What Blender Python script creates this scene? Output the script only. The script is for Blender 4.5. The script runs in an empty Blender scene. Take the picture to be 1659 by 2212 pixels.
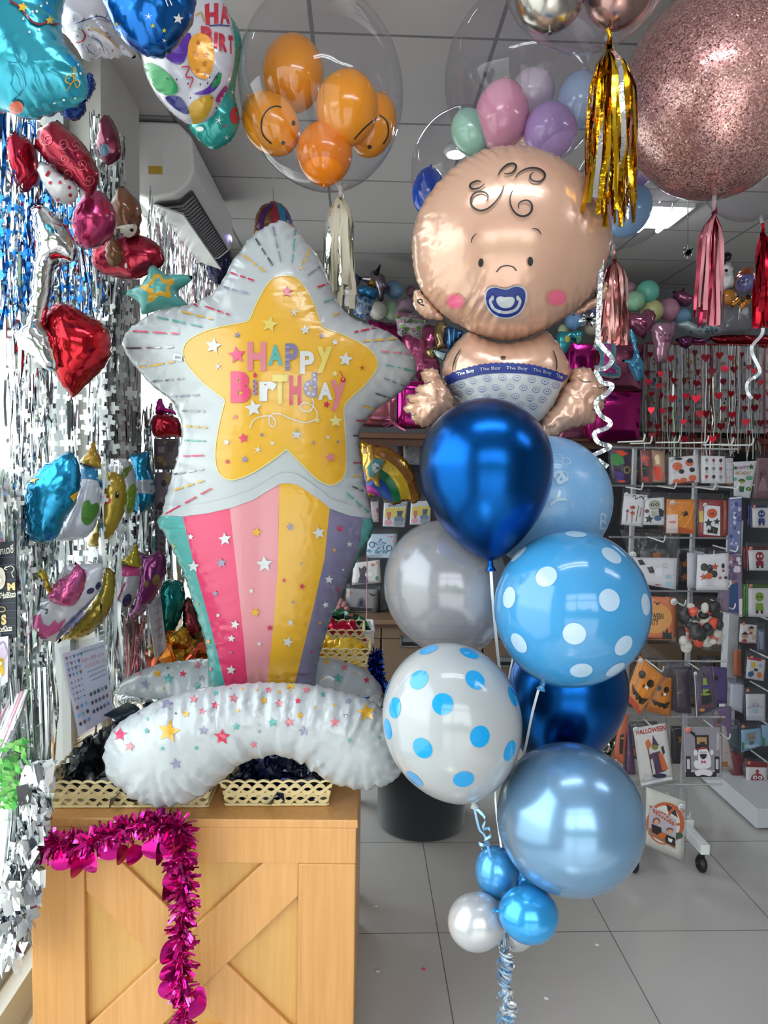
import bpy, bmesh, math, random
import numpy as np
from mathutils import Vector, Matrix, geometry, Quaternion
from mathutils.bvhtree import BVHTree

random.seed(11)
S = bpy.context.scene
C = S.collection
PI = math.pi

# ------------------------------------------------------------------ camera
IW, IH, F = 1659.0, 2212.0, 1560.0
CAM = Vector((0, 0, 1.6))


def _ray(x, y):
    return Vector((x - IW / 2, -(y - IH / 2), -F))


EY = _ray(775, 1008).normalized()
EX = _ray(50000, 1716).normalized()
EX = (EX - EY * EX.dot(EY)).normalized()
EZ = EX.cross(EY)
cam = bpy.data.objects.new('camera', bpy.data.cameras.new('camera'))
C.objects.link(cam)
S.camera = cam
cam.data.sensor_fit = 'VERTICAL'
cam.data.sensor_height = 36.0
cam.data.lens = 36.0 * F / IH
cam.data.clip_start = 0.02
cam.matrix_world = Matrix.Translation(CAM) @ Matrix((EX, EY, EZ)).to_4x4()

# ------------------------------------------------------------------ daylight, lamps, exposure
S.view_settings.view_transform = 'Standard'
S.view_settings.look = 'None'
S.view_settings.gamma = 1
S.view_settings.use_curve_mapping = False
S.view_settings.exposure = 0.5
S.cycles.max_bounces = 8
S.cycles.diffuse_bounces = 4
S.cycles.glossy_bounces = 4
S.cycles.transmission_bounces = 4
S.cycles.transparent_max_bounces = 28
S.cycles.caustics_reflective = False
S.cycles.caustics_refractive = False
S.cycles.sample_clamp_indirect = 4.0
S.cycles.use_denoising = True
S.cycles.use_adaptive_sampling = True
S.cycles.adaptive_threshold = 0.02

SKY_STRENGTH = 3.7
PANEL_STRENGTH = 18.0
W = bpy.data.worlds.new('overcast_sky')
S.world = W
W.use_nodes = True
nt = W.node_tree
bg = nt.nodes['Background']
tc = nt.nodes.new('ShaderNodeTexCoord')
sx = nt.nodes.new('ShaderNodeSeparateXYZ')
rp = nt.nodes.new('ShaderNodeValToRGB')
nt.links.new(tc.outputs['Generated'], sx.inputs[0])
nt.links.new(sx.outputs['Z'], rp.inputs[0])
nt.links.new(rp.outputs[0], bg.inputs[0])
e = rp.color_ramp.elements
e[0].position = 0.0
e[0].color = (0.55, 0.57, 0.55, 1)
e[1].position = 0.6
e[1].color = (0.86, 0.93, 1.0, 1)
e2 = e.new(0.06)
e2.color = (1.0, 1.0, 1.0, 1)
bg.inputs[1].default_value = SKY_STRENGTH
SUNL = bpy.data.lights.new('sun', 'SUN')      # falls on the pavement and the doorway floor only
SUNL.energy = 5.0
SUNL.angle = math.radians(3)
SUNL.color = (1.0, 0.93, 0.82)
sun = bpy.data.objects.new('sun', SUNL)
C.objects.link(sun)
sun.rotation_euler = Vector((0.10, 0.56, -0.82)).to_track_quat('-Z', 'Y').to_euler()

def portal(loc, rot, sx_, sy_):
    l = bpy.data.lights.new('daylight_portal', 'AREA')
    l.shape = 'RECTANGLE'
    l.size, l.size_y = sx_, sy_
    l.cycles.is_portal = True
    o = bpy.data.objects.new('daylight_portal', l)
    C.objects.link(o)
    o.location = loc
    o.rotation_euler = rot
    return o


WX = -0.94      # inner face of the left wall
FY = -0.9       # front wall (behind the camera)
BY = 5.6        # back wall
RX = 3.9        # right wall
CZ = 3.0        # ceiling
OPX = 1.45    # right end of the open shop front
portal(((OPX - .75) / 2, FY, 1.38), (PI / 2, 0, 0), OPX + .75, 2.7)
portal((WX, 1.25, 1.5), (0, -PI / 2, 0), 2.7, 2.6)
portal((WX, 3.75, 1.5), (0, -PI / 2, 0), 2.7, 1.4)


# ------------------------------------------------------------------ helpers
def P(x, y, Y):
    r = _ray(x, y)
    d = Vector((EX.dot(r), EY.dot(r), EZ.dot(r)))
    return CAM + d * ((Y - CAM.y) / d.y)


def Pz(x, y, z):
    r = _ray(x, y)
    d = Vector((EX.dot(r), EY.dot(r), EZ.dot(r)))
    return CAM + d * ((z - CAM.z) / d.z)


def PX(x, y, X):
    r = _ray(x, y)
    d = Vector((EX.dot(r), EY.dot(r), EZ.dot(r)))
    return CAM + d * (X / d.x)


def pdir(x, y):
    r = _ray(x, y)
    return Vector((EX.dot(r), EY.dot(r), EZ.dot(r))).normalized()


def K(crop, pts):
    ox, oy, s = crop
    return [(ox + p[0] / s, oy + p[1] / s) + tuple(p[2:]) for p in pts]


cA = (0, 0, 2.9625)
cB = (0, 560, 3.456)
cC = (0, 1100, 3.352)
cD = (480, 0, 2.9625)
cE = (860, 0, 2.0764)
cF = (860, 520, 2.0764)
cG = (1260, 900, 4.158)
cH = (1260, 1360, 4.095)
cI = (260, 460, 2.5136)
cJ = (220, 1080, 2.37)
cK = (0, 1640, 2.0738)
cL = (680, 900, 3.814)
cM = (800, 1640, 3.318)
cN = (860, 320, 3.352)
cO = (800, 850, 2.633)
cQ = (800, 1360, 2.633)
cR = (700, 540, 5.267)
cT = (1220, 560, 3.779)
cU = (0, 1560, 3.393)
cV = (1540, 940, 6.143)
cW = (1540, 1280, 4.807)
cX = (280, 1240, 8.295)
cY = (690, 1280, 7.9)


def lin(h):
    h = h.lstrip('#')
    r = []
    for i in (0, 2, 4):
        v = int(h[i:i + 2], 16) / 255
        r.append(v / 12.92 if v <= 0.04045 else ((v + 0.055) / 1.055) ** 2.4)
    return (r[0], r[1], r[2], 1)


_M = {}


def mat(col, rough=0.5, metal=0.0, coat=0.0, clear=0.0, bump=0.0, bscale=40.0, emit=0.0, spec=0.5, name=None, sub=0.0, nvar=0.0, nscale=6.0, fuzz=0.0, ink=1.0):
    key = (ink, col, rough, metal, coat, clear, bump, bscale, emit, spec, sub, nvar, nscale, fuzz)
    if key in _M:
        return _M[key]
    m = bpy.data.materials.new(name or ('surface_' + col.lstrip('#')))
    m.use_nodes = True
    n, l = m.node_tree.nodes, m.node_tree.links
    b = n['Principled BSDF']
    b.inputs['Base Color'].default_value = [v * ink for v in lin(col)[:3]] + [1]
    b.inputs['Roughness'].default_value = rough
    b.inputs['Metallic'].default_value = metal
    b.inputs['Coat Weight'].default_value = coat
    b.inputs['Coat Roughness'].default_value = 0.06
    b.inputs['Specular IOR Level'].default_value = spec
    if fuzz:
        b.inputs['Sheen Weight'].default_value = fuzz
    if emit:
        b.inputs['Emission Color'].default_value = lin(col)
        b.inputs['Emission Strength'].default_value = emit
    if bump or nvar:
        t = n.new('ShaderNodeTexCoord')
        x = n.new('ShaderNodeTexNoise')
        x.inputs['Scale'].default_value = bscale if bump else nscale
        x.inputs['Detail'].default_value = 3
        l.new(t.outputs['Object'], x.inputs['Vector'])
        if bump:
            bp = n.new('ShaderNodeBump')
            bp.inputs['Strength'].default_value = bump
            bp.inputs['Distance'].default_value = 0.01
            l.new(x.outputs['Fac'], bp.inputs['Height'])
            l.new(bp.outputs[0], b.inputs['Normal'])
        if nvar:
            hs = n.new('ShaderNodeHueSaturation')
            mr = n.new('ShaderNodeMapRange')
            mr.inputs[3].default_value = 1 - nvar
            mr.inputs[4].default_value = 1 + nvar
            l.new(x.outputs['Fac'], mr.inputs[0])
            l.new(mr.outputs[0], hs.inputs['Value'])
            hs.inputs['Color'].default_value = lin(col)
            l.new(hs.outputs[0], b.inputs['Base Color'])
    if clear or sub:
        out = n['Material Output']
        mx = n.new('ShaderNodeMixShader')
        if clear:
            tr = n.new('ShaderNodeBsdfTransparent')
            mx.inputs[0].default_value = clear
        else:
            tr = n.new('ShaderNodeBsdfTranslucent')
            tr.inputs[0].default_value = lin(col)
            mx.inputs[0].default_value = sub
        l.new(b.outputs[0], mx.inputs[1])
        l.new(tr.outputs[0], mx.inputs[2])
        l.new(mx.outputs[0], out.inputs['Surface'])
    _M[key] = m
    return m


def film(tint='ffffff', ior=1.42, haze=0.03, rough=0.03, bump=0.0, bscale=14.0, hazecol='f2f2ff', boost=1.0):
    key = ('film', tint, ior, haze, rough, bump, bscale, hazecol, boost)
    if key in _M:
        return _M[key]
    m = bpy.data.materials.new('clear_film')
    m.use_nodes = True
    n, l = m.node_tree.nodes, m.node_tree.links
    n.remove(n['Principled BSDF'])
    out = n['Material Output']
    tr = n.new('ShaderNodeBsdfTransparent')
    tr.inputs[0].default_value = lin(tint)
    gl = n.new('ShaderNodeBsdfGlossy')
    gl.inputs['Roughness'].default_value = rough
    df = n.new('ShaderNodeBsdfDiffuse')
    df.inputs[0].default_value = lin(hazecol)
    lw = n.new('ShaderNodeLayerWeight')
    lw.inputs[0].default_value = 0.5
    pw = n.new('ShaderNodeMath')
    pw.operation = 'POWER'
    pw.inputs[1].default_value = 4.0
    l.new(lw.outputs['Facing'], pw.inputs[0])
    mu = n.new('ShaderNodeMapRange')
    f0 = ((ior - 1) / (ior + 1)) ** 2 * 2
    mu.inputs[3].default_value = f0 * boost
    mu.inputs[4].default_value = min(1.0, 0.85 * boost)
    l.new(pw.outputs[0], mu.inputs[0])
    m1 = n.new('ShaderNodeMixShader')
    m1.inputs[0].default_value = haze
    m2 = n.new('ShaderNodeMixShader')
    l.new(tr.outputs[0], m1.inputs[1])
    l.new(df.outputs[0], m1.inputs[2])
    l.new(mu.outputs[0], m2.inputs[0])
    l.new(m1.outputs[0], m2.inputs[1])
    l.new(gl.outputs[0], m2.inputs[2])
    l.new(m2.outputs[0], out.inputs['Surface'])
    if bump:
        t = n.new('ShaderNodeTexCoord')
        x = n.new('ShaderNodeTexNoise')
        x.inputs['Scale'].default_value = bscale
        l.new(t.outputs['Object'], x.inputs['Vector'])
        bp = n.new('ShaderNodeBump')
        bp.inputs['Strength'].default_value = bump
        bp.inputs['Distance'].default_value = 0.02
        l.new(x.outputs['Fac'], bp.inputs['Height'])
        l.new(bp.outputs[0], gl.inputs['Normal'])
        l.new(bp.outputs[0], lw.inputs['Normal'])
    _M[key] = m
    return m


ORG = {}


def tag(o, label=None, cat=None, group=None, kind=None):
    if label:
        o['label'] = label
    if cat:
        o['category'] = cat
    if group:
        o['group'] = group
    if kind:
        o['kind'] = kind
    return o


def thing(name, label, cat, loc, group=None):
    o = bpy.data.objects.new(name, None)
    o.empty_display_size = 0.05
    C.objects.link(o)
    o.location = loc
    ORG[o] = Vector(loc)
    return tag(o, label, cat, group)


class MB:
    def __init__(s):
        s.v, s.f, s.m, s.flat = [], [], [], set()

    def add(s, vs, fs, m=0, flat=False):
        b = len(s.v)
        s.v += [Vector(v) for v in vs]
        if flat:
            s.flat.update(range(len(s.f), len(s.f) + len(fs)))
        s.f += [tuple(i + b for i in f) for f in fs]
        s.m += [m] * len(fs)
        return s

    def box(s, c, d, m=0, rot=None):
        c = Vector(c)
        vs = []
        for x in (-.5, .5):
            for y in (-.5, .5):
                for z in (-.5, .5):
                    v = Vector((x * d[0], y * d[1], z * d[2]))
                    if rot is not None:
                        v = rot @ v
                    vs.append(c + v)
        return s.add(vs, [(0, 1, 3, 2), (4, 6, 7, 5), (0, 4, 5, 1), (2, 3, 7, 6), (0, 2, 6, 4), (1, 5, 7, 3)], m, True)

    def span(s, a, b, m=0):
        a, b = Vector(a), Vector(b)
        return s.box((a + b) / 2, [abs(b[i] - a[i]) for i in range(3)], m)

    def prism(s, pts, off, m=0):
        """closed polygon of 3-D points extruded by a vector"""
        off = Vector(off)
        n = len(pts)
        vs = [Vector(p) for p in pts] + [Vector(p) + off for p in pts]
        fs = [tuple(range(n)), tuple(range(2 * n - 1, n - 1, -1))]
        fs += [(i, i + n, (i + 1) % n + n, (i + 1) % n) for i in range(n)]
        return s.add(vs, fs, m, True)

    def tube(s, pts, r, n=6, m=0, cap=True):
        pts = [Vector(p) for p in pts]
        vs, fs = [], []
        up = Vector((0.13, 0.31, 0.94))
        for i, p in enumerate(pts):
            t = (pts[min(i + 1, len(pts) - 1)] - pts[max(i - 1, 0)])
            if t.length < 1e-9:
                t = Vector((0, 0, 1))
            t.normalize()
            a = t.cross(up)
            if a.length < 1e-3:
                a = t.cross(Vector((1, 0, 0)))
            a.normalize()
            b = t.cross(a)
            up = -b if b.dot(up) < 0 else b
            rr = r[i] if isinstance(r, (list, tuple)) else r
            vs += [p + (a * math.cos(2 * PI * k / n) + b * math.sin(2 * PI * k / n)) * rr for k in range(n)]
        for i in range(len(pts) - 1):
            for k in range(n):
                fs.append((i * n + k, i * n + (k + 1) % n, (i + 1) * n + (k + 1) % n, (i + 1) * n + k))
        if cap:
            fs += [tuple(range(n)), tuple(range(len(vs) - 1, len(vs) - 1 - n, -1))]
        return s.add(vs, fs, m)

    def ribbon(s, pts, w, side, m=0):
        """flat band along pts; side = one vector or one per point, across the band"""
        vs, fs = [], []
        for i, p in enumerate(pts):
            a = Vector(side[i] if isinstance(side, list) else side).normalized()
            ww = w[i] if isinstance(w, list) else w
            vs += [Vector(p) - a * ww / 2, Vector(p) + a * ww / 2]
        for i in range(len(pts) - 1):
            fs.append((2 * i, 2 * i + 1, 2 * i + 3, 2 * i + 2))
        return s.add(vs, fs, m)

    def lathe(s, c, axis, prof, n=32, m=0):
        """prof: (radius, distance along axis)"""
        c, q = Vector(c), Vector((0, 0, 1)).rotation_difference(Vector(axis).normalized())
        vs, fs = [], []
        for r, h in prof:
            vs += [c + q @ Vector((r * math.cos(2 * PI * k / n), r * math.sin(2 * PI * k / n), h)) for k in range(n)]
        for i in range(len(prof) - 1):
            for k in range(n):
                fs.append((i * n + k, i * n + (k + 1) % n, (i + 1) * n + (k + 1) % n, (i + 1) * n + k))
        fs += [tuple(range(n - 1, -1, -1)), tuple(range((len(prof) - 1) * n, len(prof) * n))]
        return s.add(vs, fs, m)

    def ball(s, c, r, m=0, n=20, k=12):
        r = r if isinstance(r, (list, tuple)) else (r, r, r)
        vs, fs = [Vector(c) + Vector((0, 0, r[2]))], []
        for i in range(1, k):
            t = PI * i / k
            vs += [Vector(c) + Vector((r[0] * math.sin(t) * math.cos(2 * PI * j / n), r[1] * math.sin(t) * math.sin(2 * PI * j / n), r[2] * math.cos(t))) for j in range(n)]
        vs.append(Vector(c) - Vector((0, 0, r[2])))
        for j in range(n):
            fs.append((0, 1 + j, 1 + (j + 1) % n))
            fs.append((len(vs) - 1, 1 + (k - 2) * n + (j + 1) % n, 1 + (k - 2) * n + j))
        for i in range(k - 2):
            for j in range(n):
                a = 1 + i * n
                fs.append((a + j, a + n + j, a + n + (j + 1) % n, a + (j + 1) % n))
        return s.add(vs, fs, m)

    def bvh(s):
        return BVHTree.FromPolygons(s.v, s.f)

    def build(s, name, mats, parent=None, label=None, cat=None, group=None, kind=None, origin=None):
        if not isinstance(mats, (list, tuple)):
            mats = [mats]
        if parent is not None:
            org = ORG[parent]
        elif origin is not None:
            org = Vector(origin)
        elif kind == 'structure':
            org = Vector((0, 0, 0))
        else:
            a = np.array([tuple(v) for v in s.v])
            lo, hi = a.min(0), a.max(0)
            org = Vector(((lo[0] + hi[0]) / 2, (lo[1] + hi[1]) / 2, lo[2]))
        me = bpy.data.meshes.new(name)
        me.from_pydata([v - org for v in s.v], [], s.f)
        for m_ in mats:
            me.materials.append(m_)
        me.polygons.foreach_set('material_index', s.m)
        sm = [i not in s.flat for i in range(len(s.f))]
        me.polygons.foreach_set('use_smooth', sm)
        me.update()
        o = bpy.data.objects.new(name, me)
        C.objects.link(o)
        if parent is not None:
            o.parent = parent
        else:
            o.location = org
        ORG[o] = org
        return tag(o, label, cat, group, kind)


def spline(pts, n=6, closed=True):
    """Catmull-Rom through 2-D or 3-D points"""
    p = [Vector(q) for q in pts]
    out, N = [], len(p)
    for i in range(N if closed else N - 1):
        g = lambda k: p[k % N] if closed else p[min(max(k, 0), N - 1)]
        a, b, c, d = g(i - 1), g(i), g(i + 1), g(i + 2)
        for k in range(n):
            t = k / n
            out.append(0.5 * ((2 * b) + (c - a) * t + (2 * a - 5 * b + 4 * c - d) * t * t + (3 * b - a - 3 * c + d) * t ** 3))
    if not closed:
        out.append(p[-1])
    return [tuple(q) for q in out]


def resample(pts, step):
    a = np.array(pts + [pts[0]], float)
    L = np.concatenate([[0], np.cumsum(np.hypot(*np.diff(a, axis=0).T))])
    n = max(12, int(L[-1] / step))
    t = np.linspace(0, L[-1], n, endpoint=False)
    return np.stack([np.interp(t, L, a[:, 0]), np.interp(t, L, a[:, 1])], 1)


def inside(poly, pts):
    x, y = pts[:, 0], pts[:, 1]
    r = np.zeros(len(pts), bool)
    n = len(poly)
    j = n - 1
    for i in range(n):
        xi, yi, xj, yj = poly[i][0], poly[i][1], poly[j][0], poly[j][1]
        c = ((yi > y) != (yj > y)) & (x < (xj - xi) * (y - yi) / (yj - yi + 1e-12) + xi)
        r ^= c
        j = i
    return r


def foil(outline, Y, T, sp=12, grad=(0, 0), puck=(0.004, 26, 30), scal=(0, 20), smooth=True, fm=None, back=1.0, seed=0, crease=0.0, mb=None, flange=0.0, cuts=()):
    """inflated foil balloon: a closed outline (traced silhouette) standing at distance Y, half-thickness T metres"""
    rs = np.random.RandomState(seed + 5)
    o = spline(outline, 5) if smooth else outline
    b = resample([tuple(q) for q in o], sp * 0.75)
    n = len(b)
    cx, cy = b.mean(0)
    nx_ = np.roll(b, -1, 0) - np.roll(b, 1, 0)
    nrm = np.stack([nx_[:, 1], -nx_[:, 0]], 1)
    nrm /= np.linalg.norm(nrm, axis=1)[:, None] + 1e-9
    area = 0.5 * np.sum(b[:, 0] * np.roll(b[:, 1], -1) - np.roll(b[:, 0], -1) * b[:, 1])
    if area < 0:
        nrm = -nrm
    s_len = np.concatenate([[0], np.cumsum(np.hypot(*np.diff(b, axis=0).T))])
    if scal[0]:
        b = b - nrm * (scal[0] * np.abs(np.sin(PI * s_len / scal[1] + rs.rand() * 6)))[:, None]
    lo, hi = b.min(0), b.max(0)
    gx, gy = np.meshgrid(np.arange(lo[0] + sp / 2, hi[0], sp), np.arange(lo[1] + sp / 2, hi[1], sp))
    gx[1::2] += sp / 2
    g = np.stack([gx.ravel(), gy.ravel()], 1)
    g = g + rs.uniform(-.12, .12, g.shape) * sp
    g = g[inside(b, g)]
    if len(g):
        d = np.sqrt(((g[:, None] - b[None]) ** 2).sum(2)).min(1)
        g = g[d > sp * 0.45]
    allp = np.concatenate([b, g])
    edges = [(i, (i + 1) % n) for i in range(n)]
    for cut in cuts:
        cp = np.array([p[:2] for p in spline(cut, 6, False)])
        k0 = len(allp)
        allp = np.concatenate([allp, cp])
        edges += [(k0 + i, k0 + i + 1) for i in range(len(cp) - 1)]
    vs, ed, fc, *_ = geometry.delaunay_2d_cdt([Vector(p) for p in allp], edges, [], 1, 1e-4)
    used = sorted({i for t in fc for i in t})
    re_ = {i: k for k, i in enumerate(used)}
    vs = [vs[i] for i in used]
    fc = [[re_[i] for i in t] for t in fc]
    ed = [(re_[a_], re_[b_]) for a_, b_ in ed if a_ in re_ and b_ in re_]
    v2 = np.array([tuple(p) for p in vs])
    D = np.sqrt(((v2[:, None] - b[None]) ** 2).sum(2))
    ni = D.argmin(1)
    d = D.min(1)
    bd = d < sp * 0.2
    # membrane: solve the Poisson equation over the triangulation
    E = np.array([e_ for e_ in ed])
    i0, i1 = E[:, 0], E[:, 1]
    N = len(v2)
    deg = np.bincount(np.concatenate([i0, i1]), minlength=N).astype(float)
    free = ~bd

    def A(x):
        x = x * free
        r = deg * x - np.bincount(i0, x[i1], N) - np.bincount(i1, x[i0], N)
        return r * free
    rhs = free.astype(float)
    x = np.zeros(N)
    r = rhs.copy()
    p = r.copy()
    rr = r @ r
    for _ in range(300):
        Ap = A(p)
        al = rr / (p @ Ap + 1e-20)
        x += al * p
        r -= al * Ap
        r2 = r @ r
        if r2 < 1e-8 * len(v2):
            break
        p = r + (r2 / rr) * p
        rr = r2
    x = np.maximum(x, 0)
    h = T * np.sqrt(x / x.max()) ** 1.0
    # puckers running in from the seam
    A0, lam, dep = puck
    if A0:
        s_ = s_len[ni]
        ph = np.interp(s_, s_len, np.cumsum(rs.uniform(-.5, .5, n)))
        amp = np.interp(s_, s_len, np.convolve(rs.uniform(0.1, 1.5, n), np.ones(5) / 5, 'same'))
        w = np.sin(2 * PI * s_ / lam + ph) + 0.5 * np.sin(2 * PI * s_ / lam * 2.3 + 2 * ph)
        h = h + A0 * amp * w * np.exp(-d / dep) * (1 - np.exp(-d / (sp * 0.8)))
    if crease:
        for _ in range(int(len(v2) / 25) + 6):
            c0 = v2[rs.randint(N)]
            an = rs.rand() * PI
            u = (v2[:, 0] - c0[0]) * math.cos(an) + (v2[:, 1] - c0[1]) * math.sin(an)
            w_ = -(v2[:, 0] - c0[0]) * math.sin(an) + (v2[:, 1] - c0[1]) * math.cos(an)
            L = rs.uniform(2, 5) * sp
            h = h + rs.uniform(-1, 1) * crease * np.exp(-np.abs(u) / (sp * 0.9)) * np.exp(-(w_ / L) ** 2)
    h = np.maximum(h, 0.0004) * free
    mb = mb or MB()
    base = len(mb.v)
    o0, o1, o2 = P(cx, cy, Y), P(cx + 50, cy, Y + grad[0] * 50), P(cx, cy + 50, Y + grad[1] * 50)
    nv = (o1 - o0).cross(o2 - o0).normalized()
    if nv.dot(CAM - o0) < 0:
        nv = -nv
    pts = [P(q[0], q[1], Y + grad[0] * (q[0] - cx) + grad[1] * (q[1] - cy)) for q in v2]
    front = [pts[i] + nv * h[i] for i in range(N)]
    bi = {}
    backv = []
    for i in range(N):
        if not bd[i]:
            bi[i] = N + len(backv)
            backv.append(pts[i] - nv * h[i] * back)
        else:
            bi[i] = i
    fs, ms = [], []
    for t in fc:
        t = tuple(t)
        q = [v2[i] for i in t]
        ar = (q[1][0] - q[0][0]) * (q[2][1] - q[0][1]) - (q[2][0] - q[0][0]) * (q[1][1] - q[0][1])
        if ar > 0:
            t = t[::-1]
        c = np.mean(q, 0)
        m_ = fm(c[0], c[1]) if fm else 0
        fs.append(t)
        ms.append(m_)
        fs.append(tuple(bi[i] for i in t[::-1]))
        ms.append(m_)
    b0 = len(mb.v)
    mb.v += front + backv
    mb.f += [tuple(i + b0 for i in f) for f in fs]
    mb.m += ms
    if flange:
        ring = [P(q[0], q[1], Y + grad[0] * (q[0] - cx) + grad[1] * (q[1] - cy)) for q in (b + nrm * flange)]
        bp_ = [P(q[0], q[1], Y + grad[0] * (q[0] - cx) + grad[1] * (q[1] - cy)) for q in b]
        mb.add(bp_ + ring, [(i, (i + 1) % n, n + (i + 1) % n, n + i) for i in range(n)], fm(b[0][0], b[0][1]) if fm else 0)
    mb.plane = (Y, grad, cx, cy)
    return mb


_T = {}


def glyphs(txt, bold=0.0, spacing=1.0, align='LEFT'):
    key = (txt, bold, spacing, align)
    if key not in _T:
        cu = bpy.data.curves.new('t', 'FONT')
        cu.body = txt
        cu.offset = bold
        cu.space_character = spacing
        cu.align_x = align
        cu.resolution_u = 3
        ob = bpy.data.objects.new('t', cu)
        C.objects.link(ob)
        dg = bpy.context.evaluated_depsgraph_get()
        me = ob.evaluated_get(dg).to_mesh()
        _T[key] = ([(v.co.x, v.co.y) for v in me.vertices], [tuple(p.vertices) for p in me.polygons])
        ob.evaluated_get(dg).to_mesh_clear()
        bpy.data.objects.remove(ob)
        bpy.data.curves.remove(cu)
    return _T[key]


class Printer:
    """prints flat shapes (traced outlines) on to the front of a mesh, following its surface"""

    def __init__(s, mb, grid=9, off=0.0007, Yfar=None):
        s.mb, s.grid, s.off = mb, grid, off
        s.bvh = mb.bvh()

    def _put(s, vs, fs, m, lay, grid=None):
        g = grid or s.grid
        bm = bmesh.new()
        bv = [bm.verts.new((x, y, 0)) for x, y in vs]
        for f in fs:
            try:
                bm.faces.new([bv[i] for i in f])
            except ValueError:
                pass
        if not bm.faces:
            bm.free()
            return
        xs = [v[0] for v in vs]
        ys = [v[1] for v in vs]
        for lo, hi, nv in ((min(xs), max(xs), (1, 0, 0)), (min(ys), max(ys), (0, 1, 0))):
            k = math.floor(lo / g) + 1
            while k * g < hi:
                bmesh.ops.bisect_plane(bm, geom=bm.verts[:] + bm.edges[:] + bm.faces[:], dist=1e-5, plane_co=Vector(nv) * (k * g), plane_no=nv)
                k += 1
        bm.verts.ensure_lookup_table()
        bm.verts.index_update()
        idx, out = {}, []
        for v in bm.verts:
            dr = pdir(v.co.x, v.co.y)
            hit, nrm, _, _ = s.bvh.ray_cast(CAM, dr)
            if hit is None:
                continue
            if nrm.dot(dr) > 0:
                nrm = -nrm
            idx[v.index] = len(out)
            out.append(hit - dr * s.off * (1 + lay) + nrm * s.off * 0.3)
        ff = []
        for f in bm.faces:
            t = [v.index for v in f.verts]
            if all(i in idx for i in t):
                q = [out[idx[i]] for i in t]
                if max((q[i] - q[i - 1]).length for i in range(len(q))) < 0.06:
                    ff.append(tuple(idx[i] for i in t))
        bm.free()
        if ff:
            s.mb.add(out, ff, m)

    def poly(s, pts, m, lay=0, holes=(), sm=0, grid=None):
        if sm:
            pts = spline([p[:2] for p in pts], sm)
        loops = [[Vector((p[0], p[1], 0)) for p in pts]] + [[Vector((p[0], p[1], 0)) for p in h] for h in holes]
        flat = [(p.x, p.y) for l_ in loops for p in l_]
        s._put(flat, geometry.tessellate_polygon(loops), m, lay, grid)

    def ell(s, cx, cy, rx, ry, m, lay=0, rot=0.0, n=22):
        c, d = math.cos(rot), math.sin(rot)
        s.poly([(cx + rx * math.cos(2 * PI * i / n) * c - ry * math.sin(2 * PI * i / n) * d, cy + rx * math.cos(2 * PI * i / n) * d + ry * math.sin(2 * PI * i / n) * c) for i in range(n)], m, lay)

    def ring(s, cx, cy, rx, ry, w, m, lay=0):
        s.stroke([(cx + rx * math.cos(2 * PI * i / 20), cy + ry * math.sin(2 * PI * i / 20)) for i in range(21)], w, m, lay)

    def star(s, cx, cy, r, m, lay=0, thin=0.42, rot=None, n=5):
        rot = random.uniform(-.25, .25) if rot is None else rot
        s.poly([(cx + r * (1 if i % 2 == 0 else thin) * math.sin(rot + PI * i / n), cy - r * (1 if i % 2 == 0 else thin) * math.cos(rot + PI * i / n)) for i in range(2 * n)], m, lay)

    def stroke(s, pts, w, m, lay=0, sm=0, taper=False):
        if sm:
            pts = spline(pts, sm, False)
        n = len(pts)
        L, R = [], []
        for i, p in enumerate(pts):
            a, b = pts[max(i - 1, 0)], pts[min(i + 1, n - 1)]
            tx, ty = b[0] - a[0], b[1] - a[1]
            q = math.hypot(tx, ty) or 1
            ww = w / 2 * ((0.25 + 0.75 * math.sin(PI * min(max(i / (n - 1), .02), .98)) ** .6) if taper else 1)
            L.append((p[0] - ty / q * ww, p[1] + tx / q * ww))
            R.append((p[0] + ty / q * ww, p[1] - tx / q * ww))
        s._put(L + R, [(i, i + 1, n + i + 1, n + i) for i in range(n - 1)], m, lay)

    def glyph(s, ch, box, m, lay=1, bold=0.03, rot=0.0, slant=0.0):
        vs, fs = glyphs(ch, bold)
        if not vs:
            return
        a = np.array(vs)
        lo, hi = a.min(0), a.max(0)
        x0, y0, x1, y1 = box
        u = x0 + (a[:, 0] - lo[0]) / (hi[0] - lo[0] + 1e-9) * (x1 - x0)
        v = y1 - (a[:, 1] - lo[1]) / (hi[1] - lo[1] + 1e-9) * (y1 - y0)
        u = u + slant * (y1 - v)
        cx, cy = (x0 + x1) / 2, (y0 + y1) / 2
        c, d = math.cos(rot), math.sin(rot)
        s._put([(cx + (p - cx) * c - (q - cy) * d, cy + (p - cx) * d + (q - cy) * c) for p, q in zip(u, v)], fs, m, lay)

    def text(s, txt, quad, m, lay=1, bold=0.0, align='FIT'):
        """txt fitted into a quad given as top-left, top-right, bottom-right, bottom-left"""
        vs, fs = glyphs(txt, bold)
        if not vs:
            return
        a = np.array(vs)
        lo, hi = a.min(0), a.max(0)
        q = [Vector(p[:2]) for p in quad]
        out = []
        for x, y in vs:
            u = (x - lo[0]) / (hi[0] - lo[0] + 1e-9)
            v = (hi[1] - y) / (hi[1] - lo[1] + 1e-9)
            p = (q[0] * (1 - u) + q[1] * u) * (1 - v) + (q[3] * (1 - u) + q[2] * u) * v
            out.append((p.x, p.y))
        s._put(out, fs, m, lay)


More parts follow.
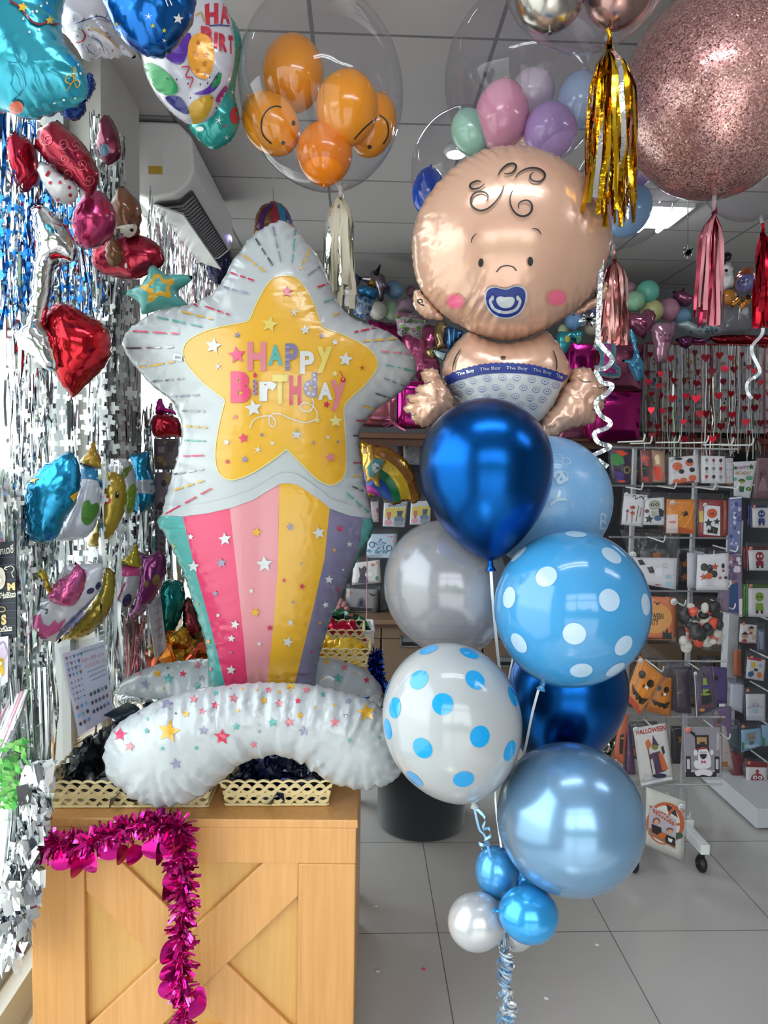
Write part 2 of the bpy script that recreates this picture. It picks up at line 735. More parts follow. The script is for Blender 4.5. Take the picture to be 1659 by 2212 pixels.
def card(quad, Y, th=0.004, m=0, mb=None, bow=0.0, nu=6):
    """flat board / sheet / pack from four traced corners (tl, tr, br, bl); Y one depth or four"""
    Ys = [Y] * 4 if not isinstance(Y, (list, tuple)) else Y
    mb = mb or MB()
    c = [P(q[0], q[1], y) for q, y in zip(quad, Ys)]
    nv = (c[1] - c[0]).cross(c[3] - c[0]).normalized()
    if nv.dot(CAM - c[0]) < 0:
        nv = -nv
    n = nu
    vs = []
    for k in (0, 1):
        for j in range(n + 1):
            for i in range(n + 1):
                u, v = i / n, j / n
                p = (c[0] * (1 - u) + c[1] * u) * (1 - v) + (c[3] * (1 - u) + c[2] * u) * v
                vs.append(p + nv * (bow * math.sin(PI * u) * math.sin(PI * v) * (1 if k == 0 else -.6) - k * th))
    w = n + 1
    N = w * w
    fs = []
    for j in range(n):
        for i in range(n):
            a = j * w + i
            fs.append((a, a + w, a + w + 1, a + 1))
            fs.append((N + a, N + a + 1, N + a + w + 1, N + a + w))
    rim = [i for i in range(n)] + [i * w + n for i in range(n)] + [n * w + n - i for i in range(n)] + [(n - i) * w for i in range(n)]
    for i in range(len(rim)):
        a, b = rim[i], rim[(i + 1) % len(rim)]
        fs.append((a, b, N + b, N + a))
    mb.add(vs, fs, m, bow == 0)
    return mb


def grow(quad, k, ktop=None):
    cx = sum(q[0] for q in quad) / 4
    cy = sum(q[1] for q in quad) / 4
    r = [(cx + (q[0] - cx) * k, cy + (q[1] - cy) * k) for q in quad]
    if ktop:
        for i in (0, 1):
            a, b = quad[i], quad[3 - i]
            L = math.hypot(a[0] - b[0], a[1] - b[1]) or 1
            r[i] = (r[i][0] + (a[0] - b[0]) / L * ktop, r[i][1] + (a[1] - b[1]) / L * ktop)
    return r


def balloon_profile(R, up, down, taper=0.35, n=26):
    """radius and height of a latex balloon, from the crown down to the neck"""
    pr = []
    for i in range(n + 1):
        t = PI * i / n
        z = math.cos(t) * (up if t < PI / 2 else down)
        r = R * math.sin(t)
        if t > PI / 2:
            r *= 1 - taper * (math.sin((t - PI / 2)) ** 2) * (1 - math.sin(t) * 0.35)
        pr.append((max(r, 0.0015), z))
    return pr


def latex(c, R, up=None, down=None, axis=(0, 0, 1), taper=0.2, n=40, mb=None, m=0, knot=0.012):
    """latex balloon about c: crown along axis, knot at the other end. Returns mesh builder and knot point"""
    up = up or R
    down = down or R * 1.1
    mb = mb or MB()
    ax = Vector(axis).normalized()
    pr = balloon_profile(R, up, down, taper)
    mb.lathe(c, ax, pr, n, m)
    kp = Vector(c) - ax * down
    if knot:
        k = knot
        mb.lathe(kp + ax * k * 0.5, -ax, [(k * .5, 0), (k * .32, k * .6), (k * .45, k * .9), (k * .3, k * 1.15), (k * .75, k * 1.8), (k * .8, k * 1.9), (k * .3, k * 1.7)], 12, m)
    return mb, kp


def soften(o, w=0.003, seg=2):
    b = o.modifiers.new('bevel', 'BEVEL')
    b.width = w
    b.segments = seg
    b.limit_method = 'ANGLE'
    return o


# ================================================================== THE SETTING
def nodes_mat(name):
    m = bpy.data.materials.new(name)
    m.use_nodes = True
    return m, m.node_tree.nodes, m.node_tree.links, m.node_tree.nodes['Principled BSDF']


def tile_mat(name, c1, c2, grout, size, mortar, rough, origin, var=0.06, bump=0.15):
    m, n, l, b = nodes_mat(name)
    t = n.new('ShaderNodeTexCoord')
    mp = n.new('ShaderNodeMapping')
    mp.inputs['Location'].default_value = (-origin[0], -origin[1], 0)
    br = n.new('ShaderNodeTexBrick')
    br.offset = 0
    br.inputs['Color1'].default_value = lin(c1)
    br.inputs['Color2'].default_value = lin(c2)
    br.inputs['Mortar'].default_value = lin(grout)
    br.inputs['Scale'].default_value = 1
    br.inputs['Mortar Size'].default_value = mortar
    br.inputs['Mortar Smooth'].default_value = 0.3
    br.inputs['Brick Width'].default_value = size
    br.inputs['Row Height'].default_value = size
    ns = n.new('ShaderNodeTexNoise')
    ns.inputs['Scale'].default_value = 3.5
    ns.inputs['Detail'].default_value = 6
    hs = n.new('ShaderNodeHueSaturation')
    mr = n.new('ShaderNodeMapRange')
    mr.inputs[3].default_value = 1 - var
    mr.inputs[4].default_value = 1 + var
    l.new(t.outputs['Object'], mp.inputs['Vector'])
    l.new(mp.outputs[0], br.inputs['Vector'])
    l.new(t.outputs['Object'], ns.inputs['Vector'])
    l.new(ns.outputs['Fac'], mr.inputs[0])
    l.new(mr.outputs[0], hs.inputs['Value'])
    l.new(br.outputs['Color'], hs.inputs['Color'])
    l.new(hs.outputs[0], b.inputs['Base Color'])
    b.inputs['Roughness'].default_value = rough
    bp = n.new('ShaderNodeBump')
    bp.inputs['Strength'].default_value = bump
    bp.inputs['Distance'].default_value = 0.004
    bp.invert = True
    l.new(br.outputs['Fac'], bp.inputs['Height'])
    l.new(bp.outputs[0], b.inputs['Normal'])
    return m


fo = Pz(1318, 2012, 0)
M_floor = tile_mat('polished_grey_tile', 'bab7b3', 'b4b1ad', '6d6b69', 0.6, 0.0022, 0.16, (fo.x, fo.y))
co = Pz(1072, 85, CZ)
M_ceil = tile_mat('mineral_ceiling_board', 'c6c3c5', 'c0bdc0', '828085', 0.6, 0.008, 0.85, (co.x, co.y), 0.03)
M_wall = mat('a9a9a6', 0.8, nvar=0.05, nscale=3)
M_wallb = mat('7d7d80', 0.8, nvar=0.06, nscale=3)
M_white = mat('e6e7e8', 0.4)
M_steel = mat('c9ccd0', 0.3, 0.8)
M_black = mat('141519', 0.5)
M_glass = film('f4fbf8', 1.25, 0.01, 0.0)
M_bag = film('fafafb', 1.36, 0.012, 0.09, bump=0.9, bscale=26, boost=.6)
M_bubble = film('f8f7fa', 1.3, 0.006, 0.015, bump=0.22, bscale=7, boost=1.0)


def ST(mb, name, m):
    return mb.build(name, m, kind='structure')


ST(MB().span((WX - .3, FY - 3, -0.12), (RX + .2, BY + .2, 0)), 'floor', M_floor)
ST(MB().span((WX - .3, FY - .2, CZ), (RX + .2, BY + .2, CZ + .12)), 'ceiling', M_ceil)
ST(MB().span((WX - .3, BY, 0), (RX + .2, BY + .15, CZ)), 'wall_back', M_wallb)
ST(MB().span((RX, FY, 0), (RX + .15, BY, CZ)), 'wall_right', M_wall)
# left wall: low sill wall, header and end pieces around two shop windows
w1 = (0.0, 2.55)
w2 = (2.98, 4.7)
ST(MB().span((WX - .15, FY, 0), (WX, BY, 0.12)).span((WX - .15, FY, 2.86), (WX, BY, CZ)).span((WX - .15, FY, 0), (WX, w1[0], CZ)).span((WX - .15, w2[1], 0), (WX, BY, CZ)), 'wall_left', M_wall)
ST(MB().span((WX - .15, w1[1], 0), (WX + .055, w2[0], CZ)), 'pillar', mat('c6c5c1', 0.85, nvar=0.06))
ST(MB().span((WX - .3, FY - .15, 0), (-0.75, FY, CZ)).span((OPX, FY - .15, 0), (RX + .2, FY, CZ)).span((-.75, FY - .15, 2.74), (OPX, FY, CZ)), 'wall_front', M_wall)
for i, (a, b_) in enumerate((w1, w2)):
    fr = MB()
    mid = (a + b_) / 2
    for y0, y1, z0, z1 in ((a, a + .05, .12, 2.86), (b_ - .05, b_, .12, 2.86), (a, b_, .12, .17), (a, b_, 2.81, 2.86)):
        fr.span((WX - .11, y0, z0), (WX - .05, y1, z1))
    o = ST(fr, 'window_%d' % (i + 1), mat('8d9194', 0.4, 0.6))
    MB().add([(WX - .08, a + .05, .17), (WX - .08, b_ - .05, .17), (WX - .08, b_ - .05, 2.81), (WX - .08, a + .05, 2.81)], [(0, 1, 2, 3)]).build('window_glass', M_glass, o)
dm = MB()
for x in (-.72, 0.05, OPX - .03):
    dm.span((x - .03, FY - .1, 0), (x + .03, FY - .04, 2.74))
dm.span((-.75, FY - .1, 2.2), (OPX, FY - .04, 2.26))
ST(dm, 'trim_1', mat('3b3d40', 0.4, 0.5))
ST(MB().span((-12, -30, -.2), (14, FY - 3, -.14)).span((-30, -3.9, -.2), (WX - .3, 12, -.14)), 'pavement', mat('a8a7a2', 0.9, nvar=0.1))
# what the street gives the balloons to mirror: planting across the road
hd = MB()
for i in range(26):
    hd.ball((-11 + i * 1.0 + random.uniform(-.4, .4), -17 + random.uniform(-1, 1), 1.2 + random.uniform(-.5, 1.4)), (1.3, 1.0, 1.5 + random.uniform(-.3, .8)), 0, 10, 7)
hd.build('hedge', mat('4d6b3a', 0.9, nvar=0.4, nscale=1.5), label='green hedge across the street outside the shop front', cat='hedge')

# ------------------------------------------------------------------ ceiling lights
def tube_light(x, y, ln, label, along='y', strength=PANEL_STRENGTH, wd=.32):
    t = thing('ceiling_light', label, 'light', (x, y, CZ), 'fluorescent ceiling lights')
    d = (wd, ln) if along == 'y' else (ln, wd)
    MB().box((x, y, CZ - .012), (d[0], d[1], .024)).build('tray', M_white, t)
    for k in (-1, 1):
        q = .235 * wd * k
        a, b_ = ((x + q, y - ln * .46, CZ - .04), (x + q, y + ln * .46, CZ - .04)) if along == 'y' else ((x - ln * .46, y + q, CZ - .04), (x + ln * .46, y + q, CZ - .04))
        MB().tube([a, b_], .013, 8).build('fluorescent_tube', mat('f4f8ff', 0.5, emit=strength), t)
    return t


l1 = Pz(1432, 462, CZ)
tube_light(l1.x - .02, l1.y, .34, 'bright fluorescent ceiling light right of the baby balloon, partly hidden by a pale blue balloon', 'y', 16, .24)
tube_light(2.2, 0.9, 1.2, 'twin tube ceiling light above the shop entrance', 'x')
tube_light(0.3, 1.0, 1.2, 'twin tube ceiling light above the shop entrance', 'x')
tube_light(3.2, 4.4, .9, 'added twin tube ceiling light, out of view, brightening the back shelves', 'x', 5)  # unseen lamp, added beyond the frame to brighten the back of the shop
sl = Pz(985, 331, CZ - .03)
t = thing('spotlight', 'glaring white ceiling spotlight between the pastel and blue bubble balloons', 'light', (sl.x, sl.y, CZ))
MB().lathe((sl.x, sl.y, CZ), (0, 0, -1), [(.045, 0), (.055, .02), (.05, .035)], 20).build('housing', M_white, t)
MB().lathe((sl.x, sl.y, CZ - .034), (0, 0, -1), [(.04, 0), (.038, .006)], 20).build('lens', mat('eef2ff', 0.4, emit=60), t)

# ------------------------------------------------------------------ air conditioner on the left wall
q0, q1 = 3.05, 3.98
xw = WX
sec = [(0, 2.985), (.19, 2.985), (.245, 2.93), (.255, 2.80), (.235, 2.745), (.18, 2.70), (.06, 2.685), (0, 2.70)]
t = thing('air_conditioner', 'white wall-mounted air conditioner with open vent flap', 'air conditioner', (xw, (q0 + q1) / 2, 2.685))
b_ = MB()
b_.prism([(xw + x, q0, z) for x, z in sec], (0, q1 - q0, 0))
soften(b_.build('casing', mat('efeef0', 0.35), t), .012, 3)
v = MB()
v.prism([(xw + x, q0 + .06, z) for x, z in ((.230, 2.738), (.180, 2.694), (.068, 2.680), (.08, 2.678), (.182, 2.690), (.236, 2.735))], (0, q1 - q0 - .12, 0))
v.build('vent_opening', mat('4c4d52', 0.6), t)
fl = MB()
fl.prism([(xw + x, q0 + .05, z) for x, z in ((.075, 2.672), (.083, 2.676), (.2, 2.640), (.198, 2.632))], (0, q1 - q0 - .1, 0))
fl.build('flap', mat('cfcfd2', 0.35), t)
lv = MB()
for k in range(22):
    y = q0 + .1 + k * (q1 - q0 - .2) / 21
    lv.prism([(xw + x, y, z) for x, z in ((.225, 2.732), (.180, 2.690), (.10, 2.680), (.10, 2.674), (.185, 2.683), (.23, 2.728))], (0, .006, 0))
lv.build('louver', mat('b4b4ba', 0.5), t)
MB().box((xw + .258, q1 - .1, 2.78), (.004, .05, .02)).build('display_lamp', mat('b9a9ff', 0.4, emit=2), t)
st = MB().box((xw + .1, q0 - .003, 2.82), (.06, .004, .09), 0).box((xw + .1, q0 - .006, 2.79), (.055, .004, .03), 1)
st.build('rating_label', [mat('e9e9e4', 0.5), mat('c9a13a', 0.5)], t)

# ------------------------------------------------------------------ wooden crate
M_wood = None


def wood_mat(name, c1, c2, rot=(0, 0, 0), sc=1.0):
    m, n, l, b = nodes_mat(name)
    t = n.new('ShaderNodeTexCoord')
    mp = n.new('ShaderNodeMapping')
    mp.inputs['Rotation'].default_value = rot
    mp.inputs['Scale'].default_value = (28 * sc, 28 * sc, 1.3 * sc)
    ns = n.new('ShaderNodeTexNoise')
    ns.inputs['Scale'].default_value = 3
    ns.inputs['Detail'].default_value = 8
    ns.inputs['Distortion'].default_value = 0.6
    cr = n.new('ShaderNodeValToRGB')
    cr.color_ramp.elements[0].position = .3
    cr.color_ramp.elements[1].position = .7
    cr.color_ramp.elements[0].color = lin(c1)
    cr.color_ramp.elements[1].color = lin(c2)
    l.new(t.outputs['Object'], mp.inputs[0])
    l.new(mp.outputs[0], ns.inputs[0])
    l.new(ns.outputs['Fac'], cr.inputs[0])
    l.new(cr.outputs[0], b.inputs['Base Color'])
    b.inputs['Roughness'].default_value = 0.38
    b.inputs['Coat Weight'].default_value = 0.15
    return m


w_v = wood_mat('honey_wood_upright', 'c48d50', 'd29a5e')
w_h = wood_mat('honey_wood_rail', 'c88f52', 'd59d60', (0, PI / 2, 0))
w_d1 = wood_mat('honey_wood_brace', 'c99154', 'd79f64', (0, -PI / 4, 0))
w_d2 = wood_mat('honey_wood_cross_brace', 'c99254', 'd8a065', (0, PI / 4, 0))
w_p = wood_mat('pale_wood_panel', 'c79754', 'd0a15f')
CY = 1.72
ca, cb2 = P(58, 2000, CY), P(767, 2000, CY)
ctop = P(420, 1772, CY).z
crate = thing('wooden_crate', 'large honey-coloured wooden crate with an X-braced front, at the bottom left', 'crate', ((ca.x + cb2.x) / 2, CY + .35, 0))
R15 = Matrix.Rotation(math.radians(-1.3), 4, 'Z')
piv = Vector((cb2.x, CY, 0))
XL, XR = ca.x, cb2.x
dpt = .72


def cpart(mb, name, m, bev=.003):
    mb.v = [piv + R15.to_3x3() @ (v_ - piv) for v_ in mb.v]
    o = mb.build(name, m, crate)
    if bev:
        soften(o, bev)
    return o


def cx_(px):
    return P(px, 2050, CY).x


def cz_(py):
    return P(415, py, CY).z


cpart(MB().span((XL, CY + .022, 0), (XR, CY + dpt, ctop - .02)), 'body', w_p)
cpart(MB().span((XL - .004, CY - .002, ctop - .022), (XR + .004, CY + dpt, ctop)), 'top_board', w_h)
ztr = cz_(1869)
for a, b_ in ((60, 178), (643, 766)):
    cpart(MB().span((cx_(a), CY, 0), (cx_(b_), CY + .024, ztr)), 'stile', w_v)
cpart(MB().span((XL, CY + .0006, ztr), (XR, CY + .024, ctop - .022)), 'rail', w_h)
zb = 2 * cz_(2052) - ztr
cpart(MB().span((cx_(178), CY + .0006, 0), (cx_(643), CY + .024, zb)), 'rail', w_h)


def brace(poly, yoff, m):
    cpart(MB().prism([(cx_(x), CY + yoff, cz_(y)) for x, y in poly], (0, .012, 0)), 'brace', m)


brace([(178, 1869), (253, 1869), (635, 2235), (490, 2235), (178, 1937)], .009, w_d1)
brace([(567, 1869), (643, 1869), (643, 1942), (335, 2235), (178, 2235), (178, 2230)], .005, w_d2)

# ================================================================== STANDING STAR BALLOON
SY = 1.98
star_cols = ['c6ccd1', '58aaa6', 'd83e6c', 'd98f98', 'dda92f', '7d7798', 'd9dcde', 'c2284c', 'dcc768', '918eab', '3a3a40', 'a63c34', 'dbd38f', 'd27c86']
star_inks = [0.66, 0.75, 0.8, 0.78, 0.8, 0.75, 0.72, 0.8, 0.78, 0.75, 1.0, 0.8, 0.78, 0.8]
star_m = [mat(c, 0.24, 0.0, coat=0.3, ink=k_) for c, k_ in zip(star_cols, star_inks)]
star_m[10] = mat('8a8a90', 0.2, 0.9)
WH, TE, PK, LP, YE, PU, W2, RD, PY, LI, SV, RB, PY2, SP = range(14)
chrome = mat('e4e6ea', 0.12, 1.0, bump=0.15, bscale=30)
star_m.append(chrome)

out = K(cI, [(890, 42), (935, 66), (985, 115), (1040, 185), (1080, 245), (1110, 310), (1135, 370), (1160, 430), (1195, 500), (1240, 550), (1300, 585), (1380, 612), (1450, 640), (1510, 680), (1560, 730), (1600, 790), (1614, 850), (1590, 905), (1540, 960), (1470, 1015), (1400, 1065), (1350, 1110), (1315, 1160), (1300, 1210), (1300, 1270), (1310, 1340), (1325, 1420), (1340, 1500), (1360, 1590), (1366, 1640)])
out += K(cJ, [(1393, 120), (1393, 150), (1370, 205), (1330, 270), (1290, 350), (1250, 440), (1215, 520), (1180, 600), (1150, 690), (1125, 770), (1105, 860), (1095, 940), (1080, 985), (820, 990), (580, 985), (548, 940), (543, 890), (538, 800), (520, 700), (490, 600), (460, 500), (430, 420), (400, 330), (360, 250), (320, 180), (282, 122), (284, 98)])
out += K(cI, [(226, 1628), (240, 1560), (262, 1480), (290, 1390), (315, 1300), (328, 1220), (330, 1150), (318, 1090), (290, 1040), (250, 1000), (200, 965), (150, 920), (100, 860), (50, 800), (15, 740), (8, 700), (25, 655), (60, 620), (110, 580), (160, 550), (230, 525), (320, 505), (400, 490), (470, 460), (520, 420), (560, 360), (600, 290), (640, 220), (690, 150), (740, 102), (800, 68), (850, 46)])
bal = P(540, 1480, SY)
star = thing('standing_star_balloon', 'huge standing foil balloon, white and yellow star reading HAPPY BIRTHDAY on a striped column', 'balloon', (bal.x, SY, P(540, 1735, 1.72).z))
hem = [(320, 1112), (352, 1113), (395, 1115), (450, 1108), (497, 1097), (546, 1080), (578, 1060), (604, 1045), (620, 1043), (642, 1046), (670, 1065), (698, 1085), (712, 1098), (757, 1114), (801, 1119), (830, 1120)]
hx, hy = [p[0] for p in hem], [p[1] for p in hem]
tealy = lambda x, y: TE if y > np.interp(x, hx, hy) else WH
mb = foil(out, SY, .155, sp=7.5, puck=(.0085, 26, 30), scal=(1.4, 24), fm=tealy, seed=3, cuts=[[(x, y) for x, y in hem]])
pr = Printer(mb, 8, )
pr.off = .0009
pr.grid, pr.off = 4, .0015
# stripes of the column
pr.poly([(318, 1114), (395, 1116), (402, 1140), (325, 1140)], TE, 0)
pr.poly([(395, 1117), (496.5, 1098), (511, 1232), (524, 1354), (535.6, 1482), (487, 1482), (456, 1354), (422.5, 1232)], PK, 0)
pr.poly([(496.3, 1097), (540, 1081), (578, 1060), (604, 1045), (602, 1100), (600, 1232), (590.5, 1354), (576.5, 1482), (535, 1482), (524, 1354), (511, 1232)], LP, 0)
pr.poly([(603.5, 1045), (620, 1043), (642, 1047), (670, 1065), (698, 1085), (712, 1098), (701, 1206), (676, 1316), (635.6, 1482), (576, 1482), (590.5, 1354), (600, 1232)], YE, 0)
pr.poly([(711.6, 1098), (735, 1108), (757, 1114), (785, 1119), (777, 1173), (756, 1236), (726, 1308), (692.6, 1409), (677.8, 1482), (635.6, 1482), (675.7, 1316), (701, 1206)], PU, 0)
# white hem of the star over the stripes
pr.grid, pr.off = 8, .0016
pr.poly([(x, y + .5) for x, y in hem[1:-1]] + [(x, y - 22) for x, y in hem[-2:0:-1]], WH, 1)
# the yellow star
ys = K(cI, [(895, 340), (950, 350), (990, 390), (1030, 450), (1060, 520), (1085, 590), (1110, 625), (1180, 650), (1260, 685), (1340, 730), (1385, 780), (1395, 830), (1370, 880), (1320, 940), (1265, 990), (1220, 1040), (1213, 1090), (1220, 1200), (1225, 1300), (1222, 1400), (1200, 1450), (1150, 1478), (1100, 1465), (1050, 1430), (990, 1370), (930, 1310), (900, 1285), (870, 1310), (800, 1360), (720, 1410), (650, 1440), (600, 1450), (550, 1430), (525, 1390), (515, 1330), (520, 1240), (540, 1130), (560, 1050), (565, 1015), (530, 985), (460, 930), (400, 870), (355, 810), (340, 750), (360, 700), (410, 665), (480, 635), (560, 615), (640, 600), (690, 588), (710, 560), (730, 510), (760, 450), (800, 385), (840, 350)])
pr.poly(ys, YE, 0, sm=4)
pr.stroke(spline(ys, 4) + [spline(ys, 4)[0]], 2.2, PY2, 1)


def si(x, y):
    return 260 + x / 2.5136, 460 + y / 2.5136


for x, y, r, c in ((905, 427, 32, RD), (810, 605, 44, PY), (1003, 635, 27, W2), (1092, 668, 16, LI), (634, 663, 18, PU), (505, 722, 43, W2), (632, 772, 48, PK), (1165, 702, 19, W2), (1222, 795, 40, W2), (1165, 873, 18, PY2), (722, 1060, 46, W2), (1120, 1040, 20, RD), (623, 1107, 14, SP), (1068, 1125, 18, PY2), (1168, 1130, 35, PY2), (668, 1223, 28, PK), (768, 1205, 12, PU), (578, 1245, 18, W2), (825, 1250, 13, W2), (957, 1203, 28, SV), (1126, 1218, 12, W2), (1181, 1242, 9, PU), (675, 1338, 20, LI), (580, 1350, 15, RD), (1142, 1327, 27, SP)):
    a, b_ = si(x, y)
    pr.star(a, b_, r / 2.5136 * 1.05, c, 2, .46)
for x, y, r, c in ((943, 540, 31, W2), (530, 833, 29, W2), (1313, 840, 20, RB), (1050, 1247, 17, LI), (747, 1285, 28, W2)):
    a, b_ = si(x, y)
    pr.star(a, b_, r / 2.5136, c, 2, .2)
for x, y, r, c in ((755, 340, 0, W2),):
    pass
sj = lambda x, y: (220 + x / 2.37, 1080 + y / 2.37)
for x, y, r, c in ((455, 188, 17, W2), (630, 200, 33, W2), (792, 165, 26, YE), (963, 138, 21, LI), (1110, 168, 33, W2), (1218, 147, 18, RD), (1268, 226, 16, W2), (1190, 256, 10, YE), (612, 322, 27, LI), (832, 328, 42, W2), (470, 340, 30, W2), (1022, 325, 8, LI), (1235, 357, 8, W2), (933, 413, 12, RD), (1025, 443, 16, RD), (1163, 407, 22, W2), (765, 465, 14, W2), (581, 479, 16, LI), (1207, 457, 12, RD), (980, 524, 10, LI), (1145, 537, 17, W2), (786, 575, 26, YE), (595, 590, 12, W2), (682, 637, 24, W2), (965, 627, 17, W2), (860, 656, 16, RD), (1116, 628, 10, YE), (664, 709, 20, W2), (806, 736, 13, W2), (952, 727, 28, W2), (660, 780, 9, LI), (1075, 778, 9, RD), (662, 870, 25, W2), (555, 863, 14, PK), (800, 878, 8, YE), (900, 905, 8, LI), (362, 240, 18, YE), (545, 725, 14, YE), (490, 535, 9, YE)):
    a, b_ = sj(x, y)
    pr.star(a, b_, r / 2.37 * 1.05, c, 2, .46)
# lettering
for ch, x0, y0, x1, y1, c, bo in (('H', 690, 700, 790, 858, SP, .05), ('A', 803, 716, 880, 828, TE, .04), ('P', 895, 708, 965, 855, PU, .04), ('P', 975, 750, 1053, 875, W2, .04), ('y', 1065, 725, 1150, 870, PY, .04), ('B', 598, 860, 708, 1030, PK, .06), ('T', 825, 878, 908, 1038, PY, .05), ('H', 918, 882, 982, 1042, RD, .05), ('d', 995, 866, 1068, 1000, LI, .05), ('A', 1073, 920, 1152, 1015, W2, .05), ('r', 755, 915, 850, 1022, W2, .06), ('y', 1142, 908, 1226, 1072, SP, .03)):
    a, b_ = si(x0, y0)
    a2, b2 = si(x1, y1)
    pr.glyph(ch, (a, b_, a2, b2), c, 2, bo)
for k in range(4):
    a, b_ = si(895, 722 + 34 * k)
    a2, b2 = si(918, 736 + 34 * k)
    pr.poly([(a, b_), (a2, b_), (a2, b2), (a, b2)], LI if k else LI, 3)
# candle for the letter i, its flame, the cherry and the balloon string
a, b_ = si(720, 905)
a2, b2 = si(742, 990)
pr.poly([(a, b_), (a2, b_), (a2, b2), (a, b2)], LI, 2)
for k in range(6):
    pr.ell(*si(725 + (k % 2) * 12, 915 + k * 13), 1.9, 1.9, RD, 3)
pr.poly([si(*q) for q in ((731, 866), (741, 880), (738, 893), (725, 893), (722, 880))], RD, 2, sm=3)
for x, y in ((1015, 930), (1005, 955), (1022, 980), (1048, 985), (1056, 945), (1055, 905), (1053, 880)):
    pr.ell(*si(x, y), 2.3, 2.3, W2, 3)
pr.ell(*si(1209, 906), 5.6, 5.6, RD, 3)
pr.ell(*si(1209, 903), 2.2, 2.6, YE, 4)
pr.stroke([si(*q) for q in ((1190, 857), (1200, 870), (1207, 888), (1208, 900))], 1.6, RD, 3, 4)
pr.stroke([si(*q) for q in ((1040, 1003), (1047, 1040), (1030, 1075), (990, 1075), (975, 1050), (1000, 1030), (1040, 1045), (1065, 1080), (1060, 1120), (1000, 1138), (920, 1115), (860, 1090), (815, 1100), (808, 1140), (830, 1162), (843, 1135), (820, 1105), (770, 1105), (725, 1125), (703, 1168))], 2.2, W2, 2, 6)
# dashed rays on the white border
dash = [((735, 140), (828, 285), SV), ((828, 72), (873, 262), LI), ((952, 82), (935, 268), TE), ((1028, 195), (978, 305), YE), ((665, 228), (785, 318), YE), ((597, 323), (727, 368), RD), ((560, 400), (692, 437), LI), ((390, 487), (418, 507), RD), ((462, 507), (592, 553), RD), ((330, 535), (500, 575), YE), ((200, 565), (440, 615), TE), ((68, 641), (318, 655), PK), ((15, 736), (285, 728), SV), ((95, 842), (292, 808), YE), ((165, 918), (342, 900), SV), ((270, 1000), (425, 988), LI), ((335, 1075), (455, 1077), SV), ((335, 1155), (468, 1167), YE), ((337, 1233), (458, 1239), TE), ((340, 1320), (450, 1317), PK), ((290, 1418), (448, 1392), SV), ((290, 1505), (452, 1453), YE), ((247, 1633), (494, 1496), RD), ((1085, 290), (1018, 338), LI), ((1140, 380), (1070, 402), RD), ((1160, 467), (1105, 482), TE), ((1192, 545), (1155, 555), YE), ((1390, 622), (1270, 647), RD), ((1500, 682), (1322, 695), YE), ((1600, 768), (1415, 750), SP), ((1605, 860), (1442, 825), TE), ((1550, 945), (1430, 897), LI), ((1490, 1015), (1385, 980), SV), ((1390, 1068), (1315, 1050), YE), ((1325, 1130), (1282, 1127), RD), ((1305, 1212), (1265, 1208), SV), ((1310, 1358), (1265, 1355), RD), ((1310, 1430), (1262, 1428), YE), ((1320, 1510), (1260, 1485), SV), ((1350, 1625), (1232, 1522), TE)]
rr_ = random.Random(4)
for (x0, y0), (x1, y1), c in dash:
    L = math.hypot(x1 - x0, y1 - y0)
    cuts = sorted(rr_.uniform(.25, .45) + k * .38 for k in range(2 if L > 120 else 1))
    u = 0
    for cu in cuts + [1.0]:
        e_ = min(cu, 1.0) - (.05 if cu < 1 else 0)
        if e_ > u + .04:
            pr.stroke([si(x0 + (x1 - x0) * (u + (e_ - u) * k / 3), y0 + (y1 - y0) * (u + (e_ - u) * k / 3)) for k in range(4)], 3.4, c, 2)
        u = cu + .05
# shop's small price sticker
pr.poly([si(288, 762), si(338, 772), si(333, 806), si(284, 795)], W2, 3)
pr.text('89', [si(298, 774), si(326, 779), si(323, 796), si(296, 791)], PU, 4)
mb.build('star_body', star_m, star)

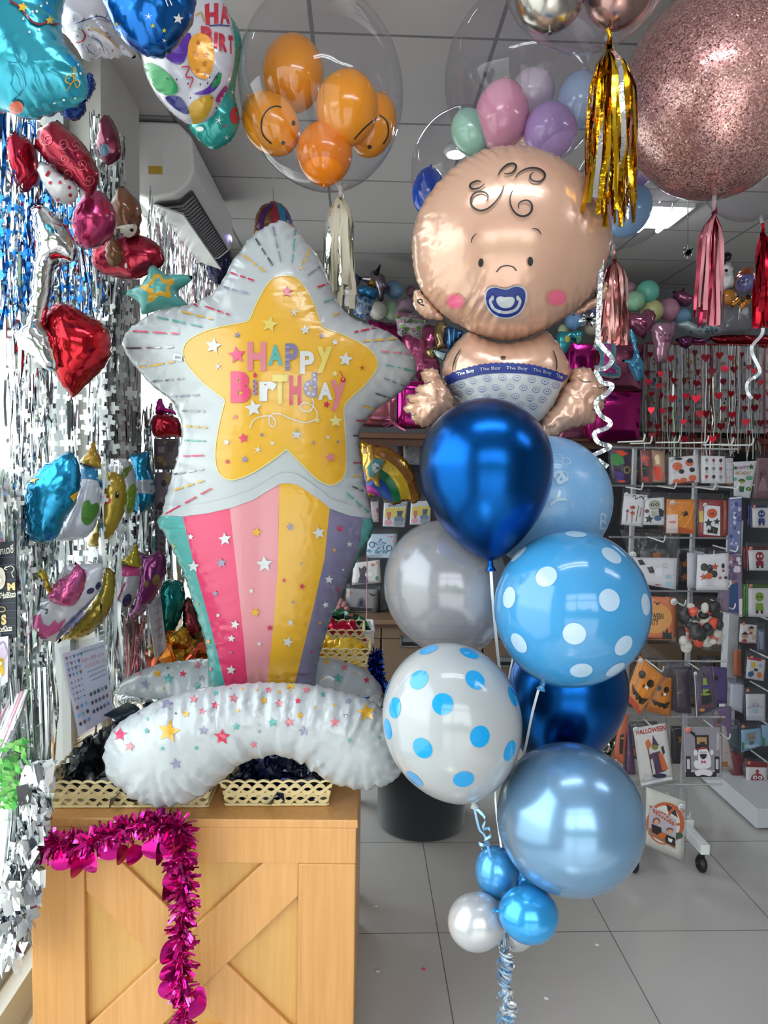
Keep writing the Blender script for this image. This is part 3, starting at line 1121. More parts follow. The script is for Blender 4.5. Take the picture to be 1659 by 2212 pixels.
bc = [(640, 948), (560, 958), (400, 990), (280, 1030), (180, 1080), (100, 1130), (50, 1180), (20, 1240), (10, 1300), (15, 1360), (40, 1420), (100, 1470), (150, 1510), (220, 1545), (300, 1560), (400, 1555), (490, 1530), (550, 1490), (600, 1450), (660, 1400), (720, 1350), (780, 1320), (860, 1305), (940, 1308), (1010, 1330), (1060, 1370), (1120, 1410), (1190, 1445), (1250, 1465), (1330, 1475), (1430, 1460), (1500, 1435), (1540, 1390), (1560, 1320), (1535, 1220), (1500, 1130), (1430, 1060), (1350, 1015), (1250, 985), (1120, 955), (1000, 938), (850, 933), (740, 937)]
mb = foil(K(cJ, bc), 1.72, .1, sp=7.5, puck=(.0125, 34, 50), scal=(1.8, 26), fm=lambda x, y: WH, seed=8)
pr = Printer(mb, 8)
pr.off = .0009
for x, y, r, c in ((92, 1200, 36, PK), (142, 1262, 26, SP), (342, 1185, 58, YE), (430, 1095, 20, YE), (378, 1092, 8, SV), (330, 1042, 34, LI), (180, 1087, 20, LI), (235, 1122, 11, TE), (230, 1182, 15, TE), (310, 1273, 11, TE), (484, 1271, 13, TE), (378, 1352, 30, LI), (520, 1180, 26, LI), (513, 1081, 19, SP), (580, 1050, 20, PK), (470, 1019, 23, SP), (584, 988, 17, TE), (675, 1015, 25, SP), (615, 1213, 42, RD), (688, 1160, 21, TE), (696, 1078, 12, YE), (778, 1254, 20, SP), (807, 1188, 10, SV), (828, 1026, 21, YE), (855, 972, 17, RD), (908, 982, 11, YE), (907, 1040, 22, SP), (1004, 1028, 18, RD), (965, 942, 32, YE), (1046, 972, 21, SP), (1014, 1102, 20, YE), (874, 1139, 26, TE), (960, 1138, 26, SP), (1033, 1184, 27, LI), (1092, 1060, 9, YE), (1131, 993, 16, TE), (1208, 976, 8, YE), (1194, 1050, 11, YE), (1247, 1101, 14, SV), (1193, 1138, 28, SP), (1262, 1028, 20, LI), (1282, 994, 12, TE), (1375, 1027, 14, YE), (1355, 1088, 48, YE), (1268, 1232, 12, TE), (1423, 1217, 9, TE), (720, 966, 8, YE), (792, 972, 9, YE), (965, 972, 8, YE), (660, 965, 7, LI), (1320, 970, 6, SV)):
    a, b_ = sj(x, y)
    pr.star(a, b_, r / 2.37 * 1.05, c, 1, .46)
mb.build('front_base_cushion', star_m, star)
mb = foil(K(cJ, [(60, 1010), (90, 940), (180, 880), (300, 838), (520, 812), (800, 800), (1110, 805), (1250, 830), (1350, 870), (1415, 930), (1445, 1000), (1420, 1080), (1200, 1150), (800, 1180), (400, 1130), (150, 1110), (75, 1075)]), 2.14, .115, sp=9, puck=(.008, 36, 40), scal=(1.5, 24), fm=lambda x, y: 14 if y > 1490 else WH, seed=9, cuts=[[(200, 1490), (420, 1490), (640, 1490), (860, 1490)]])
pr = Printer(mb, 8)
for x, y, r, c in ((283, 888, 24, YE), (342, 915, 28, TE), (415, 889, 20, RD), (223, 945, 27, LI), (490, 845, 22, SP), (510, 912, 18, LI), (338, 860, 8, SV), (490, 952, 20, TE), (317, 963, 9, YE), (190, 887, 17, SP), (1150, 828, 20, YE), (1242, 857, 22, SP), (1208, 912, 28, TE), (1357, 922, 18, RD), (1134, 914, 10, YE), (1302, 885, 8, YE)):
    a, b_ = sj(x, y)
    pr.star(a, b_, r / 2.37 * 1.05, c, 1, .46)
mb.build('back_base_cushion', star_m, star)

# ================================================================== BABY BALLOON
BBY = 1.86
skin = mat('cda48e', 0.24, 0.3, coat=0.35)
bm_ = [skin, mat('08080a', .35), mat('102a78', .45), mat('b4b9bf', .25, coat=.3), mat('da6486', .28), mat('2e4c9a', .3), mat('cf8b82', .24, .12, coat=.3), mat('d37c82', .24, .1, coat=.3), mat('d5dcec', .2, .7)]
bp = P(1090, 945, BBY)
baby = thing('baby_balloon', 'large foil balloon shaped like a baby with blue pacifier and white nappy', 'balloon', (bp.x, BBY, bp.z))
hd_o = K(cN, [(820, -2), (950, 15), (1100, 70), (1250, 150), (1370, 260), (1460, 380), (1520, 500), (1540, 620), (1535, 740), (1500, 860), (1455, 980), (1380, 1090), (1270, 1190), (1150, 1270), (1000, 1345), (850, 1392), (700, 1387), (560, 1342), (440, 1280), (330, 1210), (220, 1110), (150, 1000), (115, 900), (98, 780), (100, 640), (130, 500), (190, 380), (270, 270), (380, 160), (520, 70), (660, 15)])
mb = foil(hd_o, BBY - .04, .155, sp=6.5, puck=(.0085, 20, 26), scal=(1.4, 18), seed=21)
pr = Printer(mb, 6)
pr.off = .0013


def sn(*pts):
    return K(cN, pts)


# cheeks fade out in soft rings
for (x, y, rx, ry) in ((412, 1110, 74, 62), (1150, 1085, 82, 66)):
    a, b_ = sn((x, y))[0]
    for k, q in enumerate((1.0, .86, .72)):
        pr.ell(a, b_, rx * q / 3.352, ry * q / 3.352, (6, 7, 4)[k], k)
for pts in (((722, 200), (745, 160), (790, 120), (835, 112), (855, 135), (835, 170), (800, 186), (768, 183)), ((847, 214), (880, 175), (940, 147), (1010, 147), (1055, 175), (1062, 210), (1030, 240), (985, 240), (958, 218), (960, 190), (985, 176)), ((603, 243), (570, 238), (530, 255), (520, 280), (545, 296), (590, 287), (628, 257)), ((640, 388), (652, 350), (630, 322), (590, 315), (545, 335), (525, 380), (540, 425), (590, 452), (645, 440), (700, 395), (745, 330), (767, 270)), ((830, 307), (812, 350), (815, 410), (840, 460), (880, 490), (930, 488), (965, 455), (968, 410), (940, 380), (900, 383), (873, 405), (875, 440))):
    pr.stroke(sn(*pts), 4.5, 1, 4, 5, True)
pr.stroke(sn((530, 687), (538, 650), (567, 617)), 2.6, 1, 4, 5, True)
pr.stroke(sn((970, 582), (1010, 590), (1038, 627)), 2.8, 1, 4, 5, True)
pr.stroke(sn((712, 898), (745, 862), (790, 851), (835, 862), (858, 889)), 2.6, 1, 4, 5)
pr.ell(*sn((599, 830))[0], 5.6, 9.6, 1, 4, .1)
pr.ell(*sn((958, 820))[0], 5.8, 10.2, 1, 4)
pac = [(640, 1050), (665, 1018), (710, 1010), (745, 1020), (785, 1025), (820, 1012), (860, 1002), (905, 1020), (922, 1060), (915, 1120), (885, 1180), (835, 1215), (775, 1226), (715, 1212), (665, 1170), (638, 1110)]
pcx, pcy = 779, 1115


def shr(pts, k):
    return [(pcx + (x - pcx) * k, pcy + (y - pcy) * k) for x, y in pts]


pr.poly(sn(*shr(pac, 1.08)), 3, 4, sm=3)
pr.poly(sn(*pac), 2, 5, sm=3)
pr.stroke(sn((676, 1085), (668, 1115), (700, 1168), (778, 1190), (852, 1168), (882, 1115), (872, 1085)), 6.4, 3, 6, 5)
pr.poly(sn((714, 1085), (740, 1072), (768, 1079), (800, 1077), (832, 1080), (844, 1105), (830, 1138), (802, 1156), (765, 1158), (730, 1140), (712, 1110)), 3, 6, sm=3)
for x in (683, 866):
    pr.ell(*sn((x, 1085))[0], 3.4, 5.6, 3, 7)
mb.build('head', bm_, baby)
for nm, o_, yy, sw in (('ear', [(115, 1030), (105, 1080), (108, 1140), (140, 1190), (200, 1235), (270, 1245), (340, 1245), (300, 1180), (230, 1110), (165, 1030)], 0, ((168, 1135), (190, 1140), (160, 1130), (140, 1110), (150, 1095), (172, 1098), (172, 1115), (155, 1115))), ('ear', [(1440, 1000), (1500, 955), (1515, 1010), (1508, 1080), (1480, 1125), (1400, 1170), (1280, 1215), (1270, 1190), (1380, 1090)], 1, ((1425, 1045), (1432, 1065), (1415, 1088), (1400, 1080)))):
    mb = foil(sn(*o_), BBY - .02, .03, sp=5, puck=(.006, 14, 14), scal=(1.5, 14), seed=30 + yy)
    pr = Printer(mb, 6)
    pr.stroke(sn(*sw), 2.4, 1, 2, 4)
    mb.build(nm, bm_, baby)
to = [(480, 1345), (540, 1330), (620, 1378), (740, 1408), (860, 1395), (970, 1360), (1060, 1318), (1120, 1380), (1180, 1460), (1230, 1560), (1255, 1650), (1200, 1740), (1130, 1850), (1080, 1930), (1000, 2000), (800, 2050), (600, 2000), (480, 1900), (400, 1800), (330, 1710), (315, 1620), (340, 1520), (400, 1430)]
mb = foil(sn(*to), BBY, .11, sp=6, puck=(.004, 22, 20), scal=(1.0, 18), seed=33)
pr = Printer(mb, 6)
pr.off = .0016
belt_t = [(322, 1668), (400, 1625), (500, 1590), (600, 1568), (700, 1557), (800, 1557), (900, 1562), (1000, 1576), (1120, 1610), (1232, 1650)]
belt_b = [(1190, 1695), (1090, 1665), (1000, 1645), (900, 1632), (800, 1628), (700, 1630), (600, 1640), (500, 1665), (430, 1685), (360, 1718)]
pr.poly(sn(*([(360, 1715), (430, 1683), (500, 1663), (600, 1638), (700, 1628), (800, 1626), (900, 1630), (1000, 1643), (1090, 1663), (1195, 1695), (1130, 1850), (1080, 1930), (1000, 1990), (800, 2040), (600, 1995), (480, 1900), (400, 1800)])), 3, 0)
pr.poly(sn(*(belt_t + belt_b)), 2, 1)
zig = []
for i in range(46):
    u = i / 45
    x = 335 + u * 890
    y = np.interp(x, [p[0] for p in belt_t], [p[1] for p in belt_t])
    zig.append((x, y + (-4 if i % 2 else 4)))
pr.stroke(sn(*zig), 1.6, 2, 1)
for txt, q in (('The Boy', ((420, 1628), (548, 1596), (555, 1625), (432, 1655))), ('The Boy', ((588, 1590), (742, 1578), (742, 1608), (592, 1620))), ('The Boy', ((780, 1580), (935, 1585), (937, 1615), (782, 1608))), ('The Boy', ((975, 1592), (1112, 1618), (1108, 1648), (975, 1620))), ('The', ((1143, 1630), (1190, 1642), (1190, 1672), (1143, 1658)))):
    pr.text(txt, sn(*q), 8, 3, .008)
for x, y in ((540, 1686), (645, 1668), (755, 1660), (860, 1664), (967, 1676), (1065, 1690), (1140, 1716), (396, 1722), (455, 1712), (515, 1762), (607, 1745), (707, 1731), (810, 1728), (907, 1735), (1000, 1750), (1080, 1762), (440, 1780), (752, 1792), (850, 1795), (955, 1810), (1045, 1820), (978, 1870), (885, 1855), (645, 1802)):
    a, b_ = sn((x, y))[0]
    r = 8.2
    pr.ring(a, b_, r, r * .72, .7, 5, 2)
    pr.ell(a - 2, b_, 1.3, 1.1, 5, 2)
    pr.ell(a + 2.4, b_ - .5, 1.3, 1.1, 5, 2)
    pr.stroke([(a - r * .6, b_ + r * .5), (a, b_ + r * .85), (a + r * .6, b_ + r * .5)], .7, 5, 2, 3)
pr.ell(*sn((762, 1514))[0], 6, 2.6, 1, 2)
pr.stroke(sn((455, 1452), (420, 1510), (400, 1570), (396, 1612)), 3, 1, 3, 4, True)
pr.stroke(sn((1122, 1465), (1142, 1520), (1148, 1570), (1146, 1608)), 3, 1, 3, 4, True)
mb.build('torso', bm_, baby)
ar = [[(345, 1700), (305, 1640), (298, 1600), (250, 1585), (195, 1592), (160, 1620), (162, 1665), (182, 1700), (140, 1712), (110, 1745), (118, 1775), (70, 1775), (48, 1800), (66, 1840), (38, 1865), (36, 1905), (80, 1935), (100, 1980), (140, 2010), (200, 2030), (260, 2000), (330, 1950), (400, 1900), (410, 1820), (380, 1750)],
      [(1230, 1690), (1252, 1600), (1320, 1578), (1400, 1590), (1425, 1640), (1482, 1672), (1500, 1710), (1528, 1745), (1510, 1790), (1512, 1840), (1480, 1865), (1478, 1920), (1440, 1935), (1430, 1985), (1370, 2010), (1280, 2030), (1180, 2070), (1090, 2130), (1040, 2040), (1050, 1940), (1120, 1860), (1165, 1770), (1190, 1710)]]
for i, o_ in enumerate(ar):
    mb = foil(sn(*o_), BBY - .03, .065, sp=5, puck=(.02, 16, 18), scal=(3.4, 16), seed=40 + i, crease=.011)
    pr = Printer(mb, 5)
    kn = [((240, 1690), (195, 1705), (180, 1680)), ((150, 1765), (130, 1770), (118, 1745)), ((118, 1850), (80, 1840), (70, 1810)), ((130, 1925), (100, 1935), (80, 1910))] if i == 0 else [((1300, 1660), (1340, 1690), (1400, 1690)), ((1440, 1710), (1460, 1740), (1500, 1720)), ((1420, 1800), (1450, 1820), (1490, 1800)), ((1400, 1890), (1430, 1900), (1460, 1880))]
    for q in kn:
        pr.stroke(sn(*q), 1.8, 1, 1, 4, True)
    mb.build('hand', bm_, baby)


# ================================================================== LATEX BALLOONS OF THE BOUQUET
def pxm(r, Y):
    return r * Y / F * 1.0


def bal_at(name, label, c, R, up, down, knot_px, Y, mats, taper=.2, group=None, dots=None, extra=None, knot=.012, kdir=0.0, tilt=0.0):
    """latex balloon from its traced centre and size; the knot lies towards knot_px (tilted by kdir metres away from the camera)"""
    cc = P(c[0], c[1], Y)
    kp = P(knot_px[0], knot_px[1], Y + kdir)
    ax = (cc - kp).normalized()
    mb, k = latex(cc, pxm(R, Y), pxm(up, Y), pxm(down, Y), ax, taper, knot=knot)
    if dots:
        bv = mb.bvh()
        for x, y in dots[0]:
            d = pdir(x, y)
            h, nrm, _, _ = bv.ray_cast(CAM, d)
            if h is None:
                continue
            n_ = (h - cc).normalized()
            a = n_.cross(Vector((0, 0, 1))).normalized()
            b_ = n_.cross(a)
            vs = [h]
            for q in (.5, 1):
                for i in range(22):
                    w = h + (a * math.cos(2 * PI * i / 22) + b_ * math.sin(2 * PI * i / 22)) * dots[1] * q
                    vs.append(w)
            o_ = []
            for w in vs:
                dd = (w - cc).normalized()
                hh, *_ = bv.ray_cast(cc + dd * .6, -dd)
                o_.append((hh or w) + dd * .0008)
            fs = [(0, 1 + i, 1 + (i + 1) % 22) for i in range(22)] + [(1 + i, 23 + i, 23 + (i + 1) % 22, 1 + (i + 1) % 22) for i in range(22)]
            mb.add(o_, fs, 1)
    if extra:
        extra(Printer(mb, 8))
    return mb.build(name, mats, label=label, cat='balloon', group=group), k


L_sky = mat('4196cf', 0.16, coat=0.5, sub=.12)
L_white = mat('b0b5b9', 0.16, coat=0.5, sub=.15)
L_dot = mat('0f92d3', 0.16, coat=0.5)
L_dotw = mat('a9c4dc', 0.16, coat=0.5)
L_chrome = mat('0f4f98', 0.27, 1.0)
L_pearlb = mat('759cbf', 0.24, .55, coat=0.4)
L_pearlb2 = mat('2f9bdd', 0.22, .45, coat=0.4)
L_pearlw = mat('b9bbc0', 0.26, .35, coat=0.4)
L_pearlc = mat('abacb4', 0.2, .3, coat=0.5, clear=.42)
L_baby = mat('71a3d0', 0.3, coat=0.2)

KN = {}
_, KN['chrome'] = bal_at('latex_balloon', 'dark metallic blue teardrop balloon in front of the baby balloon', (1049, 1006), 144, 146, 208, (1060, 1222), 1.62, [L_chrome], .42, knot=.016)
dO = [(1170, 798), (842, 912), (1000, 1040), (788, 1160), (1373, 920), (1360, 1175), (1568, 1200), (1160, 1367), (843, 1420), (1442, 1435), (1200, 1577), (1395, 1572), (708, 1280), (1528, 985)]
_, KN['polka'] = bal_at('latex_balloon', 'sky blue balloon with pale polka dots', (1234, 1312), 168, 170, 176, (1172, 1480), 1.56, [L_sky, L_dotw], .05, dots=(K(cO, dO), .0226), knot=.014)
dQ = [(330, 112), (563, 132), (275, 285), (597, 286), (97, 325), (138, 445), (412, 424), (812, 380), (97, 567), (296, 675), (624, 609), (795, 690), (250, 850), (531, 852), (686, 158)]
_, KN['white'] = bal_at('latex_balloon', 'white balloon with bright blue polka dots beside the star balloon', (976, 1556), 153, 172, 184, (1026, 1742), 1.52, [L_white, L_dot], .16, dots=(K(cQ, dQ), .0213), knot=.014)
_, KN['pearl'] = bal_at('latex_balloon', 'pearly light blue round balloon, lowest of the large ones', (1231, 1766), 162, 165, 168, (1165, 1850), 1.5, [L_pearlb], .04, kdir=.1)
_, KN['clear'] = bal_at('latex_balloon', 'see-through pearly silver balloon behind the metallic blue teardrop', (964, 1266), 136, 146, 158, (1020, 1420), 1.76, [L_pearlc], .12)
_, KN['navy'] = bal_at('latex_balloon', 'dark metallic blue balloon half hidden behind the sky blue polka dot one', (1224, 1488), 132, 140, 190, (1165, 1700), 1.76, [L_chrome], .3)


def babyprint(pr):
    for x, y, r in ((1115, 385, 9), (1087, 470, 14)):
        pr.ring(*K(cO, [(x, y)])[0], r, r * .8, 2, 1)
    pr.stroke(K(cO, [(1040, 345), (1080, 350), (1100, 372)]), 2, 1)
    pr.glyph('B', [K(cO, [(1305, 680)])[0][0], K(cO, [(1305, 680)])[0][1], K(cO, [(1345, 775)])[0][0], K(cO, [(1345, 775)])[0][1]], 1, 1, .0, .1)
    pr.text("It's", K(cO, [(1345, 535), (1372, 560), (1372, 660), (1340, 640)]), 1)
    pr.glyph('a', [1197, 1014, 1224, 1045], 1, 1, .02, -.5)
    pr.glyph('Y', [1188, 1062, 1218, 1098], 1, 1, .02, .9)
    for x, y, a in ((1230, 460, .4), (1150, 630, 1.5), (1022, 728, -.4), (1312, 455, .9), (1318, 612, 1.2)):
        c = K(cO, [(x, y)])[0]
        pr.ring(c[0] - 3 * math.cos(a), c[1] - 3 * math.sin(a), 3.4, 3.4, 1.2, 1)
        pr.ring(c[0] + 3 * math.cos(a), c[1] + 3 * math.sin(a), 3.4, 3.4, 1.2, 1)
    q = random.Random(3)
    for i in range(90):
        pr.ell(q.uniform(1150, 1318), q.uniform(950, 1160), 1.3, 1.3, 1, n=6)


_, KN['babyboy'] = bal_at('latex_balloon', "light blue balloon with white baby prints behind the teardrop, lettered It's a Boy", (1180, 1082), 140, 141, 150, (1150, 1240), 1.78, [L_baby, L_dotw], .08, extra=babyprint)
G5 = 'small balloons tied at the foot of the bouquet'
sm = []
for lab, c, R, up, dn, kp, Y, m in (('small light blue balloon, highest of the little cluster tied below the bouquet', (1074, 1886), 49, 60, 62, (1092, 1955), 1.56, mat('4b9edb', 0.22, .4, coat=.4)), ('small blue balloon mostly hidden behind the pearly light blue balloon', (1128, 1902), 40, 46, 50, (1098, 1950), 1.57, L_pearlb2), ('small pearl white balloon on the left of the little cluster', (1030, 1990), 61, 66, 67, (1085, 1975), 1.5, L_pearlw), ('small white balloon peeping out under the little blue one', (1110, 1998), 52, 54, 55, (1096, 1960), 1.56, L_pearlw), ('small vivid blue balloon, front of the little cluster', (1142, 1975), 61, 67, 69, (1095, 1970), 1.45, L_pearlb2)):
    bal_at('small_balloon', lab, c, R, up, dn, kp, Y, [m], .1, G5, knot=.008)

# ------------------------------------------------------------------ strings and curled ribbons
rib_w = mat('dfe6ee', 0.25, .3, coat=.5)
rib_b = mat('8fc3ec', 0.25, .3, coat=.5)
rib_h = mat('cfd6e4', 0.12, .9, bump=.3, bscale=60)


def px_path(pts, Y):
    return [P(p[0], p[1], p[2] if len(p) > 2 else Y) for p in pts]


def ribbon_px(pts, w, Y, name, label, m, cat='ribbon', sm=6, group=None, parent=None):
    p3 = spline([tuple(v) for v in px_path(pts, Y)], sm, False)
    sides = []
    for i in range(len(p3)):
        a = Vector(p3[max(i - 1, 0)])
        b_ = Vector(p3[min(i + 1, len(p3) - 1)])
        t = (b_ - a).normalized()
        view = (Vector(p3[i]) - CAM).normalized()
        view.z += .35 * math.sin(i * .5)
        s_ = t.cross(view)
        sides.append(s_ if s_.length > 1e-4 else Vector((1, 0, 0)))
    mb = MB().ribbon(p3, w, sides)
    return mb.build(name, m, label=label, cat=cat, group=group) if parent is None else mb.build(name, m, parent)


def helix(mb, p0, p1, r, turns, w, m, seed=0, n=14):
    """curled ribbon hanging from p0 to p1"""
    q = random.Random(seed)
    p0, p1 = Vector(p0), Vector(p1)
    N = int(turns * n)
    ph = q.uniform(0, 6.28)
    pts, sides = [], []
    for i in range(N + 1):
        u = i / N
        a = ph + turns * 2 * PI * u
        rr = r * (.6 + .4 * math.sin(u * 9 + ph))
        pts.append(p0.lerp(p1, u) + Vector((math.cos(a) * rr, math.sin(a) * rr, math.sin(a * .5) * r * .2)))
        sides.append(Vector((math.cos(a) * .35, math.sin(a) * .35, 1)))
    mb.ribbon(pts, w, sides, m)


GS = 'white and blue strings of the bouquet'
hub = (1095, 1965, 1.53)
for lab, pts, w in (('white ribbon hanging straight down from the metallic blue teardrop balloon', [(1060, 1224, 1.62), (1064, 1290, 1.63), (1074, 1400, 1.65), (1085, 1500, 1.66), (1102, 1700, 1.6), (1100, 1900, 1.55), hub], .0065), ('white ribbon slanting down-left from the sky blue polka dot balloon', [(1165, 1484, 1.56), (1150, 1540, 1.58), (1136, 1610, 1.6), (1118, 1690, 1.6), (1103, 1800, 1.57), hub], .0055), ('thin white string beside the teardrop ribbon, behind the white polka dot balloon', [(1150, 1245, 1.78), (1108, 1420, 1.76), (1094, 1500, 1.72), (1070, 1700, 1.62), (1085, 1850, 1.56), hub], .004)):
    ribbon_px(pts, w, 1.6, 'balloon_string', lab, rib_w, group=GS)
mb = MB()
for pts in ([(1024, 1742, 1.52), (1035, 1790, 1.53), (1048, 1808, 1.53), (1062, 1860, 1.54), (1085, 1920, 1.55), hub],):
    p3 = spline([tuple(v) for v in px_path(pts, 1.5)], 6, False)
    mb.ribbon(p3, .005, Vector((1, 0, .2)))
curl = spline([tuple(v) for v in px_path([(1024, 1742, 1.52), (1048, 1768, 1.50), (1042, 1790, 1.51), (1056, 1790, 1.52), (1060, 1805, 1.50), (1046, 1815, 1.50), (1058, 1822, 1.52), (1044, 1826, 1.50), (1034, 1822, 1.51), (1042, 1836, 1.51)], 1.5)], 7, False)
mb.ribbon(curl, .006, [Vector((.5 * math.sin(i * .4), .3, 1)) for i in range(len(curl))])
mb.build('balloon_string', rib_b, label='pale blue ribbon curling under the white polka dot balloon', cat='ribbon', group=GS)
mb = MB()
h0 = P(*hub)
for i in range(9):
    q = random.Random(i + 60)
    a = P(1093 + q.uniform(-6, 6), 2045, 1.5)
    b_ = P(1094 + q.uniform(-26, 26), 2215 + q.uniform(-30, 90), 1.5 + q.uniform(-.02, .02))
    mb.ribbon([h0, (h0 + a) / 2 + Vector((q.uniform(-.004, .004), 0, 0)), a], .005, Vector((1, .3, 0)), i % 3)
    helix(mb, a, b_, .012 + .006 * q.random(), q.uniform(5, 8), .0065, i % 3, i)
bt = mb.build('curled_ribbon_tail', [rib_b, rib_w, rib_h], label='bunch of curled blue and silver ribbon tails below the small balloons', cat='ribbon')
zw = P(1095, 2500, 1.5)
t = thing('balloon_weight', 'weight that holds the bouquet ribbons down to the floor', 'balloon weight', (h0.x, 1.5, 0))
MB().lathe((h0.x, 1.5, 0), (0, 0, 1), [(.05, 0), (.055, .02), (.04, .07), (.012, .1)], 20).build('body', L_chrome, t)
MB().tube([(h0.x, 1.5, .1), (h0.x, 1.5, .3), tuple(P(1094, 2200, 1.5))], .002, 5).build('cord', rib_w, t)

# ================================================================== BUBBLE BALLOONS
def bubble(label, c, R, up, down, knot_px, Y, m=None, group=None):
    cc = P(c[0], c[1], Y)
    kp = P(knot_px[0], knot_px[1], Y)
    t = thing('bubble_balloon', label, 'balloon', tuple(kp), group)
    ax = (cc - kp).normalized()
    mb = MB()
    pr = balloon_profile(pxm(R, Y), pxm(up, Y), pxm(down, Y), .06, 30)
    mb.lathe(cc, ax, pr[:-1], 48)
    mb.f = mb.f[:-2]
    mb.m = mb.m[:-2]
    mb.build('skin', m or M_bubble, t)
    k = cc - ax * pxm(down, Y)
    MB().tube([k + ax * .012, k, k - ax * .02, k - ax * .035], [.012, .006, .007, .004], 8).build('neck', film('f0f0f4', 1.5, .3, .1), t)
    return t, cc


def inner(t, name, c, rx, ry, Y, col, rot=0.0, knotdir=1, faces=None, crop=None, m=None):
    """balloon inside a bubble: a part of it"""
    if crop:
        s = crop[2]
        (c,) = K(crop, [c])
        rx, ry = rx / s, ry / s
    cc = P(c[0], c[1], Y)
    ax = Vector((math.sin(rot), .1, math.cos(rot))) * knotdir
    mb, _ = latex(cc, pxm(rx, Y), pxm(ry, Y), pxm(ry, Y), ax, .12, 28, knot=.007)
    mats = [m or mat(col, .18, coat=.4, sub=.06), mat('17140f', .4)]
    if faces:
        pr = Printer(mb, 6)
        for k, *a in faces:
            if k == 'e':
                pr.ell(*a[0], a[1], a[2], 1)
            else:
                pr.stroke(a[0], 3.4, 1, 0, 4)
    mb.build(name, mats, t)


GB = 'clear bubble balloons at the ceiling'
t, cc = bubble('clear bubble balloon holding five orange balloons, two with drawn smiles', (694, 196), 170, 196, 200, (733, 398), 2.2, group=GB)
o_col = 'f29a12'
inner(t, 'inner_balloon', (455, 470), 188, 230, 2.27, o_col, .05, -1, crop=cD)
inner(t, 'inner_balloon', (310, 790), 165, 205, 2.19, o_col, -.7, -1, [('s', K(cD, [(382, 686), (340, 680), (295, 700), (260, 750), (250, 810), (265, 870), (315, 920)])), ('e', K(cD, [(456, 788)])[0], 4.4, 6.2), ('e', K(cD, [(390, 915)])[0], 5, 4.4)], cD)
inner(t, 'inner_balloon', (800, 690), 192, 228, 2.13, o_col, .1, -1, [('s', K(cD, [(845, 892), (900, 830), (950, 785), (985, 762)]))], cD)
inner(t, 'inner_balloon', (655, 985), 172, 190, 2.15, 'f0840e', 0, 1, crop=cD)
inner(t, 'inner_balloon', (965, 800), 142, 202, 2.25, o_col, .3, -1, [('s', K(cD, [(1005, 735), (1045, 765), (1062, 810), (1060, 870), (1030, 922)])), ('e', K(cD, [(943, 941)])[0], 5, 4.4)], cD)
t, cc = bubble('clear bubble balloon holding mint, pink, lilac and pale blue balloons above the baby head', (1138, 172), 172, 178, 178, (1150, 355), 2.17, group=GB)
for c, rx, ry, Y, col, r in (((1016, 285), 40, 50, 2.16, '9fcabb', -.4), ((1084, 248), 56, 74, 2.14, 'e79db8', .1), ((1188, 283), 56, 58, 2.12, 'bd9bd8', .2), ((1248, 216), 44, 62, 2.2, 'a9bfdd', .2), ((1130, 322), 40, 32, 2.18, 'ecc9b4', 0), ((1150, 200), 46, 50, 2.27, 'd5c7d9', .4)):
    inner(t, 'inner_balloon', c, rx, ry, Y, col, r, -1)
t, cc = bubble('clear bubble balloon with a royal blue balloon inside, left behind the baby head', (1006, 372), 116, 128, 130, (1010, 505), 2.85, group=GB)
inner(t, 'inner_balloon', (925, 412), 34, 50, 2.85, '1d55d8', .1, -1)
inner(t, 'inner_balloon', (1030, 430), 45, 52, 2.85, '8fc0ee', .1, -1)
t, cc = bubble('clear bubble balloon with pale blue and lilac balloons, behind the gold tassel', (1345, 420), 108, 118, 112, (1325, 535), 2.85, group=GB)
inner(t, 'inner_balloon', (1360, 455), 44, 60, 2.83, '8cb9e6', .5, -1)
inner(t, 'inner_balloon', (1380, 368), 30, 34, 2.88, 'b79ad6', .2, -1)
inner(t, 'inner_balloon', (1310, 470), 30, 34, 2.85, 'e8b0b8', .2, -1)
t, cc = bubble('clear bubble balloon with silver and bronze balloons, cut off by the top edge', (1272, -105), 184, 190, 186, (1312, 70), 1.72, group=GB)
inner(t, 'inner_balloon', (1188, -14), 74, 76, 1.69, 'a', 0, 1, m=mat('b4b0ac', .2, .95))
inner(t, 'inner_balloon', (1338, -22), 72, 78, 1.7, 'a', .2, 1, m=mat('b08c84', .2, .95))
inner(t, 'inner_balloon', (1262, -120), 74, 82, 1.74, 'a', .2, 1, m=mat('c9a59a', .2, .95))
t, cc = bubble('empty clear bubble balloon low behind the rose glitter balloon', (1622, 372), 100, 104, 100, (1645, 476), 2.75, group=GB)

# rose glitter balloon
m, n, l, b = nodes_mat('rose_glitter_film')
tcx = n.new('ShaderNodeTexCoord')
vo = n.new('ShaderNodeTexVoronoi')
vo.inputs['Scale'].default_value = 300
l.new(tcx.outputs['Object'], vo.inputs['Vector'])
sp = n.new('ShaderNodeSeparateColor')
l.new(vo.outputs['Color'], sp.inputs[0])
big = n.new('ShaderNodeTexNoise')
big.inputs['Scale'].default_value = 7
l.new(tcx.outputs['Object'], big.inputs['Vector'])
cr = n.new('ShaderNodeValToRGB')
cr.color_ramp.elements[0].position = .25
cr.color_ramp.elements[0].color = lin('b07876')
cr.color_ramp.elements[1].position = .95
cr.color_ramp.elements[1].color = lin('f2c2bb')
l.new(sp.outputs[0], cr.inputs[0])
l.new(cr.outputs[0], b.inputs['Base Color'])
gt = n.new('ShaderNodeMath')
gt.operation = 'GREATER_THAN'
gt.inputs[1].default_value = .72
l.new(sp.outputs[1], gt.inputs[0])
mt_ = n.new('ShaderNodeMapRange')
mt_.inputs[3].default_value = .6
l.new(gt.outputs[0], mt_.inputs[0])
l.new(mt_.outputs[0], b.inputs['Metallic'])
b.inputs['Roughness'].default_value = .3
b.inputs['Coat Weight'].default_value = .6
nm = n.new('ShaderNodeVectorMath')
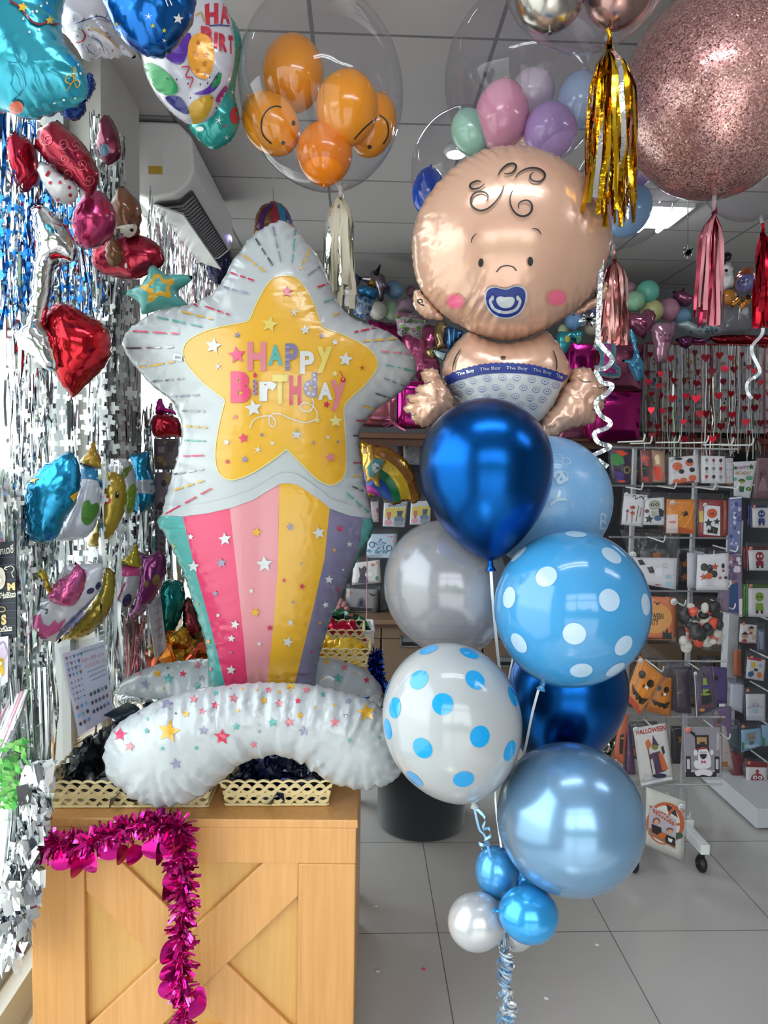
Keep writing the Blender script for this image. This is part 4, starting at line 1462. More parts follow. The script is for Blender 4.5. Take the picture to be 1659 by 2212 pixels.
nm.operation = 'SUBTRACT'
nm.inputs[1].default_value = (.5, .5, .5)
l.new(vo.outputs['Color'], nm.inputs[0])
sc_ = n.new('ShaderNodeVectorMath')
sc_.operation = 'SCALE'
ml_ = n.new('ShaderNodeMath')
ml_.operation = 'MULTIPLY'
ml_.inputs[1].default_value = 0.85
l.new(gt.outputs[0], ml_.inputs[0])
l.new(ml_.outputs[0], sc_.inputs['Scale'])
l.new(nm.outputs[0], sc_.inputs[0])
ge = n.new('ShaderNodeNewGeometry')
ad = n.new('ShaderNodeVectorMath')
l.new(ge.outputs['Normal'], ad.inputs[0])
l.new(sc_.outputs[0], ad.inputs[1])
no = n.new('ShaderNodeVectorMath')
no.operation = 'NORMALIZE'
l.new(ad.outputs[0], no.inputs[0])
l.new(no.outputs[0], b.inputs['Normal'])
M_rose = m
cc = P(1548, 205, 2.16)
kp = P(1544, 425, 2.16)
t = thing('glitter_balloon', 'big round rose gold glitter balloon in the top right corner', 'balloon', tuple(kp))
mb = MB().lathe(cc, (cc - kp).normalized(), balloon_profile(pxm(198, 2.16), pxm(205, 2.16), pxm(210, 2.16), .06, 32), 56)
mb.build('skin', M_rose, t)
k = P(1544, 415, 2.16)
MB().tube([k + Vector((0, 0, .01)), k, k - Vector((0, 0, .03)), k - Vector((0, 0, .06))], [.016, .006, .008, .006], 8).build('neck', film('e8d0d0', 1.5, .3, .1), t)


# ------------------------------------------------------------------ tassels
def tassel(label, top, yb, xl, xr, Y, mats, n=34, ytie=None, w=.009, seed=0, wav=.006):
    q = random.Random(seed)
    tp = P(top[0], top[1], Y)
    t = thing('tassel', label, 'tassel', (tp.x, Y, P(top[0], yb, Y).z), 'tassels hanging from the bubble balloons')
    yt = ytie or top[1] + 30
    ty = P(top[0], yt, Y)
    MB().tube([tp, tp.lerp(ty, .5) + Vector((.003, 0, 0)), ty], [.006, .005, .009], 8).build('twisted_tie', mats[0], t)
    mb = MB()
    half = (P(xr, yb, Y) - P(xl, yb, Y)).length / 2
    cx = (xl + xr) / 2
    for i in range(n):
        a = 2 * PI * i / n + q.uniform(-.1, .1)
        rr = half * math.sqrt(q.uniform(.25, 1))
        end = P(cx, yb - q.uniform(0, 1) ** 2 * (yb - yt) * .22, Y) + Vector((math.cos(a) * rr, math.sin(a) * rr * .8, 0))
        pts, sides = [], []
        ph = q.uniform(0, 6)
        for k in range(9):
            u = k / 8
            p = ty.lerp(end, u)
            out_ = (end - ty)
            f_ = min(1, u * 5) ** .7 * .74 + .26 * u
            p = Vector((ty.x + out_.x * f_, ty.y + out_.y * f_, p.z))
            p += Vector((math.sin(ph + u * 7), math.cos(ph * 2 + u * 6), 0)) * wav * u
            pts.append(p)
            tw = a + PI / 2 + .8 * math.sin(ph + u * 4)
            sides.append(Vector((math.cos(tw), math.sin(tw), 0)))
        mb.ribbon(pts, w * q.uniform(.7, 1.25), sides, i % len(mats))
    mb.build('strip_fringe', mats, t)
    return t


cream = mat('d9d2bd', .5, sub=.2)
cream2 = mat('c9c3b0', .55, sub=.2)
silv = mat('d6d8dc', .1, 1.0, bump=.2, bscale=50)
goldf = mat('dba920', .14, 1.0, bump=.2, bscale=40)
goldf2 = mat('b98a14', .14, 1.0)
tassel('cream paper tassel hanging from the orange-filled bubble balloon', (735, 402), 672, 694, 768, 2.2, [cream, cream2, cream, cream, silv], 46, 428, .019, 3)
tassel('shiny gold and silver foil tassel in front of the bubble balloons', (1315, 62), 482, 1252, 1382, 1.7, [goldf, goldf2, goldf, mat('e8c034', .1, 1.0), goldf, silv], 46, 100, .011, 5)
rose1 = mat('a3294a', .18, .8)
rose2 = mat('d98f98', .35, .2)
tassel('dark red and pink tassel hanging from the rose glitter balloon', (1543, 432), 708, 1497, 1562, 2.16, [rose1, rose2, mat('c0475f', .2, .7), rose2], 34, 462, .012, 7, .003)
rg = mat('d9958f', .22, .85)
tassel('rose gold foil tassel right of the baby head', (1327, 538), 746, 1283, 1356, 2.6, [rg, mat('efb9b4', .3, .5), rg, mat('b86a68', .2, .85)], 36, 562, .014, 8)
tassel('bright red foil tassel at the right edge', (1647, 482), 706, 1622, 1680, 2.7, [mat('c3122b', .18, .85), mat('e2263f', .2, .8), mat('8f0d20', .2, .8)], 30, 505, .016, 9, .003)
ribbon_px([(1306, 482), (1300, 560), (1295, 640), (1292, 730), (1300, 748), (1322, 775), (1308, 795), (1288, 800), (1300, 825), (1322, 832), (1312, 850), (1288, 868), (1296, 895), (1318, 912), (1310, 925), (1285, 935), (1292, 955), (1318, 965), (1300, 975), (1282, 985), (1298, 998), (1313, 1008)], .011, 1.76, 'curled_ribbon', 'white iridescent ribbon curling down from the gold tassel past the baby foot', rib_h)
ribbon_px(K(cT, [(1618, 560), (1605, 620), (1530, 710), (1535, 780), (1590, 900), (1570, 950), (1495, 1000), (1490, 1080), (1530, 1140)]), .012, 2.7, 'curled_ribbon', 'white ribbon curling down from the bright red tassel', rib_w)


# ================================================================== LEFT SIDE: FOIL BALLOONS IN THE WINDOW
def fmat(col, rough=.2, metal=.55, bump=.12, bscale=26):
    return mat(col, rough, metal, coat=.25, bump=bump, bscale=bscale)


FOILN = [0]


def simple_foil(label, outline, Y, T, col, prints=(), crop=None, name='foil_balloon', group=None, sp=8, puck=None, scal=None, grad=(0, 0), crease=.0028, cols=(), metal=.55, rough=.2, sm=True, cat='balloon', fm=None, parent=None, off=.0009, bump=.12):
    FOILN[0] += 1
    s = crop[2] if crop else 1
    o = K(crop, outline) if crop else outline
    mb = foil(o, Y, T, sp=sp, puck=puck or (.0055, 18, 18), scal=scal or (1.1, 14), grad=grad, seed=FOILN[0] * 7, crease=crease * 1.35, smooth=sm, fm=fm)
    mats = [col if not isinstance(col, str) else fmat(col, rough, metal, bump)] + [c if not isinstance(c, str) else mat(c, .25, .15, coat=.2) for c in cols]
    if prints:
        draw(Printer(mb, 7, off), prints, crop)
    if parent is not None:
        return mb.build(name, mats, parent)
    return mb.build(name, mats, label=label, cat=cat, group=group)


def draw(pr, prints, crop=None):
    s = crop[2] if crop else 1
    k_ = lambda pts: K(crop, pts) if crop else pts
    for i, p in enumerate(prints):
        k, m, lay = p[0], p[1], 1 + i * .25
        if k == 'p':
            pr.poly(k_(p[2]), m, lay, sm=p[3] if len(p) > 3 else 0)
        elif k == 'e':
            pr.ell(*k_([p[2]])[0], p[3] / s, p[4] / s, m, lay, p[5] if len(p) > 5 else 0)
        elif k == 's':
            pr.stroke(k_(p[2]), p[3] / s, m, lay, 5, len(p) > 4)
        elif k == '*':
            pr.star(*k_([p[2]])[0], p[3] / s, m, lay, p[4] if len(p) > 4 else .45)
        elif k == 't':
            pr.text(p[3], k_(p[2]), m, lay, p[4] if len(p) > 4 else 0)
        elif k == 'o':
            pr.ring(*k_([p[2]])[0], p[3] / s, p[4] / s, p[5] / s, m, lay)


def rel(quad, items):
    """print items given in card coordinates (0..1 across, 0..1 down) moved on to a traced quad"""
    q = [Vector(p[:2]) for p in quad]

    def f(u, v):
        p = (q[0] * (1 - u) + q[1] * u) * (1 - v) + (q[3] * (1 - u) + q[2] * u) * v
        return (p.x, p.y)
    W_ = ((q[1] - q[0]).length + (q[2] - q[3]).length) / 2
    out = []
    for it in items:
        k, m = it[0], it[1]
        if k == 'p':
            out.append((k, m, [f(*a) for a in it[2]]) + tuple(it[3:]))
        elif k in ('e', 'o'):
            out.append((k, m, f(*it[2]), it[3] * W_, it[4] * W_) + tuple(x * W_ if k == 'o' else x for x in it[5:]))
        elif k == 's':
            out.append((k, m, [f(*a) for a in it[2]], it[3] * W_) + tuple(it[4:]))
        elif k == '*':
            out.append((k, m, f(*it[2]), it[3] * W_) + tuple(it[4:]))
        elif k == 't':
            x0, y0, x1, y1 = it[2]
            out.append((k, m, [f(x0, y0), f(x1, y0), f(x1, y1), f(x0, y1)], it[3]) + tuple(it[4:]))
    return out


# teal balloon with garland, butterfly and blue ruffle
tt = thing('foil_balloon', 'big teal foil balloon with yellow flowers, a butterfly and blue ruffles, top left corner', 'balloon', tuple(P(90, 250, 1.5)))
simple_foil(None, [(-160, -200), (380, -160), (382, 60), (388, 170), (405, 250), (450, 320), (510, 385), (545, 450), (562, 530), (560, 610), (520, 655), (440, 685), (330, 712), (200, 752), (110, 742), (60, 715), (0, 700), (-160, 640)], 1.52, .085, '2f9fb8', [('e', 1, (262, 38), 8, 8), ('e', 1, (300, 20), 7, 9), ('e', 1, (235, 72), 7, 9), ('e', 1, (208, 76), 8, 9), ('e', 1, (250, 190), 8, 9), ('e', 1, (188, 205), 7, 8), ('e', 1, (150, 120), 6, 8), ('e', 1, (515, 470), 7, 9), ('e', 1, (500, 415), 5, 9), ('e', 1, (408, 640), 9, 7), ('e', 1, (348, 660), 8, 6), ('e', 1, (480, 630), 7, 6), ('s', 3, [(60, 5), (120, 40), (170, 95), (210, 140), (260, 155), (310, 140), (345, 155), (375, 150)], 14), ('*', 2, (145, 45), 34, .5), ('*', 2, (318, 130), 30, .5), ('s', 4, [(470, 500), (455, 480), (425, 490), (420, 520), (450, 535), (470, 510), (470, 440), (480, 430), (485, 470), (472, 510)], 7), ('s', 4, [(470, 515), (500, 515), (510, 540), (490, 560), (470, 520), (440, 560), (430, 580)], 6), ('s', 5, [(0, 240), (40, 215), (80, 270), (110, 330), (125, 380), (80, 400), (20, 380)], 5), ('e', 6, (105, 688), 46, 42), ('s', 5, [(60, 410), (130, 470), (150, 560), (100, 640), (60, 650)], 6)], cA, name='body', parent=tt, cols=('e8f1f4', 'e3bb2c', '7c2733', 'c99a3a', '1c6f96', 'b5533a'), puck=(.006, 30, 60), crease=.002)
simple_foil(None, [(520, 655), (555, 600), (562, 520), (568, 462), (598, 475), (607, 530), (592, 590), (560, 640), (540, 690), (500, 745), (430, 762), (385, 735), (375, 700), (440, 680)], 1.56, .03, '123f93', (), cA, name='ruffle', parent=tt, puck=(.005, 12, 10), scal=(2, 12), metal=.8, sp=5)
# white confetti printed banner balloon
pc = random.Random(5)
pp = [('*', pc.choice((1, 2, 3)), (pc.uniform(470, 800), pc.uniform(60, 345)), pc.uniform(5, 9)) for _ in range(34)]
pp += [('s', 2, [(480, 155), (560, 125), (640, 105), (720, 150), (800, 220)], 9, 1), ('s', 4, [(560, 185), (620, 190), (690, 240), (770, 318)], 9, 1), ('s', 2, [(580, 235), (640, 270), (670, 340)], 6, 1), ('s', 1, [(520, 185), (545, 225), (525, 265), (470, 275)], 11, 1), ('s', 2, [(550, 285), (570, 325), (605, 350)], 7, 1)]
simple_foil('white foil balloon printed with coloured stars and swooshes, between the teal and blue ones', [(400, 30), (440, -60), (640, -60), (690, 90), (760, 220), (840, 310), (872, 358), (850, 378), (790, 352), (700, 372), (640, 347), (560, 380), (528, 378), (490, 315), (430, 235), (385, 185)], 1.68, .05, mat('bfbeca', .25, .1, coat=.3), pp, cA, cols=('a3263c', '28427f', '47843f', 'd99a2c'), puck=(.004, 22, 20))
simple_foil('shiny royal blue round foil balloon with white and yellow stars', [(655, -40), (680, 80), (720, 175), (780, 250), (850, 312), (950, 356), (1030, 346), (1120, 275), (1190, 185), (1240, 85), (1258, -20), (1200, -190), (950, -280), (740, -200)], 1.55, .075, '0d62b8', [('*', 1, (950, 105), 26, .2), ('*', 1, (1140, 120), 36), ('*', 2, (978, 165), 18), ('*', 2, (1050, 195), 17), ('*', 1, (1052, 258), 18, .2), ('s', 1, [(1060, 0), (1075, 40)], 6), ('s', 1, [(1085, 0), (1100, 35)], 6), ('*', 2, (745, 155), 16)], cA, cols=('e4ebf2', 'c9c243'), metal=.85, crease=.003, puck=(.004, 24, 26))
hbp = [('p', 1, [(1310, 30), (1340, 20), (1340, 80), (1370, 78), (1370, 20), (1398, 20), (1398, 150), (1370, 152), (1370, 105), (1342, 108), (1345, 160), (1316, 160)]), ('t', 1, [(1400, 20), (1470, 20), (1470, 150), (1410, 155)], 'A', .05), ('t', 1, [(1285, 165), (1365, 175), (1360, 290), (1290, 285)], 'B', .06), ('t', 1, [(1372, 200), (1395, 205), (1392, 310), (1370, 305)], 'I', .08), ('t', 1, [(1400, 210), (1455, 222), (1455, 335), (1405, 325)], 'R', .06), ('t', 1, [(1462, 225), (1490, 230), (1492, 350), (1465, 340)], 'T', .06), ('s', 5, [(1340, 165), (1400, 160), (1470, 165)], 8),
       ('p', 2, [(1045, 330), (1120, 270), (1200, 210), (1225, 240), (1200, 330), (1170, 400), (1100, 400)], 3), ('p', 3, [(1210, 270), (1260, 215), (1330, 230), (1370, 320), (1365, 420), (1320, 505), (1250, 480), (1205, 390)], 3), ('p', 4, [(920, 430), (960, 400), (1040, 440), (1110, 510), (1140, 580), (1090, 610), (1020, 590), (960, 520)], 3), ('p', 5, [(1060, 620), (1150, 620), (1210, 720), (1170, 725), (1090, 670)], 3), ('p', 6, [(1210, 680), (1290, 620), (1370, 620), (1330, 740), (1250, 795), (1225, 760)], 3), ('p', 2, [(1240, 600), (1330, 560), (1400, 460), (1410, 530), (1340, 600)], 3), ('p', 7, [(1380, 640), (1430, 560), (1455, 560), (1420, 650)], 3), ('p', 4, [(1350, 560), (1390, 480), (1420, 470), (1400, 540)], 3),
       ('s', 1, [(1160, 430), (1210, 430), (1190, 490), (1235, 500), (1215, 560)], 9), ('s', 6, [(1250, 100), (1290, 80), (1310, 140)], 8), ('*', 8, (1255, 345), 22), ('*', 8, (1320, 350), 22), ('*', 8, (1265, 450), 20), ('*', 8, (1310, 405), 20), ('*', 8, (1270, 270), 18)] + [('e', 5, (pc.uniform(1000, 1450), pc.uniform(380, 700)), 5, 7) for _ in range(16)]
simple_foil('round white foil balloon lettered HAPPY BIRTHDAY over printed balloons', [(1180, -70), (1330, -60), (1440, 20), (1490, 160), (1507, 330), (1480, 500), (1420, 650), (1340, 760), (1250, 798), (1160, 772), (1060, 685), (970, 565), (920, 440), (898, 300), (930, 120), (1030, 0)], 1.95, .07, mat('bdbdc8', .22, .1, coat=.4), hbp, cA, cols=('b3253c', '4d2391', 'd9932a', '1c8247', '2a2a6e', 'b8912b', '8a2366', 'b06a1c'), crease=.002)
simple_foil('teal foil balloon with white sparkles behind the HAPPY BIRTHDAY one', [(1400, 60), (1470, 95), (1530, 190), (1548, 300), (1525, 450), (1505, 600), (1535, 770), (1485, 890), (1370, 955), (1280, 905), (1205, 800), (1260, 650), (1330, 400)], 2.15, .06, mat('1f9a96', .22, .3, coat=.4), [('*', 1, (1400, 770), 34, .15), ('*', 1, (1490, 590), 24, .15), ('*', 1, (1450, 880), 24, .15), ('*', 1, (1490, 400), 20, .15), ('e', 2, (1500, 740), 30, 55), ('e', 2, (1435, 805), 10, 10), ('e', 3, (1280, 825), 24, 16)], cA, cols=('d8e9ec', 'a03040', 'e8ecec'))
simple_foil('dark red candy-shaped foil balloon with pink rose outlines', [(365, 765), (420, 810), (490, 870), (560, 950), (612, 1050), (634, 1115), (600, 1235), (560, 1255), (480, 1185), (400, 1135), (300, 1045), (240, 965), (212, 935), (270, 850), (330, 800)], 1.86, .06, '9c2038', [('s', 1, [(x + 46 * math.cos(a_) * k / 12, y + 42 * math.sin(a_) * k / 12) for k, a_ in [(k, k * .75) for k in range(13)]], 5) for x, y in ((520, 1050), (400, 920), (300, 890), (480, 930), (570, 1150), (410, 1020), (430, 1110))], cA, cols=('c95a68',), metal=.7)
simple_foil('white foil balloon with small red dots under the dark red rose balloon', [(250, 1030), (340, 1070), (420, 1130), (470, 1160), (502, 1220), (440, 1290), (380, 1302), (320, 1250), (280, 1170), (248, 1100)], 1.84, .05, mat('d9d7dd', .25, .1, coat=.3), [('e', 1, (x, y), 11, 12) for x, y in ((322, 1170), (385, 1168), (445, 1200), (300, 1120), (310, 1105), (370, 1280), (450, 1250), (420, 1140))], cA, cols=('b52b3c',), name='foil_balloon')
simple_foil('deep pink round foil balloon below the rose balloon', [(580, 1240), (650, 1225), (705, 1280), (742, 1380), (722, 1480), (650, 1560), (560, 1592), (492, 1570), (470, 1480), (478, 1390), (520, 1290)], 1.98, .065, 'b5376a', [('*', 1, (685, 1380), 16, .15)], cA, cols=('e8d0dc',), metal=.75, crease=.003)
bt = thing('foil_balloon', 'brown bear foil balloon holding red hearts, high on the left', 'balloon', tuple(P(270, 600, 2.3)))
simple_foil(None, [(755, 1212), (785, 1188), (820, 1215), (860, 1255), (895, 1300), (908, 1350), (900, 1430), (882, 1490), (830, 1525), (770, 1505), (730, 1445), (710, 1380), (722, 1290)], 2.2, .06, '6b432c', [('p', 1, [(740, 1460), (790, 1440), (860, 1435), (878, 1460), (860, 1500), (815, 1524), (770, 1505)], 3), ('e', 2, (843, 1473), 13, 11), ('e', 2, (832, 1422), 9, 15), ('s', 2, [(838, 1388), (850, 1378), (862, 1385)], 5)], cA, name='bear_head', parent=bt, cols=('d6cfc9', '2a2024'), metal=.2)
simple_foil(None, [(720, 1495), (760, 1550), (800, 1640), (760, 1700), (690, 1700), (680, 1600)], 2.21, .04, '754a2e', (), cA, name='bear_body', parent=bt, metal=.2, sp=6)
simple_foil(None, [(205, 533), (250, 513), (290, 506), (321, 513), (348, 535), (354, 570), (320, 594), (289, 604), (252, 600), (215, 590), (196, 560)], 2.26, .05, '9c1c36', [('p', 1, [(232, 530), (248, 512), (262, 540), (255, 580), (240, 560)], 3), ('e', 2, (272, 574), 3, 6)], None, name='red_hearts', parent=bt, cols=('8d6040', 'e0d6d6'), metal=.75)
simple_foil('bright red foil balloon at the far left behind the silver streamers', [(40, 900), (120, 845), (220, 930), (245, 1060), (230, 1150), (150, 1235), (100, 1180), (55, 1050)], 1.88, .05, 'b01c38', (), cA, metal=.8, crease=.004)
simple_foil('crumpled magenta and clear foil bag in front of the pillar', [(640, 790), (690, 735), (740, 800), (770, 900), (770, 1000), (690, 1060), (630, 990), (620, 900)], 2.28, .04, mat('6d2440', .2, .5, coat=.3), [('e', 1, (670, 960), 30, 40), ('e', 2, (720, 940), 20, 40)], cA, cols=('4b6a80', '8f2550'), crease=.004)
simple_foil('shiny silver foil letter balloon with a long straight stem', [(67, 449), (90, 443), (112, 456), (145, 490), (165, 530), (158, 566), (122, 566), (110, 630), (98, 694), (108, 715), (122, 745), (125, 800), (95, 797), (72, 774), (42, 748), (28, 710), (58, 704), (66, 640), (76, 566), (84, 535), (74, 500)], 1.82, .05, mat('d9dbde', .1, 1.0, bump=.1, bscale=20), (), None, crease=.003, sp=7, puck=(.005, 20, 16))
simple_foil('shiny red heart foil balloon hanging in the window', [(430, 318), (520, 330), (600, 378), (680, 430), (760, 468), (815, 540), (826, 640), (800, 760), (720, 860), (640, 940), (545, 1037), (490, 970), (430, 870), (392, 700), (350, 600), (333, 500), (360, 400)], 1.9, .085, 'b30f22', (), cB, metal=.85, rough=.13, crease=.003, puck=(.005, 26, 20))
simple_foil('teal star foil balloon with a yellow star outline, above the big star left arm', [(1130, 33), (1190, 72), (1260, 120), (1350, 110), (1442, 128), (1400, 190), (1325, 240), (1380, 310), (1400, 355), (1300, 375), (1180, 385), (1060, 415), (1040, 335), (970, 280), (908, 252), (1010, 205), (1075, 180), (1105, 100)], 2.2, .07, mat('5fb3b2', .28, .1, coat=.3), [('p', 1, [(1150, 115), (1195, 112), (1225, 150), (1290, 145), (1300, 175), (1262, 215), (1280, 270), (1250, 290), (1195, 270), (1130, 320), (1100, 310), (1105, 250), (1055, 220), (1050, 195), (1110, 180)], 3), ('p', 2, [(1160, 145), (1190, 142), (1212, 180), (1255, 185), (1235, 215), (1240, 245), (1195, 235), (1150, 255), (1145, 225), (1105, 200), (1145, 185)], 3)], cB, cols=('e8b53c', '5fb3b2'), crease=.002)
simple_foil('shiny blue foil baby suit balloon at the far left of the window row', [(148, 975), (162, 985), (171, 1003), (174, 1037), (168, 1069), (156, 1098), (139, 1127), (125, 1160), (100, 1173), (62, 1166), (60, 1140), (56, 1100), (52, 1075), (62, 1040), (78, 1025), (95, 1005), (120, 990)], 1.92, .06, '1f8fc0', [('p', 1, [(150, 1072), (170, 1060), (160, 1085)], 0), ('*', 1, (72, 1035), 12), ('s', 2, [(70, 1110), (110, 1070), (125, 1060)], 1.2)], None, cols=('c79a2c', '166a9c'), metal=.8, crease=.005, sp=6)
bb = thing('foil_balloon', 'baby bottle foil balloon with yellow teat, blue collar and green heart', 'balloon', tuple(P(180, 1165, 2.05)))
simple_foil(None, [(172, 1000), (190, 1006), (218, 1012), (220, 1045), (218, 1082), (213, 1112), (202, 1142), (188, 1160), (165, 1167), (120, 1166), (142, 1127), (162, 1088), (173, 1048)], 2.08, .055, mat('b9bdcc', .3, .15, coat=.3), [('p', 1, [(172, 1003), (190, 1008), (218, 1014), (218, 1040), (195, 1034), (173, 1034)]), ('p', 2, [(176, 1100), (180, 1085), (192, 1080), (198, 1090), (210, 1086), (214, 1100), (205, 1120), (190, 1135), (177, 1125)], 3), ('s', 3, [(178, 1052), (165, 1090), (152, 1118), (144, 1132)], 1.2)], None, name='bottle', parent=bb, cols=('1d6f9c', '4c7f34', '55607a'), sp=6)
simple_foil(None, [(172, 998), (180, 985), (192, 972), (197, 955), (206, 954), (209, 974), (217, 990), (218, 1012), (195, 1010)], 2.08, .03, 'a8852c', (), None, name='teat', parent=bb, metal=.4, sp=5)
simple_foil('yellow duck foil balloon beside the baby bottle', [(222, 1030), (236, 1018), (252, 1020), (268, 1035), (273, 1070), (266, 1110), (250, 1145), (230, 1172), (205, 1182), (188, 1176), (205, 1140), (215, 1105), (222, 1060)], 2.16, .05, 'a8902e', [('e', 1, (253, 1069), 4.4, 7.5), ('e', 2, (254, 1066), 1.5, 2), ('p', 3, [(220, 1062), (238, 1075), (240, 1086), (222, 1088)], 3)], None, cols=('16161a', 'e8e8e8', 'b5502c'), metal=.35, sp=6)
simple_foil('white foil balloon with green spots behind the yellow duck', [(232, 1010), (248, 992), (268, 990), (285, 1002), (293, 1030), (296, 1070), (284, 1110), (270, 1130), (268, 1070), (262, 1035), (246, 1020)], 2.3, .045, mat('b3b5bd', .3, .2, coat=.3), [('e', 1, (270, 1022), 7, 14, .5), ('e', 1, (280, 1012), 5, 8, .5), ('p', 2, [(272, 1065), (292, 1045), (290, 1090), (275, 1110)], 3)], None, cols=('5c6f2c', '6f8a24'), sp=6)
simple_foil('second blue baby bottle foil balloon, behind the green spotted one', [(278, 985), (300, 978), (322, 976), (326, 1010), (336, 1045), (334, 1085), (315, 1105), (292, 1112), (288, 1060), (284, 1020)], 2.5, .045, '1c7fa8', [('p', 1, [(296, 1036), (330, 1036), (336, 1060), (330, 1068), (294, 1064)])], None, cols=('9ba0ad',), metal=.75, crease=.004, sp=6)
# lower row, pink
el = thing('foil_balloon', 'white elephant foil balloon with a pink bow and gold loop', 'balloon', tuple(P(130, 1380, 1.95)))
simple_foil(None, [(470, 400), (560, 395), (640, 392), (725, 390), (752, 415), (742, 500), (715, 600), (640, 705), (560, 805), (480, 885), (400, 965), (320, 940), (250, 952), (185, 930), (165, 850), (215, 780), (245, 700), (300, 640), (370, 600)], 2.0, .055, mat('c6c7d2', .28, .2, coat=.3), [('e', 1, (655, 592), 30, 20, -.5), ('e', 1, (712, 555), 18, 30, .4), ('p', 2, [(170, 850), (215, 780), (290, 760), (310, 830), (350, 850), (400, 800), (420, 830), (480, 790), (430, 880), (330, 940), (250, 950), (185, 930)], 0), ('s', 3, [(300, 720), (340, 730), (330, 760)], 10), ('p', 4, [(400, 965), (480, 880), (580, 760), (700, 620), (640, 680), (520, 790), (440, 870)], 0)], cC, name='body', parent=el, cols=('3a3560', 'c0558c', '26242c', '54508f'), sp=6, crease=.003)
simple_foil(None, [(540, 378), (570, 400), (622, 465), (612, 560), (575, 650), (520, 705), (430, 695), (360, 655), (372, 580), (430, 500), (500, 460), (530, 430)], 1.93, .05, 'cf5f96', (), cC, name='bow', parent=el, metal=.7, crease=.005, sp=5)
simple_foil(None, [(285, 435), (330, 445), (355, 520), (385, 620), (380, 660), (355, 655), (335, 570), (310, 510), (275, 480)], 1.92, .02, 'a8902c', (), cC, name='loop', parent=el, metal=.6, sp=4)
simple_foil('olive gold foil balloon with a purple stripe beside the white elephant', [(750, 430), (800, 428), (832, 480), (832, 600), (802, 720), (740, 822), (660, 902), (560, 942), (470, 948), (412, 968), (520, 805), (640, 690), (722, 570)], 2.1, .04, '97832f', [('p', 1, [(412, 965), (520, 805), (640, 690), (700, 610), (650, 720), (560, 830), (470, 920)])], cC, cols=('4d4a8c',), metal=.5, sp=6)
pb = thing('foil_balloon', 'pink baby bottle foil balloon with an olive teat', 'balloon', tuple(P(260, 1340, 2.25)))
simple_foil(None, [(815, 430), (860, 405), (940, 400), (1020, 425), (1012, 500), (985, 640), (905, 750), (832, 805), (778, 805), (822, 650), (832, 500)], 2.3, .05, mat('a8a6b2', .3, .2, coat=.3), [('p', 1, [(818, 430), (860, 405), (940, 400), (1020, 425), (1010, 480), (900, 488), (850, 470)]), ('s', 2, [(910, 530), (880, 590), (855, 660)], 14), ('e', 3, (920, 660), 30, 50, .4)], cC, name='bottle', parent=pb, cols=('b03c78', 'a04060', '2d2850'), sp=6)
simple_foil(None, [(985, 232), (1005, 300), (1022, 380), (1015, 425), (930, 415), (860, 410), (830, 395), (900, 345), (950, 300)], 2.3, .03, 'a8992c', (), cC, name='teat', parent=pb, metal=.5, sp=5)
simple_foil('purple pink foil mitten balloon at the end of the lower window row', [(1012, 308), (1070, 332), (1150, 298), (1198, 350), (1202, 420), (1182, 520), (1132, 620), (1052, 742), (962, 805), (908, 782), (980, 655), (1012, 500), (1022, 400)], 2.42, .05, '7d2f6e', [('e', 1, (1130, 510), 26, 40, .3), ('e', 1, (1060, 540), 16, 26, .3)], cC, cols=('7d6b38',), metal=.6, crease=.004, sp=6)
simple_foil('teal caterpillar foil balloon with ribbed body behind the striped column', [(352, 1256), (378, 1252), (396, 1262), (401, 1295), (394, 1325), (380, 1360), (362, 1388), (352, 1362), (350, 1325), (344, 1292)], 2.72, .05, '0a8080', [('s', 1, [(360 + 1, y), (375, y - 4), (398 - .1 * (y - 1290), y + 6)], 1.6) for y in (1310, 1322, 1335, 1347, 1360, 1371)] + [('e', 2, (394, 1272), 3.5, 5), ('e', 3, (395, 1272), 2, 3.4)], None, cols=('0d5b5c', 'e6ecec', '15151a'), metal=.7, rough=.12, sp=5)
th = [(1000, 500), (1040, 490), (1070, 530), (1075, 640), (1090, 710), (1150, 760), (1190, 850), (1232, 990), (1200, 1060), (1150, 1095), (1090, 1060), (1030, 950), (992, 850), (1010, 760), (990, 640)]
simple_foil('small red thumbs-up hand balloon next to the teal caterpillar', th, 2.66, .015, 'a01c30', [('s', 1, [(1040, 810), (1090, 800), (1120, 850), (1110, 930), (1040, 950)], 16), ('s', 1, [(1140, 900), (1150, 970), (1060, 1000)], 14), ('s', 1, [(1175, 970), (1170, 1030), (1100, 1050)], 14)], cX, cols=('3a0c16',), metal=.2, sp=4, puck=(.001, 12, 8))
simple_foil('dark brown glossy foil balloon behind the thumbs-up hand', [(397, 1300), (410, 1290), (430, 1330), (440, 1380), (432, 1408), (410, 1412), (396, 1395), (392, 1350)], 2.76, .05, '5c4035', (), None, metal=.7, crease=.006, sp=5)

# ------------------------------------------------------------------ foil streamers in the windows
def plane_Y(x):
    return min(1.02 * 1373 / (775 - x), 4.6) * .985


M_str = mat('cfd3d8', .14, 1.0)
M_str2 = mat('8b9098', .18, 1.0)
M_strw = mat('eef3f3', .4, .1)  # silver foil coloured white in place of the daylight it mirrors
M_bluec = mat('1f7fd6', .25, .6)


